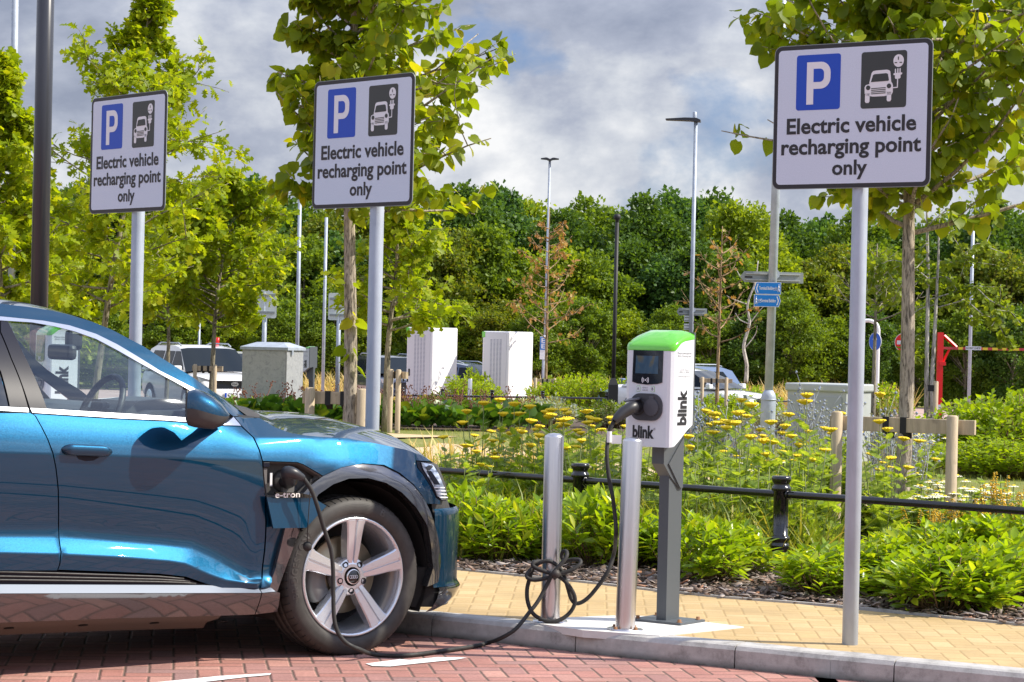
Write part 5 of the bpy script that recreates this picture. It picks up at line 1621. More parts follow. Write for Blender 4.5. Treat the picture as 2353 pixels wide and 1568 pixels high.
m_ = MB(); m_.add([(-0.83, -0.03, h_ - 0.02), (0.03, -0.03, h_ - 0.02), (0.03, 0.65, h_ - 0.02), (-0.83, 0.65, h_ - 0.02), (-0.83, -0.03, h_ + 0.025), (0.03, -0.03, h_ + 0.025), (0.03, 0.65, h_ + 0.025), (-0.83, 0.65, h_ + 0.025), (-0.64, 0.2, h_ + 0.105), (-0.16, 0.2, h_ + 0.105), (-0.16, 0.42, h_ + 0.105), (-0.64, 0.42, h_ + 0.105)], [(0, 1, 5, 4), (1, 2, 6, 5), (2, 3, 7, 6), (3, 0, 4, 7), (4, 5, 9, 8), (5, 6, 10, 9), (6, 7, 11, 10), (7, 4, 8, 11), (8, 9, 10, 11), (0, 3, 2, 1)]); m_.build('lid', M['galv'], root)
m_ = MB(); m_.box((-0.40, -0.006, h_ / 2), (0.74, 0.012, h_ - 0.08)); m_.build('door', M['galv_mott'], root)
m_ = MB(); m_.box((0.016, 0.16, h_ - 0.05), (0.03, 0.05, 0.09)); m_.build('hasp', M['galv'], root)
root, h_ = box_thing('cabinet', 'plain grey cabinet among the sea holly right of the direction sign lamp', 'cabinet', 3388, 29.5, 30, 0.80, 0.86, 1.03, None)
m_ = MB(); m_.box((-0.40, 0.42, h_ / 2), (0.80, 0.84, h_)); m_.build('body', M['pale_grey'], root)
m_ = MB(); m_.box((-0.40, 0.42, h_ + 0.0), (0.86, 0.90, 0.10), bev=0.02); m_.build('lid', M['pale_grey'], root)
m_ = MB(); m_.box((-0.41, -0.008, h_ / 2 - 0.03), (0.70, 0.016, h_ - 0.16)); d_ = m_.build('door', mat('door_grey', (0.34, 0.36, 0.37), 0.5), root)
m_ = MB(); m_.lathe([(0.0, -0.014), (0.016, -0.012), (0.018, 0.0)], (-0.11, -0.016, h_ - 0.30), axis='y', n=12); m_.build('lock', M['nut'], d_)
def vent_mat(g, p):
    s_ = g.n('ShaderNodeSeparateXYZ'); g.put(s_.inputs[0], g.obj())
M['cab_white'] = mat('white_cabinet_paint', (0.80, 0.79, 0.80), 0.38)
M['slot'] = mat('vent_slot', (0.30, 0.31, 0.38), 0.6)
for px, lab, top in ((1727, 'tall white rapid charging cabinet partly behind an oak twig', 1.88), (2033, 'tall white rapid charging cabinet beside the browning young tree', 1.81)):
    root, h_ = box_thing('power_cabinet', lab, 'cabinet', px, 70, 42, 1.08, 1.10, top, None, 'white rapid charging cabinets')
    m_ = MB(); m_.box((-0.54, 0.55, h_ / 2), (1.08, 1.10, h_), bev=0.045); body = m_.build('body', M['cab_white'], root)
    m_ = MB(); m_.box((-0.55, -0.006, h_ / 2), (0.92, 0.014, h_ - 0.06)); dr = m_.build('door', mat('door_white', (0.66, 0.65, 0.67), 0.4), root)
    for c_ in range(4):
        m_ = MB()
        for r_ in range(52):
            m_.box((-0.70 + 0.125 * c_, -0.0155, 0.25 + r_ * (h_ - 0.5) / 51), (0.075, 0.005, 0.017))
        m_.build('vent', M['slot'], dr)
    m_ = MB(); m_.box((-0.93, -0.02, h_ * 0.45), (0.055, 0.02, 0.21)); m_.build('handle', M['black_matt'], dr)
    m_ = MB(); m_.box((-1.02, 0.0, h_ - 0.10), (0.13, 0.03, 0.17)); m_.build('corner_badge', M['green_cap'], root)

# ------------------------------------------------------------------ lamp posts and poles
def pole(name, lab, cat, pt, pb, Y, dia, mt, ext=0.0, taper=1.0, grp=None):
    a, b = at(pb[0], pb[1], Y), at(pt[0], pt[1], Y)
    d = (b - a)
    k = (gz(Y) - 0.01 - a.z) / d.z
    foot = a + d * k
    root = thing(name, lab, cat, foot, 0, grp)
    m_ = MB(); m_.tube([(0, 0, 0), (b - foot) * (1 + ext)], [dia / 2, dia / 2 * taper], 18); m_.build('column', mt, root)
    return root, b - foot
GL = 'lamp columns of the car park'
r_, t_ = pole('lamp_post', 'thick dark grey lamp column rising behind the roof of the blue car', 'lamp post', (106, -60), (90, 705), 21, 0.155, M['dark_post'], 0.4, grp=GL)
r_, t_ = pole('lamp_post', 'pale grey lamp column at the left edge behind the oak leaves', 'lamp post', (35.5, -60), (29, 440), 36, 0.105, M['galv'], 0.3, grp=GL)
def flat_head(root, top, w, yaw, one=False, sc=1.0):
    m_ = MB()
    for sg in ((-1,) if one else (-1, 1)):
        P = [(0.0, 0.0), (0.10, 0.045), (w * 0.45, 0.05), (w, 0.02), (w, -0.01), (w * 0.3, -0.03), (0.08, -0.05), (0.0, -0.05)]
        vs = []
        m_.prism([(sg * a, b) for a, b in P], lambda u, v, t: (top.x + u * math.cos(yaw) - t * math.sin(yaw), top.y + u * math.sin(yaw) + t * math.cos(yaw), top.z + v), -0.14 * sc, 0.14 * sc)
    m_.build('lantern', M['dark_post'], root)
r_, t_ = pole('lamp_post', 'slim lamp column left of the middle parking sign with its head above the trees', 'lamp post', (689.5, 440), (683, 800), 66, 0.105, M['galv'], grp=GL); flat_head(r_, t_, 0.17, 0)
r_, t_ = pole('lamp_post', 'slim lamp column just left of the hazel trunk', 'lamp post', (750, 500), (742, 870), 70, 0.095, M['galv'], grp=GL)
r_, t_ = pole('lamp_post', 'tall slim lamp column with twin flat heads behind the browning young tree', 'lamp post', (1263.5, 366), (1251, 850), 86, 0.13, M['galv'], 0, 0.7, grp=GL); flat_head(r_, t_, 0.33, 0)
r_, t_ = pole('lamp_post', 'black lamp column with a square base in front of the wood', 'lamp post', (1418, 512), (1410, 850), 63, 0.105, M['black_matt'], grp=GL)
m_ = MB(); m_.lathe([(0.045, 0.0), (0.05, 0.06), (0.09, 0.10), (0.10, 0.17), (0.06, 0.23), (0.0, 0.24)], t_, n=14); m_.build('camera_head', M['black_matt'], r_)
m_ = MB(); m_.box((0, 0, 0.42), (0.26, 0.26, 0.84)); m_.add([(-0.13, -0.13, 0.84), (0.13, -0.13, 0.84), (0.13, 0.13, 0.84), (-0.13, 0.13, 0.84), (-0.06, -0.06, 1.02), (0.06, -0.06, 1.02), (0.06, 0.06, 1.02), (-0.06, 0.06, 1.02)], [(0, 1, 5, 4), (1, 2, 6, 5), (2, 3, 7, 6), (3, 0, 4, 7), (4, 5, 6, 7)]); m_.build('base_box', M['black_matt'], r_)
lampA, t_ = pole('lamp_post', 'tall lamp column with one flat head directly behind the charging post', 'lamp post', (1599, 278), (1588, 755), 58, 0.115, M['galv'], 0, 0.8, grp=GL); flat_head(lampA, t_ + Vector((0.12, 0, 0.02)), 0.86, R(-8), True)
m_ = MB(); m_.lathe([(0.05, 0.0), (0.05, 0.16), (0.02, 0.18), (0.0, 0.18)], t_ + Vector((-0.03, 0, 0.05)), n=10); m_.build('sensor', M['galv'], lampA)
lampB, t_ = pole('lamp_post', 'grey lamp column carrying the blue direction signs', 'lamp post', (1800, -60), (1763, 1000), 27, 0.100, M['galv'], 0.3, grp=GL)
ax = t_.normalized()
zt_ = at(1770, 895, 27).z - gz(27)
m_ = MB(); m_.tube([ax * 0, ax * (zt_ - 0.09), ax * (zt_ - 0.05), ax * zt_], [0.086, 0.086, 0.078, 0.05], 22); m_.tube([ax * (zt_ - 0.115), ax * (zt_ - 0.10)], 0.091, 22); m_.build('base_sleeve', M['galv'], lampB)
r_, t_ = pole('lamp_post', 'slim lamp column behind the red height barrier', 'lamp post', (2237, 480), (2227, 880), 84, 0.125, M['galv'], grp=GL)
for (pt, pb, Y, d, lab) in (((459, 729), (457, 800), 66, 0.06, 'thin metal pole behind the white off-roader'), ):
    r_, t_ = pole('pole', lab, 'pole', pt, pb, Y, d, M['galv'])
    m_ = MB(); m_.box(t_ * 0.5 + Vector((0.05, 0, 0.25)), (0.03, 0.02, 0.7)); m_.build('side_strip', M['galv'], r_)
a, b = at(497, 776, 60), at(493, 850, 60)
mk = thing('marker_pole', 'red and white striped marker pole right of the white off-roader', 'pole', (b.x, 60, gz(60)))
for k in range(9):
    z0, z1 = (a.z - gz(60)) * (1 - k / 9), (a.z - gz(60)) * (1 - (k + 1) / 9)
    m_ = MB(); m_.tube([(0.035 * z0, 0, z0), (0.035 * z1, 0, z1)], 0.045, 10); m_.build('stripe', M['red'] if k % 2 == 0 else M['white_paint'], mk)

M['board_back'] = mat('light_board_back', (0.56, 0.60, 0.59), 0.45)
def back_sign(lab, c_, w, h_, Y, post_px=None, post_y=860, grp=None):
    q = at(c_[0], c_[1], Y)
    root = thing('sign_board', lab, 'sign', (q.x, Y, gz(Y)), 0, grp)
    m_ = MB(); m_.prism(rounded(w, h_, 0.05), lambda u, v, t: (u, t, v + q.z - gz(Y)), -0.005, 0.005); bd = m_.build('panel', M['board_back'], root)
    for s_ in (-0.3, 0.3):
        m_ = MB(); m_.box((0, -0.02, q.z - gz(Y) + s_ * h_), (w * 0.85, 0.03, 0.05)); m_.build('rail', M['sign_back'], bd)
    x_ = at(post_px, 760, Y).x - q.x if post_px else 0
    m_ = MB(); m_.tube([(x_, 0.05, 0), (x_, 0.05, q.z - gz(Y) + h_ * 0.4)], 0.06, 10); m_.build('post', M['galv'], root)
    return root
back_sign('grey back of a sign board half hidden by oak leaves above the galvanised cabinet', (613, 698), 0.50, 0.74, 60, 607)
back_sign('grey back of a sign board beside the hazel trunk', (779, 705), 0.58, 0.74, 64)
back_sign('small grey sign back above the roof of the white off-roader', (407, 806), 0.32, 0.24, 64)

# direction signs on the lamp columns
def arrow_board(w, h_, tip, right):
    P = [(-w / 2, -h_ / 2), (w / 2, -h_ / 2), (w / 2 + tip, 0), (w / 2, h_ / 2), (-w / 2, h_ / 2)]
    return P if right else [(-a, b) for a, b in P][::-1]
def terminal(lab, c_, right, Y=26.90):
    q = at(c_[0], c_[1], Y)
    w, h_, tip = 0.285, 0.140, 0.022
    root = thing('direction_sign', lab, 'sign', q, R(-3), 'blue direction signs on the lamp column')
    m_ = MB(); m_.prism(arrow_board(w, h_, tip, right), lambda u, v, t: (u, t, v), -0.004, 0.004); pn = m_.build('panel', M['white_print'], root)
    m_ = MB(); m_.prism(arrow_board(w - 0.012, h_ - 0.012, tip, right), lambda u, v, t: (u, t, v), -0.0065, -0.0042); m_.build('face', mat('sign_blue', (0.0, 0.19, 0.62), 0.4), pn)
    sg = 1 if right else -1
    V, F = fitted('Terminal Building', 0.172, 0.046, 0.02)
    m_ = MB(); m_.add([(v[0] + 0.022 * sg, -0.0078, v[1] * 1.1) for v in V], F); m_.build('lettering', M['white_print'], pn, fix=False)
    m_ = MB()
    x0 = sg * 0.126
    m_.prism([(x0 - sg * 0.012, 0.05), (x0, 0.05), (x0 + sg * 0.016, 0), (x0, -0.05), (x0 - sg * 0.012, -0.05), (x0 + sg * 0.004, 0)], lambda u, v, t: (u, t, v), -0.008, -0.0068)
    m_.build('chevron', M['white_print'], pn)
    m_ = MB(); cx = -sg * 0.082
    for k in (-1, 1):
        m_.tube([(cx + k * 0.012 + 0.0095 * math.cos(a_), -0.0085, -0.010 + 0.0135 * math.sin(a_)) for a_ in np.linspace(0, 2 * math.pi, 15)], 0.0016, 4)
    m_.tube([(cx - 0.012, -0.0085, -0.01), (cx - 0.004, -0.0085, 0.016), (cx + 0.010, -0.0085, 0.018), (cx + 0.012, -0.0085, -0.01)], 0.0016, 4); m_.tube([(cx - 0.004, -0.0085, 0.016), (cx + 0.002, -0.0085, -0.01), (cx + 0.010, -0.0085, 0.018)], 0.0014, 4)
    m_.build('bicycle_symbol', M['white_print'], pn)
    m_ = MB(); cx = -sg * 0.116
    m_.tube([(cx, -0.0085, 0.036), (cx, -0.0085, 0.044)], 0.006, 8); m_.tube([(cx, -0.0085, 0.030), (cx - 0.001, -0.0085, 0.0)], [0.006, 0.005], 6); m_.tube([(cx, -0.0085, 0.0), (cx + 0.010, -0.0085, -0.04)], 0.0035, 5); m_.tube([(cx, -0.0085, 0.0), (cx - 0.010, -0.0085, -0.04)], 0.0035, 5); m_.tube([(cx, -0.0085, 0.026), (cx + 0.010, -0.0085, 0.004)], 0.0028, 5); m_.tube([(cx, -0.0085, 0.026), (cx - 0.010, -0.0085, 0.004)], 0.0028, 5)
    m_.build('walker_symbol', M['white_print'], pn)
terminal('upper blue sign reading Terminal Building with a chevron at its left end', (1766, 663), False)
terminal('lower blue sign reading Terminal Building with a chevron at its right end', (1761, 691.5), True)
def finger(lab, pl, pr, hl, hr, Y, yaw):
    a, b = at(pl[0], pl[1], Y), at(pr[0], pr[1], Y)
    c_ = (a + b) / 2; w = (b - a).length / math.cos(yaw); h_ = hl / FOC * Y
    root = thing('finger_sign', lab, 'sign', c_, yaw)
    m_ = MB(); m_.prism([(-w / 2, 0), (-w / 2 + 0.05, h_ / 2), (w / 2 - 0.01, h_ / 2), (w / 2, h_ / 2 - 0.01), (w / 2, -h_ / 2), (-w / 2 + 0.05, -h_ / 2)], lambda u, v, t: (u, t, v), -0.004, 0.004); pn = m_.build('panel', M['sign_back'], root)
    for v_ in (0.28, -0.28):
        m_ = MB(); m_.box((0.01, -0.012, v_ * h_), (w * 0.86, 0.018, 0.012)); m_.build('rail', M['pale_grey'], pn)
    m_ = MB(); m_.box((-w * 0.37, -0.006, -0.03 * h_), (w * 0.12, 0.004, h_ * 0.16)); m_.build('maker_label', M['black_print'], pn)
    m_ = MB(); m_.tube([(w * 0.03, -0.06, 0.28 * h_), (w * 0.03, 0.0, 0.28 * h_)], 0.058, 12); m_.build('clamp', M['galv'], root)
finger('large grey back of a finger sign clamped above the two blue signs', (1700, 634), (1847, 641), 25, 25, 27.10, R(8))
finger('smaller grey finger sign clamped on the lamp column behind the charging post', (1555, 716), (1625, 718), 17, 17, 58.1, R(6))
q = at(1583, 742, 58.1)
for k, dz in enumerate((0.10, -0.10)):
    r_ = thing('sign_board', ('upper' if k == 0 else 'lower') + ' of two small white sign backs above the green charger cap', 'sign', (q.x, q.y, q.z + dz))
    m_ = MB(); m_.box((0, 0, 0), (0.24, 0.01, 0.15)); pn = m_.build('panel', M['white_print'], r_)
    m_ = MB(); m_.box((0.0, -0.012, 0.03), (0.22, 0.014, 0.02)); m_.build('rail', M['sign_back'], pn)
    m_ = MB(); m_.box((0.0, -0.012, -0.04), (0.22, 0.014, 0.02)); m_.build('rail', M['sign_back'], pn)
q = at(1250, 800, 74)
r_ = thing('zone_sign', 'slim blue and white zone letter sign beside the browning young tree', 'sign', (q.x, 74, gz(74)))
m_ = MB(); m_.tube([(0, 0.05, 0), (0, 0.05, q.z - gz(74) + 0.4)], 0.05, 8); m_.build('post', M['galv'], r_)
m_ = MB(); m_.box((-0.03, 0, q.z - gz(74)), (0.20, 0.02, 0.72)); pn = m_.build('panel', M['white_print'], r_)
m_ = MB(); m_.box((-0.03, -0.014, q.z - gz(74) + 0.14), (0.19, 0.006, 0.40)); m_.build('face', mat('zone_blue', (0.02, 0.16, 0.5)), pn)
V, F = fitted('E', 0.11, 0.15, 0.02)
for dz in (0.23, 0.05):
    m_ = MB(); m_.add([(-0.03 + v[0], -0.0185, q.z - gz(74) + dz + v[1]) for v in V], F); m_.build('lettering', M['white_print'], pn, fix=False)

# round signs and the height barrier
q = at(3501 / FP, 1367 / FP, 70)
r_ = thing('round_sign', 'round blue sign with white arrow on a swan-necked white pole', 'sign', (q.x, 70, gz(70)), R(-58))
H_ = q.z - gz(70)
m_ = MB(); m_.prism(circle(0.275, 28, 0, H_), lambda u, v, t: (u, t, v), -0.006, 0.006); pn = m_.build('panel', M['white_print'], r_)
m_ = MB(); m_.prism(circle(0.262, 28, 0, H_), lambda u, v, t: (u, t, v), -0.0095, -0.0065); m_.build('face', mat('round_blue', (0.01, 0.10, 0.5)), pn)
m_ = MB(); m_.box((0, -0.013, H_ - 0.05), (0.055, 0.003, 0.26)); m_.prism([(-0.10, H_ + 0.06), (0.10, H_ + 0.06), (0, H_ + 0.19)], lambda u, v, t: (u, t, v), -0.0145, -0.0115); m_.build('arrow', M['white_print'], pn)
m_ = MB(); m_.tube(smooth3([(0.04, 0.08, 0), (0.04, 0.08, H_ + 0.05), (0.04, 0.08, H_ + 0.35), (-0.04, 0.02, H_ + 0.55), (-0.22, -0.18, H_ + 0.62), (-0.46, -0.44, H_ + 0.46)], 5), 0.055, 12); m_.build('pole', M['white_paint'], r_)
q = at(3616 / FP, 1371 / FP, 66)
r_ = thing('no_entry_sign', 'round red no entry sign half hidden by the near hazel trunk', 'sign', (q.x, 66, gz(66)), R(-25))
H_ = q.z - gz(66)
m_ = MB(); m_.prism(circle(0.27, 28, 0, H_), lambda u, v, t: (u, t, v), -0.006, 0.006); pn = m_.build('panel', M['white_print'], r_)
m_ = MB(); m_.prism(circle(0.255, 28, 0, H_), lambda u, v, t: (u, t, v), -0.0095, -0.0065); m_.build('face', M['red'], pn)
m_ = MB(); m_.box((0, -0.013, H_), (0.40, 0.003, 0.11)); m_.build('bar', M['white_print'], pn)
m_ = MB(); m_.tube([(0, 0.05, 0), (0, 0.05, H_ + 0.2)], 0.04, 10); m_.build('post', M['sign_back'], r_)
YB_ = 62
q0 = at(3762 / FP, 1330 / FP, YB_)
r_ = thing('height_barrier', 'bright red height barrier with a striped bar reaching past the right edge', 'barrier', (q0.x, YB_, gz(YB_)))
def rb_pt(px, py): return at(px / FP, py / FP, YB_) - Vector(r_.location)
h_ = q0.z - gz(YB_)
m_ = MB(); m_.box((0, 0, h_ / 2), (0.15, 0.15, h_)); m_.build('post', M['red'], r_)
m_ = MB(); m_.tube([rb_pt(3776, 1343), rb_pt(3826, 1390)], 0.045, 4, smooth=False); m_.build('brace', M['red'], r_)
m_ = MB(); m_.tube([rb_pt(3797, 1399), rb_pt(3768, 1458)], 0.035, 4, smooth=False); m_.build('brace', M['red'], r_)
m_ = MB(); m_.box(rb_pt(3768, 1455), (0.17, 0.2, 0.10)); m_.build('bracket', M['red'], r_)
xs = [3773, 3832, 3850, 3930, 3950, 3968, 3990, 4008, 4024, 4050, 4075, 4096, 4150, 4180, 4230, 4260, 4330]
for k in range(len(xs) - 1):
    a, b = rb_pt(xs[k], 1393 + (xs[k] - 3773) * 0.018), rb_pt(xs[k + 1], 1393 + (xs[k + 1] - 3773) * 0.018)
    m_ = MB(); m_.box((a + b) / 2, ((b - a).x, 0.08, 0.068)); m_.build('bar_stripe', M['yellow'] if k % 2 == 1 else mat('barrier_red', (0.5, 0.05, 0.06), 0.5), r_)
q = rb_pt(3892, 1393.5); 
m_ = MB(); m_.box(q + Vector((0, -0.05, 0)), (0.41, 0.02, 0.095)); pn = m_.build('label_plate', M['white_print'], r_)
V, F = fitted('MAX HEIGHT 2.35 METRES', 0.38, 0.055, 0.012)
m_ = MB(); m_.add([(q.x + v[0], q.y - 0.063, q.z + v[1]) for v in V], F); m_.build('lettering', M['black_print'], pn, fix=False)
m_ = MB(); m_.tube([(0, 0, 0.0), (0, 0, 0.12)], 0.13, 10); m_.box((0.0, -0.085, 0.44), (0.13, 0.01, 0.12)); m_.build('reflector', M['white_print'], r_)
# ================================================================== parked cars in the far car park
M['car_glass'] = mat('parked_car_glass', (0.014, 0.020, 0.028), 0.10, spec=0.12)
M['headlamp'] = mat('headlamp_glass', (0.55, 0.58, 0.62), 0.12, 0.4, coat=0.8)
def parked(label, color, loc, heading, L=4.4, W=1.82, H=1.62, belt=0.98, bonnet=0.98, suv=True, plate=None, badge=None):
    """front at +X. body, glasshouse with panes, lights, grille, plate, wheels"""
    root = thing('parked_car', label, 'car', loc, heading, 'cars parked in the far car park')
    paint = mat('car_paint', color, 0.25, 0.0, coat=1.0)
    h2 = W / 2
    nose, tail = L / 2, -L / 2
    xs = [tail, tail + 0.06, tail + 0.35, -0.9, 0.0, 0.75, 1.15, nose - 0.55, nose - 0.18, nose - 0.04, nose]
    zt = [0.90, belt + 0.02, belt + 0.04, belt + 0.02, belt, belt - 0.01, bonnet, bonnet - 0.05, bonnet - 0.13, bonnet - 0.26, bonnet - 0.42]
    wd = [0.86, 0.93, 0.98, 1, 1, 1, 0.99, 0.97, 0.90, 0.82, 0.74]
    zb = [0.45, 0.32, 0.24, 0.22, 0.22, 0.22, 0.22, 0.22, 0.24, 0.30, 0.40]
    rows = []
    for x, z1, w, z0 in zip(xs, zt, wd, zb):
        b = h2 * w
        half = [(0.0, z1 + 0.035), (b * 0.55, z1 + 0.025), (b * 0.86, z1 - 0.005), (b * 0.965, z1 - 0.07), (b, z0 + (z1 - z0) * 0.62), (b * 0.99, z0 + (z1 - z0) * 0.35), (b * 0.95, z0 + 0.05), (b * 0.8, z0)]
        rows.append([(x, -y, z) for y, z in half[::-1]] + [(x, y, z) for y, z in half[1:]])
    m_ = MB(); m_.grid(rows); m_.add(rows[0], [range(len(rows[0]))]); m_.add(rows[-1], [range(len(rows[-1]))])
    body = m_.build('body', paint, root)
    sd = body.modifiers.new('smooth', 'SUBSURF'); sd.levels = 1; sd.render_levels = 2
    # glasshouse: roof skin and panes
    if suv: gx = [(tail + 0.10, belt), (tail + 0.38, H - 0.10), (tail + 0.75, H), (-0.1, H), (0.35, H - 0.07), (1.18, belt + 0.0)]
    else: gx = [(tail + 0.45, belt), (tail + 1.15, H - 0.10), (tail + 1.55, H), (-0.15, H), (0.25, H - 0.07), (1.20, belt)]
    def half_at(z): return h2 * (0.955 - 0.20 * ((z - belt) / (H - belt)))
    rows = []
    for x, z in gx:
        b = half_at(z)
        rows.append([(x, -b, z), (x - 0.01, -b * 0.75, z + 0.025), (x, 0, z + 0.035), (x - 0.01, b * 0.75, z + 0.025), (x, b, z)])
    m_ = MB(); m_.grid(rows[1:5]); m_.build('roof', paint, root)
    m_ = MB(); m_.grid(rows[4:6]); m_.build('windscreen', M['car_glass'], root)
    m_ = MB(); m_.grid(rows[0:2]); m_.build('rear_screen', M['car_glass'], root)
    for sg in (-1, 1):
        P = [(gx[0][0] + 0.02, belt), (gx[1][0], gx[1][1]), (gx[2][0], gx[2][1] - 0.0), (gx[3][0], gx[3][1]), (gx[4][0], gx[4][1]), (gx[5][0], belt)]
        m_ = MB(); vs = [(x, sg * (half_at(z) - 0.004), z) for x, z in P]; m_.add(vs, [range(6)])
        m_.build('pillar_frame', paint, root)
        x_r, x_f = gx[1][0] + 0.02, gx[4][0]
        zt_ = H - 0.13
        cuts = [(gx[0][0] + 0.34, gx[1][0] + 0.34, -0.72, -0.72), (-0.64, -0.64, 0.02, 0.02), (0.08, 0.08, 1.0, 0.40)]
        for b0, t0, b1, t1 in cuts:
            m_ = MB(); m_.add([(b0, sg * (half_at(belt + 0.05) + 0.004), belt + 0.05), (b1, sg * (half_at(belt + 0.05) + 0.004), belt + 0.05), (t1, sg * (half_at(zt_) + 0.004), zt_), (t0, sg * (half_at(zt_) + 0.004), zt_)], [(0, 1, 2, 3)]); m_.build('window', M['car_glass'], root)
        m_ = MB(); m_.box((0.98, sg * (h2 + 0.10), belt + 0.08), (0.14, 0.20, 0.14), bev=0.03); m_.build('mirror', paint, root)
        if suv:
            m_ = MB(); m_.tube([(tail + 0.7, sg * half_at(H) * 0.93, H + 0.02), (tail + 0.9, sg * half_at(H) * 0.93, H + 0.07), (0.0, sg * half_at(H) * 0.93, H + 0.07), (0.2, sg * half_at(H) * 0.93, H + 0.0)], 0.018, 6); m_.build('roof_rail', M['galv'], root)
        m_ = MB(); m_.prism([(sg * h2 * 0.50, bonnet - 0.29), (sg * h2 * 0.90, bonnet - 0.20), (sg * h2 * 0.93, bonnet - 0.08), (sg * h2 * 0.60, bonnet - 0.17)], lambda u, v, t: (t - (abs(u) / h2) ** 3 * 0.30 + 0.02, u, v), nose - 0.12, nose - 0.02); m_.build('headlight', M['headlamp'], root)
        for x in (L * 0.31, -L * 0.30):
            m_ = MB(); m_.lathe([(0.0, -0.01), (0.20, -0.012), (0.215, 0.0)], axis='y', n=20); rim = m_.build('rim', M['rim'], root); rim.location = (x, sg * (h2 - 0.0), 0.335); rim.scale = (1, -sg * -1 if False else sg * -1, 1)
            rim.scale = (1, 1 if sg < 0 else -1, 1)
            m_ = MB(); m_.lathe([(0.21, 0.0), (0.23, -0.005), (0.31, 0.005), (0.335, 0.04), (0.335, 0.19), (0.30, 0.21)], axis='y', n=28); ty = m_.build('tyre', M['rubber'], root); ty.location = (x, sg * (h2 - 0.0), 0.335); ty.scale = (1, 1 if sg < 0 else -1, 1)
            m_ = MB(); m_.lathe([(0.0, 0.0), (0.365, 0.0)], axis='y', n=28); wa = m_.build('wheel_arch', M['liner'], root); wa.location = (x, sg * (h2 + 0.001) * 1.0, 0.345)
    m_ = MB(); m_.prism([(-0.48, bonnet - 0.36), (0.48, bonnet - 0.36), (0.56, bonnet - 0.22), (0.50, bonnet - 0.17), (-0.50, bonnet - 0.17), (-0.56, bonnet - 0.22)], lambda u, v, t: (t - (abs(u) / h2) ** 2 * 0.05, u, v), nose - 0.10, nose + 0.015); gr = m_.build('grille', M['black_gloss'], root)
    m_ = MB(); m_.prism([(-0.62, 0.30), (0.62, 0.30), (0.66, 0.42), (-0.66, 0.42)], lambda u, v, t: (t, u, v), nose - 0.20, nose + 0.0); m_.build('air_intake', M['plastic'], root)
    if plate:
        m_ = MB(); m_.box((nose + 0.03, 0.0, 0.50), (0.02, 0.52, 0.115)); pl_ = m_.build('number_plate', M['white_print'], root)
        m_ = MB(); m_.box((nose + 0.042, -0.235, 0.50), (0.006, 0.045, 0.105)); m_.build('plate_band', M['blue_print'], pl_)
        V, F = fitted(plate, 0.42, 0.085, 0.015)
        m_ = MB(); m_.add([(nose + 0.0425, 0.022 + v[0], 0.50 + v[1]) for v in V], F); m_.build('lettering', M['black_print'], pl_, fix=False)
    if badge:
        m_ = MB(); m_.prism(circle(0.095, 20, 0, bonnet - 0.255, 0.052), lambda u, v, t: (t, u, v), nose + 0.0, nose + 0.024); bd = m_.build('badge', M['chrome'], root)
        V, F = fitted(badge, 0.13, 0.045, 0.03)
        m_ = MB(); m_.add([(nose + 0.0255, v[0], bonnet - 0.255 + v[1]) for v in V], F); m_.build('lettering', M['black_print'], bd, fix=False)
    return root
def place_front(px, Y, a, L):
    """position of a car whose nose centre stands behind pixel column px; a = angle it is turned to the right from facing the camera"""
    q = at(px / FP, 1500 / FP, Y)
    hd = Vector((math.sin(R(a)), -math.cos(R(a)), 0))
    c_ = Vector((q.x, Y, gz(Y))) - hd * (L / 2)
    c_.z = gz(c_.y) + 0.01
    return c_, math.atan2(hd.y, hd.x)
c_, h_ = place_front(939, 57, 28, 4.4); parked('white off-roader with roof rails facing out between the blue windscreen and galvanised cabinet', (0.80, 0.80, 0.80), (c_.x, c_.y, -0.44), h_, 4.4, 1.86, 1.66, 1.03, 1.02, True, 'CXZ 96', 'KIA')
c_, h_ = place_front(1640, 75, 18, 4.6); parked('dark navy hatchback half hidden behind the left white cabinet', (0.012, 0.016, 0.040), (c_.x, c_.y, -0.62), h_, 4.6, 1.85, 1.56, 0.98, 0.92, True)
c_, h_ = place_front(1790, 79, 25, 4.3); parked('dark car showing only its roof between the two white cabinets', (0.015, 0.02, 0.035), (c_.x, c_.y, -0.72), h_, 4.3, 1.8, 1.50, 0.95, 0.9, True)
c_, h_ = place_front(2090, 78, 60, 4.2); parked('dark blue car just right of the right-hand white cabinet', (0.02, 0.05, 0.13), (c_.x, c_.y, -0.72), h_, 4.2, 1.78, 1.46, 0.92, 0.86, True)
c_, h_ = place_front(2440, 67, -58, 4.2); parked('silver blue hatchback mostly hidden behind the charging post', (0.10, 0.16, 0.30), (c_.x, c_.y, -0.55), h_, 4.2, 1.78, 1.46, 0.92, 0.86, True)
c_, h_ = place_front(3075, 63, 58, 4.5); parked('white saloon parked beyond the hedge right of the charging post', (0.80, 0.80, 0.80), (c_.x, c_.y, -0.56), h_, 4.5, 1.80, 1.44, 0.92, 0.88, False)
c_, h_ = place_front(1030, 80, 30, 4.3); parked('white car far behind the left edge of the galvanised cabinet', (0.78, 0.78, 0.78), (c_.x, c_.y, -0.52), h_, 4.3, 1.78, 1.44, 0.92, 0.88, False)
# ================================================================== planting
rng = np.random.RandomState(11)
def rot_mats(dirs, ups, roll=None):
    """frames whose Y axis follows dirs and whose Z axis leans to ups"""
    y = dirs / np.maximum(np.linalg.norm(dirs, axis=1, keepdims=True), 1e-9)
    x = np.cross(y, ups)
    nx = np.linalg.norm(x, axis=1, keepdims=True)
    x = np.where(nx < 1e-4, np.array([[1.0, 0, 0]]), x / np.maximum(nx, 1e-9))
    z = np.cross(x, y)
    if roll is not None:
        c, s_ = np.cos(roll)[:, None], np.sin(roll)[:, None]
        x, z = x * c + z * s_, z * c - x * s_
    return np.stack([x, y, z], axis=2)

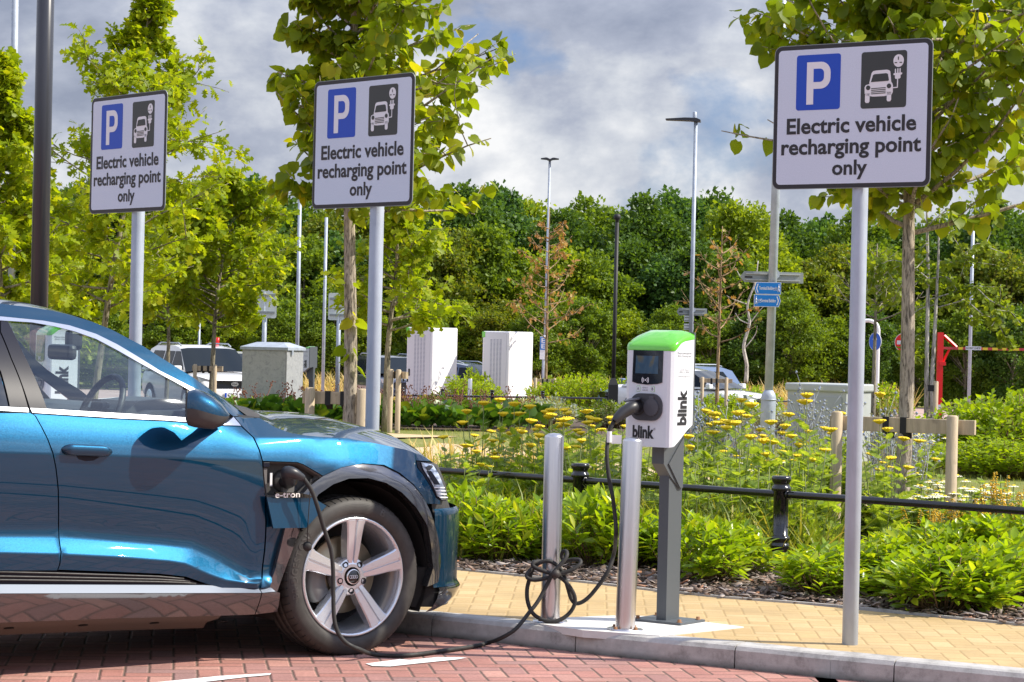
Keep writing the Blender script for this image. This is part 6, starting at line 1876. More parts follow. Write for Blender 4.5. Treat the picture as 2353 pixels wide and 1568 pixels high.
def scatter(name, tv, tf, Mx, pos, scale, smooth=False):
    """one mesh with the template repeated"""
    tv = np.asarray(tv, float)
    n, k = len(pos), len(tv)
    V = np.einsum('nij,kj->nki', Mx, tv) * np.asarray(scale).reshape(n, 1, 1) + np.asarray(pos)[:, None, :]
    tot = np.array([len(f) for f in tf])
    flat = np.concatenate([np.asarray(f) for f in tf])
    me = bpy.data.meshes.new(name)
    me.vertices.add(n * k)
    me.vertices.foreach_set('co', V.reshape(-1).astype(np.float32))
    L = (flat[None, :] + (np.arange(n) * k)[:, None]).reshape(-1)
    me.loops.add(len(L))
    me.loops.foreach_set('vertex_index', L.astype(np.int32))
    T = np.tile(tot, n)
    me.polygons.add(len(T))
    st = np.concatenate([[0], np.cumsum(T)[:-1]])
    me.polygons.foreach_set('loop_start', st.astype(np.int32))
    me.polygons.foreach_set('loop_total', T.astype(np.int32))
    if smooth: me.polygons.foreach_set('use_smooth', np.ones(len(T), bool))
    me.update(calc_edges=True)
    me.validate()
    return me

LANCE = ([(0, 0, 0), (-.17, .42, .05), (0, 1, -.08), (.17, .42, .05), (0, .48, -.01), (-.12, .75, .0), (.12, .75, .0)], [(0, 4, 1), (4, 5, 1), (4, 2, 5), (0, 3, 4), (4, 3, 6), (4, 6, 2)])
HEART = ([(0, 0, 0), (0, .5, .0), (0, 1.04, -.16), (-.20, -.10, .03), (-.46, .12, .09), (-.50, .38, .08), (-.42, .55, .03), (-.33, .74, -.02), (-.14, .90, -.10), (.20, -.10, .03), (.46, .12, .09), (.50, .38, .08), (.42, .55, .03), (.33, .74, -.02), (.14, .90, -.10)],
         [(0, 1, 5, 4, 3), (1, 7, 6, 5), (1, 2, 8, 7), (0, 9, 10, 11, 1), (1, 11, 12, 13), (1, 13, 14, 2)])
OAK = ([(0, 0, 0), (-.10, .22, .02), (-.36, .26, .05), (-.16, .40, .01), (-.48, .60, .04), (-.14, .62, .0), (-.30, .92, -.03), (0, .80, -.02), (0, 1.1, -.10), (.30, .92, -.03), (.14, .62, .0), (.48, .60, .04), (.16, .40, .01), (.36, .26, .05), (.10, .22, .02)],
       [(0, 1, 3, 5, 7), (1, 2, 3), (3, 4, 5), (5, 6, 7), (6, 8, 7), (0, 7, 10, 12, 14), (14, 12, 13), (12, 10, 11), (10, 7, 9), (7, 8, 9)])
ROUND = ([(0, 0, 0), (-.42, .22, .10), (-.48, .62, .10), (0, 1, .02), (.48, .62, .10), (.42, .22, .10), (0, .5, -.04)], [(0, 6, 1), (6, 2, 1), (6, 3, 2), (0, 5, 6), (6, 5, 4), (6, 4, 3)])
DIAM = ([(0, 0, 0), (-.36, .5, .10), (0, 1, -.05), (.36, .5, .10)], [(0, 2, 1), (0, 3, 2)])
FAN = ([(0, 0, 0), (-.5, .75, .05), (-.2, .95, 0), (0, .85, -.03), (.2, .95, 0), (.5, .75, .05)], [(0, 3, 2, 1), (0, 5, 4, 3)])
def fern(n=12, w=0.25):
    V, F = [], []
    for k in range(n):
        t0 = 0.08 + 0.9 * k / n
        wd = w * math.sin(math.pi * min(1, 0.22 + 0.80 * k / n)) + 0.02
        dz = -0.18 * t0 * t0
        for sg in (-1, 1):
            b = len(V)
            V += [(0, t0, dz), (sg * wd, t0 + 0.11, dz + 0.03), (sg * wd * 0.55, t0 - 0.01, dz + 0.02), (0, t0 + 0.055, dz)]
            F.append((b, b + 2, b + 1, b + 3))
    return V, F
FERN = fern()
BLADE = ([(-.02, 0, 0), (.02, 0, 0), (-.016, .4, .03), (.016, .4, .03), (-.01, .75, .12), (.01, .75, .12), (0, 1.0, .27)], [(0, 1, 3, 2), (2, 3, 5, 4), (4, 5, 6)])

def unit(n, zmin=-1.0, zmax=1.0):
    z = rng.uniform(zmin, zmax, n); a = rng.uniform(0, 2 * np.pi, n)
    r_ = np.sqrt(np.maximum(0, 1 - z * z))
    return np.stack([r_ * np.cos(a), r_ * np.sin(a), z], 1)

# ---- foliage colours
M['leaf_hazel'] = leaf_mat('hazel_leaf', (0.125, 0.190, 0.012), (0.215, 0.290, 0.016), (0.36, 0.36, 0.02), 0.52)
M['leaf_oak'] = leaf_mat('oak_leaf', (0.170, 0.250, 0.010), (0.270, 0.345, 0.014), (0.36, 0.38, 0.02), 0.52)
M['leaf_wood'] = [leaf_mat('wood_leaf_dark', (0.045, 0.095, 0.018), (0.090, 0.165, 0.026), None, 0.36),
                  leaf_mat('wood_leaf_mid', (0.085, 0.145, 0.016), (0.155, 0.235, 0.024), None, 0.42),
                  leaf_mat('wood_leaf_bright', (0.135, 0.205, 0.014), (0.225, 0.300, 0.022), None, 0.46),
                  leaf_mat('wood_leaf_olive', (0.095, 0.140, 0.016), (0.175, 0.225, 0.024), (0.21, 0.19, 0.03), 0.42),
                  leaf_mat('wood_leaf_blue', (0.045, 0.105, 0.030), (0.095, 0.185, 0.046), None, 0.38)]
M['leaf_shrub'] = leaf_mat('shrub_leaf', (0.140, 0.240, 0.012), (0.270, 0.390, 0.018), (0.40, 0.44, 0.03), 0.46, 0.3, 0.45)
M['leaf_hedge'] = leaf_mat('hedge_leaf', (0.140, 0.230, 0.010), (0.260, 0.360, 0.014), None, 0.46)
M['leaf_yarrow'] = leaf_mat('yarrow_leaf', (0.150, 0.240, 0.040), (0.280, 0.380, 0.070), (0.36, 0.42, 0.09), 0.48)
M['leaf_grey'] = leaf_mat('grey_leaf', (0.20, 0.25, 0.19), (0.34, 0.38, 0.32), None, 0.3)
M['leaf_bergenia'] = leaf_mat('bergenia_leaf', (0.035, 0.100, 0.016), (0.085, 0.180, 0.022), (0.20, 0.24, 0.02), 0.3, 0.35, 0.5)
M['leaf_dark'] = leaf_mat('loosestrife_leaf', (0.060, 0.110, 0.014), (0.120, 0.170, 0.020), None, 0.35)
M['leaf_brown'] = leaf_mat('withered_leaf', (0.27, 0.15, 0.06), (0.36, 0.20, 0.08), (0.27, 0.30, 0.05), 0.35)
M['leaf_ginkgo'] = leaf_mat('ginkgo_leaf', (0.120, 0.190, 0.016), (0.220, 0.280, 0.026), None, 0.42)
M['stem'] = mat('green_stem', (0.16, 0.19, 0.06), 0.7)
M['stem_brown'] = mat('brown_stem', (0.16, 0.10, 0.05), 0.8)
M['flower_yellow'] = mat('yarrow_yellow', (0.85, 0.62, 0.008), 0.7, fn=vary((0.86, 0.62, 0.008), 0.12, 90, None, 0.8, 300))
M['flower_white'] = mat('daisy_white', (0.80, 0.80, 0.66), 0.6)
M['flower_blue'] = mat('sea_holly_blue', (0.20, 0.24, 0.33), 0.7)
M['flower_gold'] = mat('loosestrife_gold', (0.70, 0.42, 0.01), 0.7)
M['dry'] = leaf_mat('dry_grass', (0.42, 0.32, 0.14), (0.55, 0.44, 0.22), (0.30, 0.32, 0.10), 0.3)

# ---- trees
class Skel:
    """limbs of a tree and the points where its leaves sit"""
    def __init__(s):
        s.mb = MB(); s.P, s.D = [], []
    def limb(s, a, d, length, r0, r1, bend=0.0, wig=0.08, n=6, lift=0.0):
        pts = [Vector(a)]
        d = Vector(d).normalized()
        for k in range(n):
            d = (d + Vector(rng.normal(0, wig, 3)) + Vector((0, 0, bend + lift * k / n))).normalized()
            pts.append(pts[-1] + d * (length / n))
        s.mb.tube([tuple(p) for p in pts], np.linspace(r0, r1, n + 1).tolist(), 7 if r0 > 0.012 else 5)
        return pts
    def leaves(s, pts, count, f0=0.15, spread=0.06):
        pts = [np.array(p) for p in pts]
        for k in range(count):
            t = rng.uniform(f0, 1.0) * (len(pts) - 1)
            i = min(int(t), len(pts) - 2)
            p = pts[i] + (pts[i + 1] - pts[i]) * (t - i)
            ax = pts[i + 1] - pts[i]
            ax = ax / (np.linalg.norm(ax) + 1e-9)
            o = rng.normal(0, 1, 3); o -= ax * o.dot(ax); o /= np.linalg.norm(o) + 1e-9
            s.P.append(p + o * rng.uniform(0, spread)); s.D.append(o * 0.9 + ax * 0.5)

def leaf_cloud(name, P, D, tpl, size, droop=0.5, jitter=0.35, parent=None, mt=None, flat=0.0):
    P, D = np.array(P), np.array(D)
    n = len(P)
    D = D / (np.linalg.norm(D, axis=1, keepdims=True) + 1e-9) + rng.normal(0, jitter, (n, 3)) + np.array([0, 0, -droop])
    up = np.tile(np.array([[0, 0, 1.0]]), (n, 1)) + rng.normal(0, 0.35 + 0.25 * (1 - flat), (n, 3))
    Mx = rot_mats(D, up, rng.normal(0, 0.5 * (1 - flat), n))
    me = scatter(name, tpl[0], tpl[1], Mx, P, size * rng.uniform(0.65, 1.25, n))
    return link_mesh(name, me, mt, parent)

def support(lab, cpx, Y, spacing, yaw, top, r_=0.042, tree_off=0.12, grp='tree stakes with a crossbar'):
    """two round stakes with a crossbar and a rubber strap round the trunk"""
    q = at(cpx, 900, Y)
    g0 = gz(Y)
    root = thing('tree_support', lab, 'tree stake', (q.x, Y, g0), yaw, grp)
    h_ = top - g0
    for sg in (-1, 1):
        m_ = MB(); m_.lathe([(r_, 0), (r_, h_ - 0.012), (r_ - 0.012, h_), (0, h_ + 0.002)], (sg * spacing / 2, 0, 0), n=16); m_.build('stake', M['stake'], root)
    m_ = MB(); m_.box((0.04, r_ + 0.025, h_ - 0.085), (spacing + 0.22, 0.045, 0.105), bev=0.004); m_.build('crossbar', M['stake'], root)
    for x_ in (-0.075, 0.055):
        m_ = MB()
        m_.grid([[(x_ - 0.024 + k * 0.048, y_, h_ - 0.085 + z_) for (y_, z_) in ((r_ - 0.002, -0.06), (r_ - 0.002, 0.058), (r_ + 0.052, 0.058), (r_ + tree_off + 0.03, 0.02), (r_ + tree_off + 0.03, -0.10), (r_ + 0.052, -0.062))] for k in (0, 1)], close=True, smooth=False)
        m_.build('strap', M['strap'], root)
    return root

# two hazels nearby
def hazel(lab, foot, tip_px, Y, r_, zlow, ztop, left, right, nb, per, seed):
    global rng
    rng = np.random.RandomState(seed)
    root = thing('hazel_tree', lab, 'tree', foot)
    F0 = Vector(foot)
    s = Skel()
    tp = at(tip_px[0], tip_px[1], Y) - F0
    pts = []
    for k in range(15):
        t = k / 14.0
        p = tp * t
        pts.append(p + Vector((0.02 * math.sin(t * 9), 0.02 * math.cos(t * 7), 0)))
    s.mb.tube([tuple(p) for p in pts], [r_ * (1.12 if k == 0 else 1 - 0.72 * (k / 14.0) ** 1.1) for k in range(15)], 14)
    for k in range(nb):
        t = (k + rng.uniform(0, 0.8)) / nb
        z = zlow + (ztop - zlow) * t
        f = z / tp.z
        a = tp * f
        az = k * 2.4 + rng.normal(0, 0.3)
        side = right if math.cos(az) > 0 else left
        reach = (abs(math.cos(az)) * side + abs(math.sin(az)) * 0.8) * (1 - 0.55 * t ** 1.5) * rng.uniform(0.75, 1.05)
        el = rng.uniform(0.25, 0.75) + 0.25 * t
        d = Vector((math.cos(az), math.sin(az), math.tan(el) * 0.8))
        br = s.limb(a, d, reach * 1.25, 0.016 * (1 - 0.5 * t) + 0.004, 0.004, 0.0, 0.10, 7)
        s.leaves(br, int(per * 0.6), 0.1, 0.07)
        for q in range(4):
            i = rng.randint(1, 7)
            d2 = Vector((math.cos(az + rng.normal(0, 1.0)), math.sin(az + rng.normal(0, 1.0)), rng.uniform(-0.1, 0.9)))
            tw = s.limb(br[i], d2, reach * rng.uniform(0.25, 0.55), 0.006, 0.002, 0.0, 0.14, 4)
            s.leaves(tw, int(per * 0.42), 0.1, 0.06)
    tr = s.mb.build('trunk', M['bark'], root)
    leaf_cloud('crown', s.P, s.D, HEART, 0.104, 0.85, 0.30, root, M['leaf_hazel'])
    return root, tp
q = at(799, 985, 19.8)
hazel('bushy hazel tree with ridged trunk behind the middle parking sign', (q.x, 19.8, gz(19.8)), (822, -420), 19.8, 0.064, 2.42, 5.6, 0.40, 1.08, 76, 34, 21)
h1 = [o for o in C.objects if o.name.startswith('hazel_tree')][-1]
ep = MB()
support('pale timber stakes around the hazel just beyond the blue bonnet', 772, 19.75, 0.44, R(-4), 1.10)
q = at(2066, 1240, 17.6)
hazel('open hazel tree with ridged trunk behind the nearest parking sign', (q.x, 17.6, gz(17.6)), (2124, -420), 17.6, 0.062, 2.30, 5.2, 1.15, 1.55, 76, 44, 34)
support('weathered timber stakes around the hazel behind the nearest parking sign', 2056, 17.0, 0.86, R(-26), 1.07)
# leaves sprouting low on the middle hazel's trunk
P, D = [], []
rng = np.random.RandomState(5)
for (px, py) in ((790, 648), (812, 655), (790, 715), (812, 722), (803, 735), (818, 742), (790, 800), (812, 806), (800, 815), (820, 842), (822, 850)):
    w = at(px, py, 19.72) - Vector((at(799, 985, 19.8).x, 19.8, gz(19.8)))
    P.append(np.array(w)); D.append(np.array([1.0 if px > 803 else -1.0, -0.4, -0.1]))
leaf_cloud('trunk_leaves', P, D, HEART, 0.10, 0.7, 0.3, [o for o in C.objects if o.name == 'hazel_tree'][0], M['leaf_hazel'])

# bright young oaks
def oak(lab, base_px, Y, height, zlow, rad, nb, per, seed, size=0.125, lean=(0, 0), mt=None, tpl=OAK, bark='bark_smooth', profile=None, name='oak_tree', foot_z=None):
    global rng
    rng = np.random.RandomState(seed)
    q = at(base_px, 800, Y)
    root = thing(name, lab, 'tree', (q.x, Y, gz(Y)))
    s = Skel()
    top = Vector((lean[0], lean[1], height))
    pts = []
    for k in range(13):
        t = k / 12
        pts.append(top * t + Vector((0.06 * math.sin(t * 8 + seed), 0.06 * math.cos(t * 6 + seed), 0)) * t)
    s.mb.tube([tuple(p) for p in pts], [0.055 * (1 - 0.85 * (k / 12.0)) + 0.004 for k in range(13)], 9)
    pf = profile or [(0, 0.75), (0.2, 1.0), (0.5, 0.75), (0.75, 0.42), (1, 0.12)]
    for k in range(nb):
        t = (k + rng.uniform(0, 0.9)) / nb
        z = zlow + (height - zlow) * t
        i = z / height * 12
        a = pts[min(int(i), 11)].lerp(pts[min(int(i) + 1, 12)], i - int(i))
        az = k * 2.4 + rng.normal(0, 0.4)
        reach = rad * float(np.interp(t, [p[0] for p in pf], [p[1] for p in pf])) * rng.uniform(0.7, 1.15)
        el = rng.uniform(0.0, 0.5) + 0.5 * t
        d = Vector((math.cos(az), math.sin(az), math.tan(el)))
        br = s.limb(a, d, reach * 1.15, 0.018 * (1 - 0.6 * t) + 0.004, 0.004, 0, 0.12, 6)
        s.leaves(br, int(per * 0.6), 0.3, 0.10)
        for w in range(4):
            j = rng.randint(2, 6)
            d2 = Vector(rng.normal(0, 1, 3)) * 0.8 + d.normalized() + Vector((0, 0, 0.25))
            tw = s.limb(br[j], d2, reach * rng.uniform(0.22, 0.5), 0.007, 0.003, 0, 0.15, 4)
            s.leaves(tw, int(per * 0.5), 0.1, 0.10)
    s.mb.build('trunk', M[bark], root)
    leaf_cloud('crown', s.P, s.D, tpl, size, 0.25, 0.5, root, mt or M['leaf_oak'], 0.3)
    return root
oak('young oak with a tall spire of leaves behind the left parking sign', 212, 36, 6.75, 1.75, 1.6, 60, 38, 3, 0.145, (0.85, 0), profile=[(0, 0.85), (0.3, 1.0), (0.58, 0.95), (0.66, 0.5), (0.76, 0.3), (1, 0.10)])
oak('young oak beside the white off-roader with a spreading bright crown', 484, 49, 4.75, 1.75, 1.6, 58, 46, 8, 0.16, (0.25, 0), profile=[(0, 0.8), (0.3, 1.0), (0.6, 0.7), (0.85, 0.45), (1, 0.2)])
oak('young oak leaning in at the left edge of the picture', 5, 33, 5.2, 1.6, 0.95, 50, 44, 12, 0.145, (-0.15, 0))
oak('young oak right of the middle sign post with a twig over the white cabinet', 888, 36, 3.7, 1.5, 1.0, 32, 30, 15, 0.14, (0.12, 0))
oak('bright oak low in the gap left of the thick dark lamp column', 95, 46, 4.2, 0.9, 1.6, 50, 44, 17, 0.16)
oak('bright oak filling the gap between the left sign post and the windscreen', 385, 56, 4.4, 2.0, 1.6, 50, 44, 18, 0.17)
support('small stakes around the oak beside the white off-roader', 470, 48.6, 0.42, R(-5), 0.90, 0.04)
support('small stakes around the oak right of the middle sign post', 906, 35.6, 0.26, R(-60), 1.06, 0.04)

# browning and bare young trees
def fan_tree(lab, px, Y, top_px, zlow, rad, nb, leaf_n, seed, mt, bark):
    global rng
    rng = np.random.RandomState(seed)
    q = at(px, 870, Y); t_ = at(top_px[0], top_px[1], Y)
    root = thing('young_tree', lab, 'tree', (q.x, Y, gz(Y)))
    s = Skel()
    top = t_ - Vector(root.location)
    s.mb.tube([tuple(top * (k / 10)) for k in range(11)], [0.05 * (1 - 0.85 * k / 10) + 0.004 for k in range(11)], 9)
    for k in range(nb):
        t = (k + rng.uniform(0, 0.8)) / nb
        z = zlow + (top.z - zlow) * t * 0.85
        az = k * 2.4 + rng.normal(0, 0.3)
        a = top * (z / top.z)
        reach = rad * (1 - 0.65 * t) * rng.uniform(0.7, 1.1)
        br = s.limb(a, (math.cos(az), math.sin(az), rng.uniform(0.2, 0.5)), reach * 1.5, 0.020, 0.005, 0.0, 0.06, 7, lift=0.30)
        s.leaves(br, leaf_n, 0.35, 0.05)
        for w in range(4):
            j = rng.randint(2, 7)
            tw = s.limb(br[j], Vector((math.cos(az + rng.normal(0, .9)), math.sin(az + rng.normal(0, .9)), rng.uniform(0.2, 1.0))), reach * 0.45, 0.009, 0.004, 0, 0.1, 4)
            s.leaves(tw, leaf_n, 0.2, 0.05)
    s.mb.build('trunk', M[bark], root)
    leaf_cloud('crown', s.P, s.D, OAK, 0.13, 0.6, 0.5, root, mt)
    return root
fan_tree('young tree with withered orange leaves beside the right white cabinet', 1254, 69, (1263, 475), 2.0, 1.15, 26, 3, 41, M['leaf_brown'], 'bark_dead')
fan_tree('almost bare young tree standing before the white saloon', 1648, 59, (1660, 520), 1.9, 1.05, 24, 1, 42, M['leaf_brown'], 'bark_dead')
support('stakes with crossbar around the young tree with withered leaves', 1252, 68.7, 0.56, R(-4), 0.47, 0.045)
support('stakes with crossbar in front of the white saloon', 1641, 58.7, 0.60, R(-5), 0.74, 0.045)
# ginkgo with two stems
def ginkgo():
    global rng
    rng = np.random.RandomState(77)
    Y = 38
    q = at(2128, 1000, Y)
    root = thing('ginkgo_tree', 'thin two-stemmed tree with arching leafy twigs right of the near hazel trunk', 'tree', (q.x, Y, gz(Y)))
    s = Skel(); O = Vector(root.location)
    stems = [[(2128, 1010), (2130, 800), (2133, 640), (2130, 500), (2132, 330)], [(2141, 1010), (2141, 880), (2148, 760), (2156, 600), (2160, 430)]]
    for st_ in stems:
        s.mb.tube([tuple(at(a, b, Y) - O) for a, b in st_], [0.040, 0.036, 0.03, 0.02, 0.006], 8)
    arcs = [[(2133, 690), (2190, 672), (2232, 655), (2275, 690), (2320, 715), (2345, 745)], [(2150, 708), (2200, 695), (2218, 690), (2255, 720), (2290, 740), (2320, 800)], [(2130, 560), (2100, 590), (2060, 640), (2020, 680)], [(2132, 640), (2090, 610), (2040, 600), (1990, 640)], [(2150, 700), (2100, 720), (2090, 780), (2110, 830)], [(2132, 520), (2180, 480), (2230, 470), (2260, 500)], [(2156, 600), (2200, 600), (2245, 560), (2280, 575)], [(2132, 470), (2080, 470), (2040, 520)], [(2158, 520), (2190, 545), (2230, 610)], [(2132, 590), (2075, 650), (2050, 700)], [(2141, 640), (2180, 640), (2215, 700), (2240, 745)], [(2130, 430), (2100, 420), (2070, 450)]]
    for a_ in arcs:
        pts = smooth3([at(a, b, Y + rng.uniform(-0.4, 0.4)) - O for a, b in a_], 4)
        s.mb.tube([tuple(p) for p in pts], np.linspace(0.013, 0.004, len(pts)).tolist(), 5)
        s.leaves([tuple(p) for p in pts], int(len(pts) * 7), 0.0, 0.08)
        for w in range(4):
            tw = s.limb(pts[rng.randint(2, len(pts))], Vector(rng.normal(0, 1, 3)) + Vector((0, 0, -0.2)), rng.uniform(0.2, 0.5), 0.006, 0.003, 0, 0.1, 4)
            s.leaves(tw, 22, 0.0, 0.06)
    s.mb.build('stems', M['bark_pale'], root)
    leaf_cloud('crown', s.P, s.D, FAN, 0.095, 0.5, 0.5, root, M['leaf_ginkgo'])
    return root
ginkgo()
q = at(2150, 900, 37.6)
sk = thing('tree_support', 'single round stake beside the two-stemmed tree', 'tree stake', (q.x, 37.6, gz(37.6)))
m_ = MB(); m_.lathe([(0.043, 0), (0.043, 0.93), (0.03, 0.945), (0, 0.947)], n=14); m_.build('stake', M['stake'], sk)
m_ = MB(); m_.box((-0.07, 0.0, 0.83), (0.11, 0.06, 0.10)); m_.build('strap', M['strap'], sk)
fan_tree('slender young tree with yellowing leaves left of the near hazel trunk', 2008, 46, (2016, 560), 2.1, 0.95, 20, 4, 43, M['leaf_ginkgo'], 'bark_smooth')
fan_tree('pale bare birch leaning at the edge of the wood', 1712, 89, (1722, 640), 2.0, 1.0, 12, 0, 46, M['leaf_brown'], 'bark_pale') if False else None
rng = np.random.RandomState(46)
bq = at(1716, 880, 89)
bt = thing('birch_tree', 'pale crooked bare birch at the edge of the wood', 'tree', (bq.x, 89, gz(89)))
s = Skel()
O = Vector(bt.location)
stp = smooth3([at(a, b, 89) - O for a, b in ((1714, 880), (1716, 840), (1709, 795), (1722, 745), (1718, 700), (1735, 650), (1742, 600))], 4)
s.mb.tube([tuple(p) for p in stp], np.linspace(0.085, 0.02, len(stp)).tolist(), 8)
for a_ in (((1722, 745), (1745, 715), (1760, 700)), ((1718, 700), (1690, 690), (1670, 680)), ((1735, 650), (1705, 640), (1690, 615)), ((1712, 800), (1735, 770), (1740, 750)), ((1722, 745), (1700, 735), (1690, 720))):
    pp = smooth3([at(a, b, 89 + rng.uniform(-.3, .3)) - O for a, b in a_], 4)
    s.mb.tube([tuple(p) for p in pp], np.linspace(0.028, 0.010, len(pp)).tolist(), 6)
s.mb.build('trunk', M['bark_pale'], bt)

# ---- the wood behind the car park
def wood_tree(seed, height, width, nblob, nleaf, size, mt, low=0.12):
    global rng
    rng = np.random.RandomState(seed)
    root = thing('woodland_tree', '', 'tree')
    s = Skel()
    s.mb.tube([(0, 0, 0), (0.1, 0, height * 0.4), (0, 0.1, height * 0.85)], [0.16, 0.11, 0.03], 8)
    P, D = [], []
    bl = []
    for k in range(nblob):
        z = height * (low + (0.92 - low) * rng.uniform(0, 1) ** 0.8)
        env = width / 2 * math.sin(math.pi * min(0.97, 0.16 + 0.80 * (z / height))) ** 0.7
        a = rng.uniform(0, 2 * np.pi); r_ = env * math.sqrt(rng.uniform(0.15, 1)) * 0.78
        c_ = np.array([r_ * math.cos(a), r_ * math.sin(a), z])
        R_ = rng.uniform(0.06, 0.16) * width
        bl.append((c_, R_))
        s.limb((0, 0, z * 0.6), Vector(c_) - Vector((0, 0, z * 0.6)), np.linalg.norm(c_ - np.array([0, 0, z * 0.6])), 0.05, 0.015, 0, 0.05, 5)
    for k in range(34):       # sprays that break the outline
        z = height * rng.uniform(0.25, 1.03)
        env = width / 2 * math.sin(math.pi * min(0.97, 0.16 + 0.80 * (z / height))) ** 0.7 * rng.uniform(0.75, 1.06)
        a = rng.uniform(0, 2 * np.pi)
        bl.append((np.array([env * math.cos(a), env * math.sin(a), z]), rng.uniform(0.03, 0.07) * width))
    bl.append((np.array([0, 0, height * 0.9]), 0.16 * width))
    w = np.array([b[1] ** 2 for b in bl]); w /= w.sum()
    for (c_, R_), ww in zip(bl, w):
        m = max(60, int(nleaf * ww))
        u = unit(m, -0.75, 1)
        rr = R_ * (1 + rng.normal(0, 0.26, m))[:, None]
        rr = rr * np.where(rng.uniform(0, 1, m) < 0.22, rng.uniform(0.4, 1.25, m), 1)[:, None]
        P.append(c_ + u * rr * (np.array([1, 1, 0.8]) * rng.uniform(0.75, 1.3, 3))); D.append(u + np.array([0, 0, -0.1]))
    s.mb.build('trunk', M['bark_smooth'], root)
    P, D = np.concatenate(P), np.concatenate(D)
    n = len(P)
    Dn = D + rng.normal(0, 0.7, (n, 3))
    Mx = rot_mats(Dn, D + rng.normal(0, 0.5, (n, 3)), rng.uniform(-1, 1, n))
    me = scatter('crown', DIAM[0], DIAM[1], Mx, P, size * rng.uniform(0.6, 1.35, n))
    link_mesh('crown', me, mt, root)
    return root
LABW = ['dark green broadleaf tree in the wood behind the car park', 'mid green broadleaf tree in the wood behind the car park', 'bright green broadleaf tree in the wood behind the car park', 'olive brown tinged tree in the wood behind the car park', 'cool blue green tree in the wood behind the car park']
WV = []
for k in range(5):
    for v in range(2):
        WV.append((k, wood_tree(100 + k * 7 + v, 9.0 if v == 0 else 8.2, 6.4 if v == 0 else 5.4, 44, 17000, 0.235, M['leaf_wood'][k], 0.10)))
used = {}
rngw = np.random.RandomState(9)
def put_wood(kv, px, Y, top_v, wf=1.0):
    k, proto = WV[kv]
    o = proto if kv not in used else copy_tree(proto)
    used[kv] = 1
    q = at(px, top_v, Y)
    base_h = 9.0 if kv % 2 == 0 else 8.2
    hs = (q.z - gz(Y)) / base_h
    o.location = (q.x, Y, gz(Y)); o.rotation_euler = (0, 0, rngw.uniform(0, 6.28)); o.scale = (hs * 0.5 + 0.5 * wf, hs * 0.5 + 0.5 * wf, hs)
    tag(o, LABW[k], 'tree', ['dark trees of the wood', 'mid green trees of the wood', 'bright trees of the wood', 'olive trees of the wood', 'blue green trees of the wood'][k])
sky_line = [(-60, 430), (60, 425), (180, 440), (300, 440), (420, 430), (470, 445), (560, 432), (620, 455), (700, 465), (800, 470), (900, 480), (1000, 470), (1070, 440), (1130, 445), (1200, 470), (1290, 500), (1360, 468), (1420, 500), (1490, 462), (1560, 470), (1640, 462), (1700, 480), (1790, 500), (1880, 510), (1980, 500), (2080, 510), (2180, 520), (2270, 490), (2340, 495), (2420, 505)]
seq = [0, 8, 0, 1, 4, 0, 8, 1, 2, 6, 0, 2, 0, 8, 4, 0, 2, 3, 0, 8, 1, 4, 0, 9, 2, 0, 8, 0, 1, 0]
for i, (px, v) in enumerate(sky_line):
    put_wood(seq[i % len(seq)], px, 108 + (i % 3) * 3.5, v + rngw.uniform(-8, 8), 0.95)
mid = [(-40, 540, 3), (70, 560, 1), (160, 540, 9), (260, 560, 3), (350, 545, 7), (440, 520, 6), (530, 570, 3), (610, 540, 5), (700, 570, 2), (790, 560, 9), (880, 590, 3), (960, 550, 7), (1040, 560, 6), (1120, 540, 3), (1200, 590, 5), (1290, 570, 4), (1370, 590, 2), (1450, 560, 1), (1530, 590, 9), (1600, 570, 1), (1690, 580, 3), (1770, 590, 5), (1850, 600, 7), (1930, 590, 6), (2010, 600, 3), (2090, 600, 1), (2170, 620, 5), (2250, 590, 7), (2330, 600, 6), (2410, 600, 3)]
for px, v, k in mid:
    put_wood(k, px, 98 + rngw.uniform(-2, 3), v + rngw.uniform(-15, 15), 0.8)
front = [(-20, 700, 5), (110, 690, 3), (250, 720, 2), (390, 700, 3), (520, 710, 5), (650, 690, 3), (770, 700, 2), (850, 720, 5), (960, 690, 3), (1060, 700, 5), (1150, 720, 6), (1240, 690, 2), (1350, 710, 3), (1440, 720, 5), (1540, 700, 2), (1640, 720, 3), (1730, 740, 1), (1820, 690, 2), (1910, 720, 3), (2000, 740, 1), (2110, 720, 2), (2220, 740, 3), (2330, 720, 1)]
for px, v, k in front:
    put_wood(k, px, 91.5 + rngw.uniform(-1, 2), v + rngw.uniform(-20, 20), 0.55)
# a line of the same trees on the camera's side of the road (mirrored in the car's flank)
for i, (x, y) in enumerate(((-16, -30), (-8, -33), (1, -36), (9, -40), (17, -44), (26, -46), (35, -50), (44, -52))):
    o = copy_tree(WV[(i * 3) % 10][1]); o.location = (x, y, 0.1); o.rotation_euler = (0, 0, i * 1.3); o.scale = (0.9, 0.9, 0.75)
    tag(o, 'tree behind the camera across the road', 'tree', 'trees across the road')

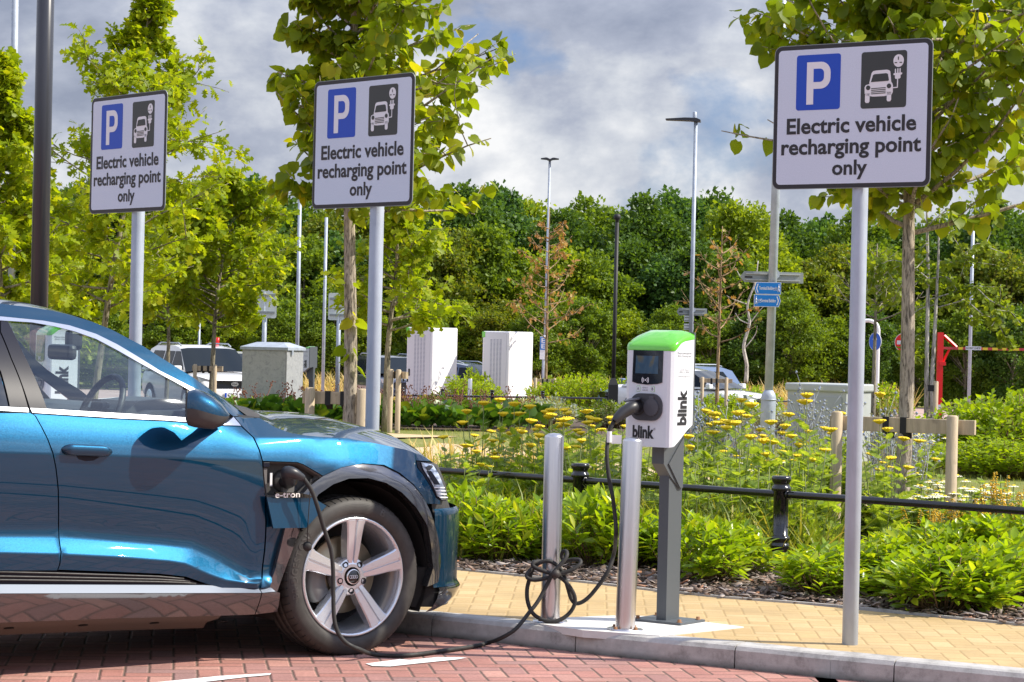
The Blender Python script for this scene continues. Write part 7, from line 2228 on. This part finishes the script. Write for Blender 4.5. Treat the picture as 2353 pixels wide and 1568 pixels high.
# ---- evergreen shrubs along the pavement
def shrub(seed, nst, nl, size, h_, rad, mt, tpl=LANCE, name='evergreen_shrub', droop=0.05):
    global rng
    rng = np.random.RandomState(seed)
    root = thing(name, '', 'shrub')
    s = MB(); P, D = [], []
    for k in range(nst):
        u = unit(1, -0.05, 1)[0]
        rr = rng.uniform(0.72, 1.0)
        e = np.array([u[0] * rad * rr, u[1] * rad * rr, 0.05 + h_ * (0.25 + 0.72 * u[2] * rr) ])
        b = np.array([u[0] * rad * 0.25, u[1] * rad * 0.25, 0.0])
        s.tube([tuple(b), tuple((b + e) / 2 + rng.normal(0, 0.02, 3)), tuple(e)], [0.005, 0.004, 0.003], 4)
        ax = (e - b) / np.linalg.norm(e - b) + np.array([0, 0, 0.7])
        ax /= np.linalg.norm(ax)
        for q in range(nl):
            a = q * 2.4 + rng.normal(0, 0.2)
            sd_ = np.cross(ax, [0.3, 0.5, 0.1]); sd_ /= np.linalg.norm(sd_); s2 = np.cross(ax, sd_)
            o = sd_ * math.cos(a) + s2 * math.sin(a)
            lvl = q / nl
            P.append(e - ax * (0.13 * lvl * h_ / 0.45)); D.append(o * (0.55 + 0.6 * lvl) + ax * (0.75 - 0.55 * lvl))
    s.build('stems', M['stem_brown'], root)
    leaf_cloud('foliage', P, D, tpl, size, droop, 0.16, root, mt, 0.7)
    return root
LS = 'glossy bright green evergreen shrub in the row behind the pavement edge'
S0 = [shrub(200 + k, 46, 12, 0.112, 0.47, 0.30, M['leaf_shrub']) for k in range(4)]
spots = [(1040, 1262, 1.0), (1085, 1278, 1.05), (1140, 1285, 1.0), (1200, 1276, 1.05), (1255, 1268, 0.95), (1310, 1282, 1.0), (1375, 1297, 1.05), (1440, 1300, 0.95), (1505, 1300, 1.0), (1572, 1308, 1.0), (1632, 1332, 1.0), (1690, 1318, 0.9), (1868, 1352, 0.85), (1885, 1366, 0.95), (1965, 1358, 0.9), (2035, 1362, 0.9), (2105, 1385, 1.0), (2165, 1402, 1.05), (2230, 1400, 1.05), (2290, 1388, 1.05), (2350, 1375, 1.15),
         (1060, 1222, 1.0), (1120, 1232, 1.0), (1175, 1228, 0.95), (1290, 1238, 1.0), (1345, 1245, 0.95), (1600, 1272, 0.9), (1665, 1270, 0.95), (2070, 1310, 0.9), (2140, 1318, 1.0), (2205, 1318, 1.0), (2270, 1318, 1.15), (2330, 1310, 1.2), (1000, 1235, 1.0), (950, 1215, 1.0)]
rngs = np.random.RandomState(4)
for i, (px, py, sc) in enumerate(spots):
    o = S0[i] if i < 4 else copy_tree(S0[i % 4])
    p = on_z(px, py + 9, PZ - 0.01)
    o.location = p; o.rotation_euler = (0, 0, rngs.uniform(0, 6.28)); hz_ = sc * rngs.uniform(0.86, 1.08) * (0.86 if px < 1500 else 0.70); o.scale = (sc * 0.9, sc * 0.9, hz_)
    tag(o, LS, 'shrub', 'evergreen shrubs along the pavement')

# ---- yarrow
def yarrow(seed, nst, heads=True):
    global rng
    rng = np.random.RandomState(seed)
    root = thing('yarrow_plant', '', 'flower')
    st, P, D = MB(), [], []
    tips = []
    for k in range(nst):
        a = rng.uniform(0, 6.28)
        e = Vector((0, 0, 1.0)) if k == 0 else Vector((0.16 * math.cos(a), 0.16 * math.sin(a), rng.uniform(0.72, 0.97)))
        b = Vector((0.04 * math.cos(a), 0.04 * math.sin(a), 0))
        pts = [b, b.lerp(e, 0.35) + Vector((rng.normal(0, .012), rng.normal(0, .012), 0)), b.lerp(e, 0.7) + Vector((rng.normal(0, .012), rng.normal(0, .012), 0)), e]
        st.tube([tuple(p) for p in pts], [0.0048, 0.004, 0.0035, 0.003], 5)
        tips.append(e)
        for q in range(22):
            t = rng.uniform(0.03, 0.93)
            p = np.array(b.lerp(e, t)); az = rng.uniform(0, 6.28)
            P.append(p); D.append(np.array([math.cos(az), math.sin(az), 0.75 - 0.3 * (1 - t)]) * (1.0))
    st.build('stems', M['stem'], root)
    for k in range(26):
        az = rng.uniform(0, 6.28); P.append(np.array([0.03 * math.cos(az), 0.03 * math.sin(az), rng.uniform(0.02, 0.25)])); D.append(np.array([math.cos(az), math.sin(az), rng.uniform(0.5, 1.6)]))
    P, D = np.array(P), np.array(D)
    n = len(P)
    Mx = rot_mats(D, np.tile([[0, 0, 1.0]], (n, 1)) + rng.normal(0, 0.3, (n, 3)))
    sz = np.interp(P[:, 2], [0, 0.3, 1], [0.20, 0.15, 0.085]) * rng.uniform(0.7, 1.2, n)
    link_mesh('foliage', scatter('foliage', FERN[0], FERN[1], Mx, P, sz), M['leaf_yarrow'], root)
    if heads:
        for i, e in enumerate(tips):
            r_ = rng.uniform(0.036, 0.055) * (1.0 if i == 0 else 0.8)
            m_ = MB()
            m_.lathe([(0.0, -0.022), (r_ * 0.45, -0.014), (r_ * 0.9, -0.001), (r_, 0.004), (r_ * 0.96, 0.009), (r_ * 0.6, 0.014), (0.0, 0.016)], (e.x, e.y, e.z), n=14)
            for q in range(26):
                a, rr = rng.uniform(0, 6.28), r_ * math.sqrt(rng.uniform(0, 1)) * 1.02
                zz = 0.014 - 0.006 * (rr / r_) ** 2
                m_.lathe([(0.0105, -0.004), (0.009, 0.003), (0.004, 0.006), (0, 0.0065)], (e.x + rr * math.cos(a), e.y + rr * math.sin(a), e.z + zz), n=6)
            m_.build('flower_head', M['flower_yellow'], root)
    return root
YV = [yarrow(300 + k, (1, 2, 3)[k % 3]) for k in range(6)]
YN = [yarrow(320 + k, 4, False) for k in range(3)]
heads = [(1075, 968), (1160, 917), (1117, 924), (1185, 925), (1212, 948), (1215, 976), (1196, 1005), (1159, 984), (1113, 987), (1048, 1000), (1064, 1021), (1246, 950), (1266, 944), (1258, 969), (1281, 957), (1300, 975), (1311, 962), (1334, 935), (1326, 954), (1352, 961), (1377, 968), (1342, 976), (1366, 941), (1278, 940), (1230, 932), (1390, 985), (1404, 955), (1395, 1012), (1240, 1015), (1092, 1035), (1330, 1025), (1130, 1010),
         (1632, 948), (1610, 972), (1640, 990), (1596, 940), (1694, 917), (1745, 927), (1655, 948), (1671, 980), (1700, 953), (1716, 945), (1756, 985), (1781, 968), (1786, 990), (1862, 906), (1858, 921), (1745, 1010), (1725, 1036), (1806, 950), (1886, 1030), (1930, 985), (1908, 1022), (1948, 983), (2020, 903), (2054, 1004), (2040, 966), (2062, 1046), (1990, 1040), (1600, 1032), (1692, 1046), (1660, 1095), (1635, 1168), (1660, 965), (1752, 1078), (1872, 980), (1830, 1000), (1900, 945), (1570, 1000), (1965, 1005), (2100, 1010), (2015, 1060), (1810, 1040), (1850, 1055), (1450, 985), (1470, 1020)]
rngy = np.random.RandomState(31)
LY = 'yarrow with flat golden yellow flower heads in the border behind the knee rail'
for i, (px, py) in enumerate(heads):
    o = YV[i] if i < 6 else copy_tree(YV[i % 6])
    Y = rngy.uniform(16.2, 19.6) if px < 1500 else rngy.uniform(15.6, 19.2)
    q = at(px, py, Y)
    h_ = max(0.35, q.z - PZ)
    o.location = (q.x, Y, PZ - 0.01); o.rotation_euler = (rngy.normal(0, 0.07), rngy.normal(0, 0.07), rngy.uniform(0, 6.28)); w_ = 0.5 * h_ + 0.5
    o.scale = (w_, w_, h_)
    tag(o, LY, 'flower', 'yellow yarrow in the border')
for i in range(96):
    o = YN[i] if i < 3 else copy_tree(YN[i % 3])
    t = rngy.uniform(0, 1)
    px = 1010 + 940 * t if i < 76 else rngy.uniform(1950, 2330)
    Y = rngy.uniform(16.6, 19.8) if px < 1500 else rngy.uniform(15.4, 18.6)
    q = at(px, 1000, Y)
    if px > 1895: Y = max(Y, 17.9)
    q = at(px, 1000, Y)
    h_ = rngy.uniform(0.50, 0.86) if px > 1080 else rngy.uniform(0.35, 0.6)
    if px > 1950: h_ *= 0.62
    o.location = (q.x, Y, PZ - 0.01); o.rotation_euler = (rngy.normal(0, 0.06), rngy.normal(0, 0.06), rngy.uniform(0, 6.28)); o.scale = (0.95, 0.95, h_)
    tag(o, 'feathery green plant not yet in flower among the yarrow', 'plant', 'feathery plants among the yarrow')

# ---- sea holly, daisies, loosestrife, spikes
def sea_holly(seed):
    global rng
    rng = np.random.RandomState(seed)
    root = thing('sea_holly', '', 'flower')
    st, P, D = MB(), [], []
    H_ = []
    for k in range(4):
        a = rng.uniform(0, 6.28)
        e = Vector((0.10 * math.cos(a), 0.10 * math.sin(a), rng.uniform(0.55, 0.75)))
        st.tube([(0, 0, 0), tuple(e)], [0.005, 0.003], 4)
        for q in range(7):
            b = Vector((0, 0, 0)).lerp(e, rng.uniform(0.55, 1.0))
            t = b + Vector((rng.normal(0, 0.075), rng.normal(0, 0.075), rng.uniform(0.08, 0.30)))
            st.tube([tuple(b), tuple(t)], [0.0028, 0.002], 4); H_.append(t)
            for w in range(5): P.append(np.array(t)); az = rng.uniform(0, 6.28); D.append(np.array([math.cos(az), math.sin(az), 0.1]))
    st.build('stems', mat('sea_holly_stem', (0.27, 0.30, 0.33), 0.7), root)
    link_mesh('bracts', scatter('bracts', LANCE[0], LANCE[1], rot_mats(np.array(D), np.tile([[0, 0, 1.0]], (len(D), 1))), np.array(P), np.full(len(P), 0.038)), M['leaf_grey'], root)
    m_ = MB()
    for t in H_: m_.lathe([(0.0, -0.010), (0.010, -0.006), (0.012, 0.002), (0.008, 0.012), (0, 0.016)], tuple(t), n=8)
    m_.build('flower_heads', M['flower_blue'], root)
    return root
SH0 = [sea_holly(400 + k) for k in range(3)]
sh_spots = [(1640, 985, 19), (1665, 1000, 20), (1600, 985, 20), (1690, 990, 21), (1850, 960, 22), (1872, 935, 24), (1890, 975, 22), (1830, 985, 22), (1905, 1000, 21), (2015, 1000, 20), (2032, 1020, 19), (2050, 990, 20), (2105, 1015, 21), (2120, 1030, 20), (1560, 1010, 19), (1800, 1010, 21), (1925, 960, 23), (1580, 960, 22), (1725, 1000, 20), (1945, 1015, 20)]
for i, (px, py, Y) in enumerate(sh_spots):
    o = SH0[i] if i < 3 else copy_tree(SH0[i % 3])
    q = at(px, py, Y); hs = (q.z + 0.06 - PZ) / 0.72
    o.location = (q.x, Y, PZ - 0.01); o.rotation_euler = (0, 0, rngy.uniform(0, 6.28)); o.scale = (1.1, 1.1, hs)
    tag(o, 'silvery blue sea holly among the yarrow', 'flower', 'sea holly in the border')
def daisy(seed):
    global rng
    rng = np.random.RandomState(seed)
    root = thing('daisy_plant', '', 'flower')
    st, pet, eye, P, D = MB(), [], MB(), [], []
    PP, DD = [], []
    for k in range(10):
        a = rng.uniform(0, 6.28); rr = 0.16 * math.sqrt(rng.uniform(0, 1))
        e = Vector((rr * math.cos(a), rr * math.sin(a), rng.uniform(0.38, 0.60)))
        st.tube([(rr * 0.3 * math.cos(a), rr * 0.3 * math.sin(a), 0), tuple(e)], [0.003, 0.0022], 4)
        eye.lathe([(0.013, -0.002), (0.012, 0.006), (0.006, 0.010), (0, 0.011)], tuple(e), n=8)
        for q in range(11):
            b = 2 * math.pi * q / 11
            PP.append(np.array(e) + np.array([0.009 * math.cos(b), 0.009 * math.sin(b), 0.0])); DD.append(np.array([math.cos(b), math.sin(b), -0.25]))
        for q in range(7):
            az = rng.uniform(0, 6.28); P.append(np.array(e) * rng.uniform(0.1, 0.8)); D.append(np.array([math.cos(az), math.sin(az), 0.7]))
    st.build('stems', M['stem'], root)
    link_mesh('petals', scatter('petals', DIAM[0], DIAM[1], rot_mats(np.array(DD), np.tile([[0, 0, 1.0]], (len(DD), 1))), np.array(PP), np.full(len(PP), 0.030)), M['flower_white'], root)
    eye.build('flower_eyes', M['flower_yellow'], root)
    link_mesh('foliage', scatter('foliage', FERN[0], FERN[1], rot_mats(np.array(D), np.tile([[0, 0, 1.0]], (len(D), 1))), np.array(P), rng.uniform(0.07, 0.14, len(P))), M['leaf_yarrow'], root)
    return root
DV = [daisy(500 + k) for k in range(2)]
for i, (px, py, Y) in enumerate([(1740, 1050, 17.5), (1765, 1062, 17.2), (1725, 1065, 17.8), (2110, 1105, 17.2), (2130, 1115, 17.0), (2155, 1120, 16.8), (2180, 1105, 17.2), (2205, 1110, 16.9), (2232, 1125, 16.8), (2255, 1130, 16.6), (2120, 1140, 16.7), (2285, 1135, 16.5), (2310, 1130, 16.4), (2335, 1135, 16.4), (2160, 1140, 16.4), (2085, 985, 26), (2105, 975, 26.5), (2125, 985, 26), (2145, 992, 25.5), (2070, 998, 25.5), (2115, 1000, 25)]):
    o = DV[i] if i < 2 else copy_tree(DV[i % 2])
    q = at(px, py, Y); hs = max(0.5, (q.z + 0.05 - PZ) / 0.58)
    o.location = (q.x, Y, PZ - 0.01); o.rotation_euler = (0, 0, rngy.uniform(0, 6.28)); o.scale = (1.15, 1.15, hs)
    tag(o, 'white daisy plant with yellow eyes right of the charging post', 'flower', 'white daisies in the border')
def spike_plant(seed, name, n, mt_f, mt_l, hh, gold=True):
    global rng
    rng = np.random.RandomState(seed)
    root = thing(name, '', 'flower')
    st, fl, P, D = MB(), MB(), [], []
    for k in range(n):
        a = rng.uniform(0, 6.28)
        e = Vector((0.13 * math.cos(a), 0.13 * math.sin(a), hh * rng.uniform(0.75, 1.0)))
        b = Vector((0.05 * math.cos(a), 0.05 * math.sin(a), 0))
        st.tube([tuple(b), tuple(e)], [0.005, 0.0025], 5)
        for q in range(46 if gold else 70):
            t = rng.uniform(0.62 if gold else 0.35, 1.0)
            p = b.lerp(e, t); az = rng.uniform(0, 6.28); w = (0.030 if gold else 0.016) * (1.15 - 0.8 * (t - 0.6) / 0.4 if gold else 1)
            fl.lathe([(0.0, -0.006), (0.009 if gold else 0.007, 0), (0.0, 0.007)], (p.x + w * math.cos(az), p.y + w * math.sin(az), p.z), n=5)
        for q in range(22):
            t = rng.uniform(0.05, 0.72); az = rng.uniform(0, 6.28)
            P.append(np.array(b.lerp(e, t))); D.append(np.array([math.cos(az), math.sin(az), 0.15]))
    st.build('stems', M['stem'], root); fl.build('flower_spikes', mt_f, root)
    link_mesh('foliage', scatter('foliage', LANCE[0], LANCE[1], rot_mats(np.array(D), np.tile([[0, 0, 1.0]], (len(D), 1)) + rng.normal(0, .2, (len(D), 3))), np.array(P), rng.uniform(0.07, 0.12, len(P))), mt_l, root)
    return root
LV = [spike_plant(600 + k, 'loosestrife_plant', 4, M['flower_gold'], M['leaf_dark'], 0.8) for k in range(2)]
for i, (px, py, Y) in enumerate([(2325, 1065, 15.9), (2290, 1105, 15.8), (2338, 1100, 15.6), (2305, 1120, 15.7), (2115, 1150, 16.2), (2140, 1160, 16.0), (2190, 1150, 16.0), (2230, 1140, 15.9), (2255, 1160, 15.7), (2165, 1170, 15.9), (2345, 1150, 15.4), (2275, 1165, 15.6)]):
    o = LV[i] if i < 2 else copy_tree(LV[i % 2])
    q = at(px, py, Y); hs = max(0.4, (q.z - PZ) / 0.8)
    o.location = (q.x, Y, PZ - 0.01); o.rotation_euler = (0, 0, rngy.uniform(0, 6.28)); o.scale = (1, 1, hs)
    tag(o, 'golden spiked loosestrife beside the right-hand tree stake', 'flower', 'loosestrife in the border')
SV = spike_plant(620, 'mullein_plant', 2, mat('mullein_seed', (0.26, 0.24, 0.10), 0.8), M['leaf_yarrow'], 1.0, False)
for i, (px, py, Y) in enumerate([(2045, 905, 24), (2060, 890, 24.5), (2030, 925, 24), (2095, 900, 24), (2110, 915, 24.5), (2075, 915, 23.5)]):
    o = SV if i == 0 else copy_tree(SV)
    q = at(px, py, Y); o.location = (q.x, Y, PZ - 0.01); o.rotation_euler = (0, 0, i * 1.1); o.scale = (1, 1, q.z - PZ)
    tag(o, 'tall thin seed spike beside the near hazel trunk', 'plant', 'seed spikes by the near hazel')

# ---- hedges and shrubs further back
HB = [shrub(700 + k, 110, 11, 0.085, 0.95, 0.75, M['leaf_hedge'], DIAM, 'leafy_shrub') for k in range(3)]
def put_hb(i, px, Y, top_v, w, lab, grp):
    o = HB[i] if i not in used_hb else copy_tree(HB[i]); used_hb.add(i)
    q = at(px, top_v, Y); o.location = (q.x, Y, gz(Y) - 0.02); o.rotation_euler = (0, 0, rngy.uniform(0, 6.28)); o.scale = (w, w, (q.z - gz(Y)) / 0.92)
    tag(o, lab, 'shrub', grp)
used_hb = set()
for i, (px, Y, v, w) in enumerate([(2180, 29, 965, 1.0), (2225, 30, 925, 1.1), (2275, 29.5, 905, 1.2), (2330, 29, 895, 1.2), (2370, 28.5, 905, 1.2), (2250, 27.3, 1010, 0.85), (2310, 27, 1000, 0.95), (2195, 28, 1020, 0.7), (2360, 26.8, 1005, 0.9), (2150, 31, 985, 0.8)]):
    put_hb(i % 3, px, Y, v, w, 'broad bright green shrub on the lawn at the right edge', 'broad shrubs at the right edge')
for i, (px, Y, v) in enumerate([(1062, 68, 862), (1085, 69, 850), (1105, 67.5, 872), (1245, 68, 880), (1270, 69, 868), (1300, 68, 862), (1330, 69, 858), (1362, 68, 862), (1392, 69, 866), (1420, 68, 872), (1450, 68, 870), (1580, 67, 888), (1612, 68, 886), (1648, 67, 884), (1682, 68, 882), (1715, 67, 886), (1745, 68, 890), (1600, 63, 905), (1640, 62, 905), (1690, 62, 908), (1730, 63, 905), (2040, 60, 880), (1960, 62, 885)]):
    put_hb(i % 3, px, Y, v, 1.05, 'bright green hedge shrub along the far knee rail', 'hedge shrubs along the far knee rail')
BG = []
def bergenia(seed):
    global rng
    rng = np.random.RandomState(seed)
    root = thing('bergenia_plant', '', 'plant')
    P, D = [], []
    for k in range(60):
        a = rng.uniform(0, 6.28); r_ = 0.34 * math.sqrt(rng.uniform(0, 1))
        P.append(np.array([r_ * math.cos(a), r_ * math.sin(a), rng.uniform(0.08, 0.30)])); D.append(np.array([math.cos(a), math.sin(a), rng.uniform(0.4, 1.8)]))
    leaf_cloud('foliage', P, D, ROUND, 0.165, 0.0, 0.25, root, M['leaf_bergenia'], 0.6)
    m_ = MB()
    for k in range(3):
        a = rng.uniform(0, 6.28); e = Vector((0.2 * math.cos(a), 0.2 * math.sin(a), rng.uniform(0.42, 0.6)))
        m_.tube([(0, 0, 0.05), tuple(e)], 0.005, 5)
        for q in range(10): m_.lathe([(0, -0.012), (0.012, 0), (0, 0.014)], tuple(e + Vector(rng.normal(0, 0.03, 3))), n=5)
    m_.build('seed_heads', mat('seed_brown', (0.16, 0.06, 0.035), 0.8), root)
    return root
BG = [bergenia(800 + k) for k in range(3)]
i = 0
for px in range(560, 1200, 27):
    for dv in (0, 1):
        o = BG[i] if i < 3 else copy_tree(BG[i % 3])
        Y = (37.2 if dv == 0 else 38.8) + rngy.uniform(-0.3, 0.3)
        q = at(px + rngy.uniform(-6, 6) + 12 * dv, 970, Y)
        o.location = (q.x, Y, gz(Y) - 0.02); o.rotation_euler = (0, 0, rngy.uniform(0, 6.28)); o.scale = [rngy.uniform(0.9, 1.2)] * 3
        tag(o, 'broad leaved bergenia clump along the far edge of the lawn', 'plant', 'bergenia along the lawn')
        i += 1
MX = [shrub(900, 60, 9, 0.10, 0.5, 0.45, M['leaf_dark'], LANCE, 'border_shrub'), shrub(901, 70, 9, 0.07, 0.5, 0.45, M['leaf_grey'], LANCE, 'border_shrub'), shrub(902, 60, 9, 0.08, 0.5, 0.45, M['leaf_hedge'], LANCE, 'border_shrub')]
gm = MB()
LB3 = ['dark leaved low shrub in the bed beyond the path', 'silver grey low shrub in the bed beyond the path', 'light green low shrub in the bed beyond the path']
for i in range(78):
    k = int(rngy.choice([0, 1, 1, 2, 2]))
    o = MX[k] if (i < 1 and k == 0) else copy_tree(MX[k])
    px, Y = rngy.uniform(900, 1960), rngy.uniform(38.5, 62)
    if px < 1200 and Y < 41: Y += 4
    q = at(px, 930, Y)
    o.location = (q.x, Y, gz(Y) - 0.02); o.rotation_euler = (0, 0, rngy.uniform(0, 6.28)); sc = rngy.uniform(0.8, 1.2); hs_ = float(np.interp(Y, [38, 46, 62], [0.95, 0.72, 0.42])); o.scale = (sc, sc, sc * hs_ * rngy.uniform(0.85, 1.1))
    tag(o, LB3[k], 'shrub', ['dark low shrubs in the far bed', 'silver low shrubs in the far bed', 'light low shrubs in the far bed'][k])
for k, m0 in enumerate(MX):       # the first of each kind
    if not m0.get('label'):
        q = at(1000 + 230 * k, 930, 44 + 3 * k); m0.location = (q.x, 44 + 3 * k, gz(44 + 3 * k) - 0.02)
        tag(m0, LB3[k], 'shrub', ['dark low shrubs in the far bed', 'silver low shrubs in the far bed', 'light low shrubs in the far bed'][k])
yf = YV[2]
for i in range(26):
    o = copy_tree(LV[i % 2])
    px, Y = rngy.uniform(895, 1010), rngy.uniform(44, 58)
    if i > 15: px = rngy.uniform(1190, 1300)
    q = at(px, 930, Y); o.location = (q.x, Y, gz(Y) - 0.02); o.rotation_euler = (0, 0, rngy.uniform(0, 6.28)); o.scale = (1.5, 1.5, rngy.uniform(0.50, 0.66))
    tag(o, 'small yellow flowered plant in the bed in front of the white cabinets', 'flower', 'yellow flowers before the white cabinets')

# ---- stuff nobody could count
def grass(name, n, fx, size, mt, bend=0.4):
    P = np.array([fx() for _ in range(n)])
    a = rng.uniform(0, 6.28, n)
    D = np.stack([np.cos(a) * bend, np.sin(a) * bend, np.ones(n)], 1) + rng.normal(0, 0.15, (n, 3))
    U = np.stack([np.cos(a), np.sin(a), np.zeros(n)], 1)
    me = scatter(name, BLADE[0], BLADE[1], rot_mats(D, U), P, size * rng.uniform(0.5, 1.3, n))
    o = link_mesh(name, me, mt)
    return tag(o, kind='stuff')
rng = np.random.RandomState(55)
def f1():
    Y = rng.uniform(16.8, 24); px = rng.uniform(880, 1350)
    q = at(px, 1000, Y); return (q.x, Y, PZ - 0.01)
grass('grass', 1500, f1, 0.50, M['dry'], 0.45)
def f2():
    Y = rng.uniform(84, 90.5); q = at(rng.uniform(700, 2100), 900, Y); return (q.x, Y, gz(Y) - 0.02)
grass('grass', 5500, f2, 0.95, M['dry'], 0.35)
def f3():
    Y = rng.uniform(15.0, 19.5); px = rng.uniform(1000, 1930)
    q = at(px, 1000, Y); return (q.x, Y, PZ - 0.01)
M['grass_green'] = leaf_mat('green_grass', (0.12, 0.18, 0.03), (0.22, 0.26, 0.05), (0.4, 0.36, 0.12), 0.35)
grass('grass', 6000, f3, 0.42, M['grass_green'], 0.4)
def f4():
    Y = rng.uniform(23, 37); q = at(rng.uniform(600, 2420), 1000, Y); return (q.x, Y, PZ - 0.02)
def on_path(x, y):
    a = np.interp(x, [p[0] for p in PATH_A[::-1]], [p[1] for p in PATH_A[::-1]]); b = np.interp(x, [p[0] for p in PATH_B[::-1]], [p[1] for p in PATH_B[::-1]])
    return a - 0.1 < y < b + 0.1
def f4b():
    while True:
        p = f4()
        if not on_path(p[0], p[1]): return p
grass('lawn_grass', 14000, f4b, 0.085, M['grass_green'], 0.5)
# bark chips over the soil
def chips():
    n = 9000
    P = []
    e = np.array(EDGE)
    while len(P) < n:
        Y = rng.uniform(12.0, 17.2); px = rng.uniform(900, 2450)
        q = at(px, 1300, Y)
        ye = np.interp(q.x, e[::-1, 0], e[::-1, 1])
        if Y > ye + 0.015 and Y < ye + 3.2: P.append((q.x, Y, PZ + rng.uniform(-0.004, 0.022)))
    P = np.array(P)
    a = rng.uniform(0, 6.28, n)
    D = np.stack([np.cos(a), np.sin(a), rng.normal(0, 0.22, n)], 1)
    tv = [(-.16, 0, 0), (.14, .03, .0), (.18, .9, .02), (-.02, 1, .04), (-.2, .8, 0), (-.16, 0, .09), (.14, .03, .09), (.18, .9, .11), (-.02, 1, .12), (-.2, .8, .09)]
    tf = [(5, 6, 7, 8, 9), (0, 1, 6, 5), (1, 2, 7, 6), (2, 3, 8, 7), (3, 4, 9, 8), (4, 0, 5, 9)]
    me = scatter('bark_mulch', tv, tf, rot_mats(D, np.tile([[0, 0, 1.0]], (n, 1)) + rng.normal(0, 0.25, (n, 3))), P, rng.uniform(0.02, 0.075, n))
    mt = mat('bark_chip', (0.2, 0.14, 0.1), 0.9, fn=lambda g, p: g.put(p.inputs['Base Color'], g.ramp(g.island(), [(0.0, (0.045, 0.030, 0.022)), (0.35, (0.13, 0.085, 0.06)), (0.62, (0.22, 0.17, 0.14)), (0.80, (0.36, 0.31, 0.28)), (0.9, (0.30, 0.13, 0.06)), (1.0, (0.46, 0.43, 0.40))])))
    tag(link_mesh('bark_mulch', me, mt), kind='stuff')
chips()
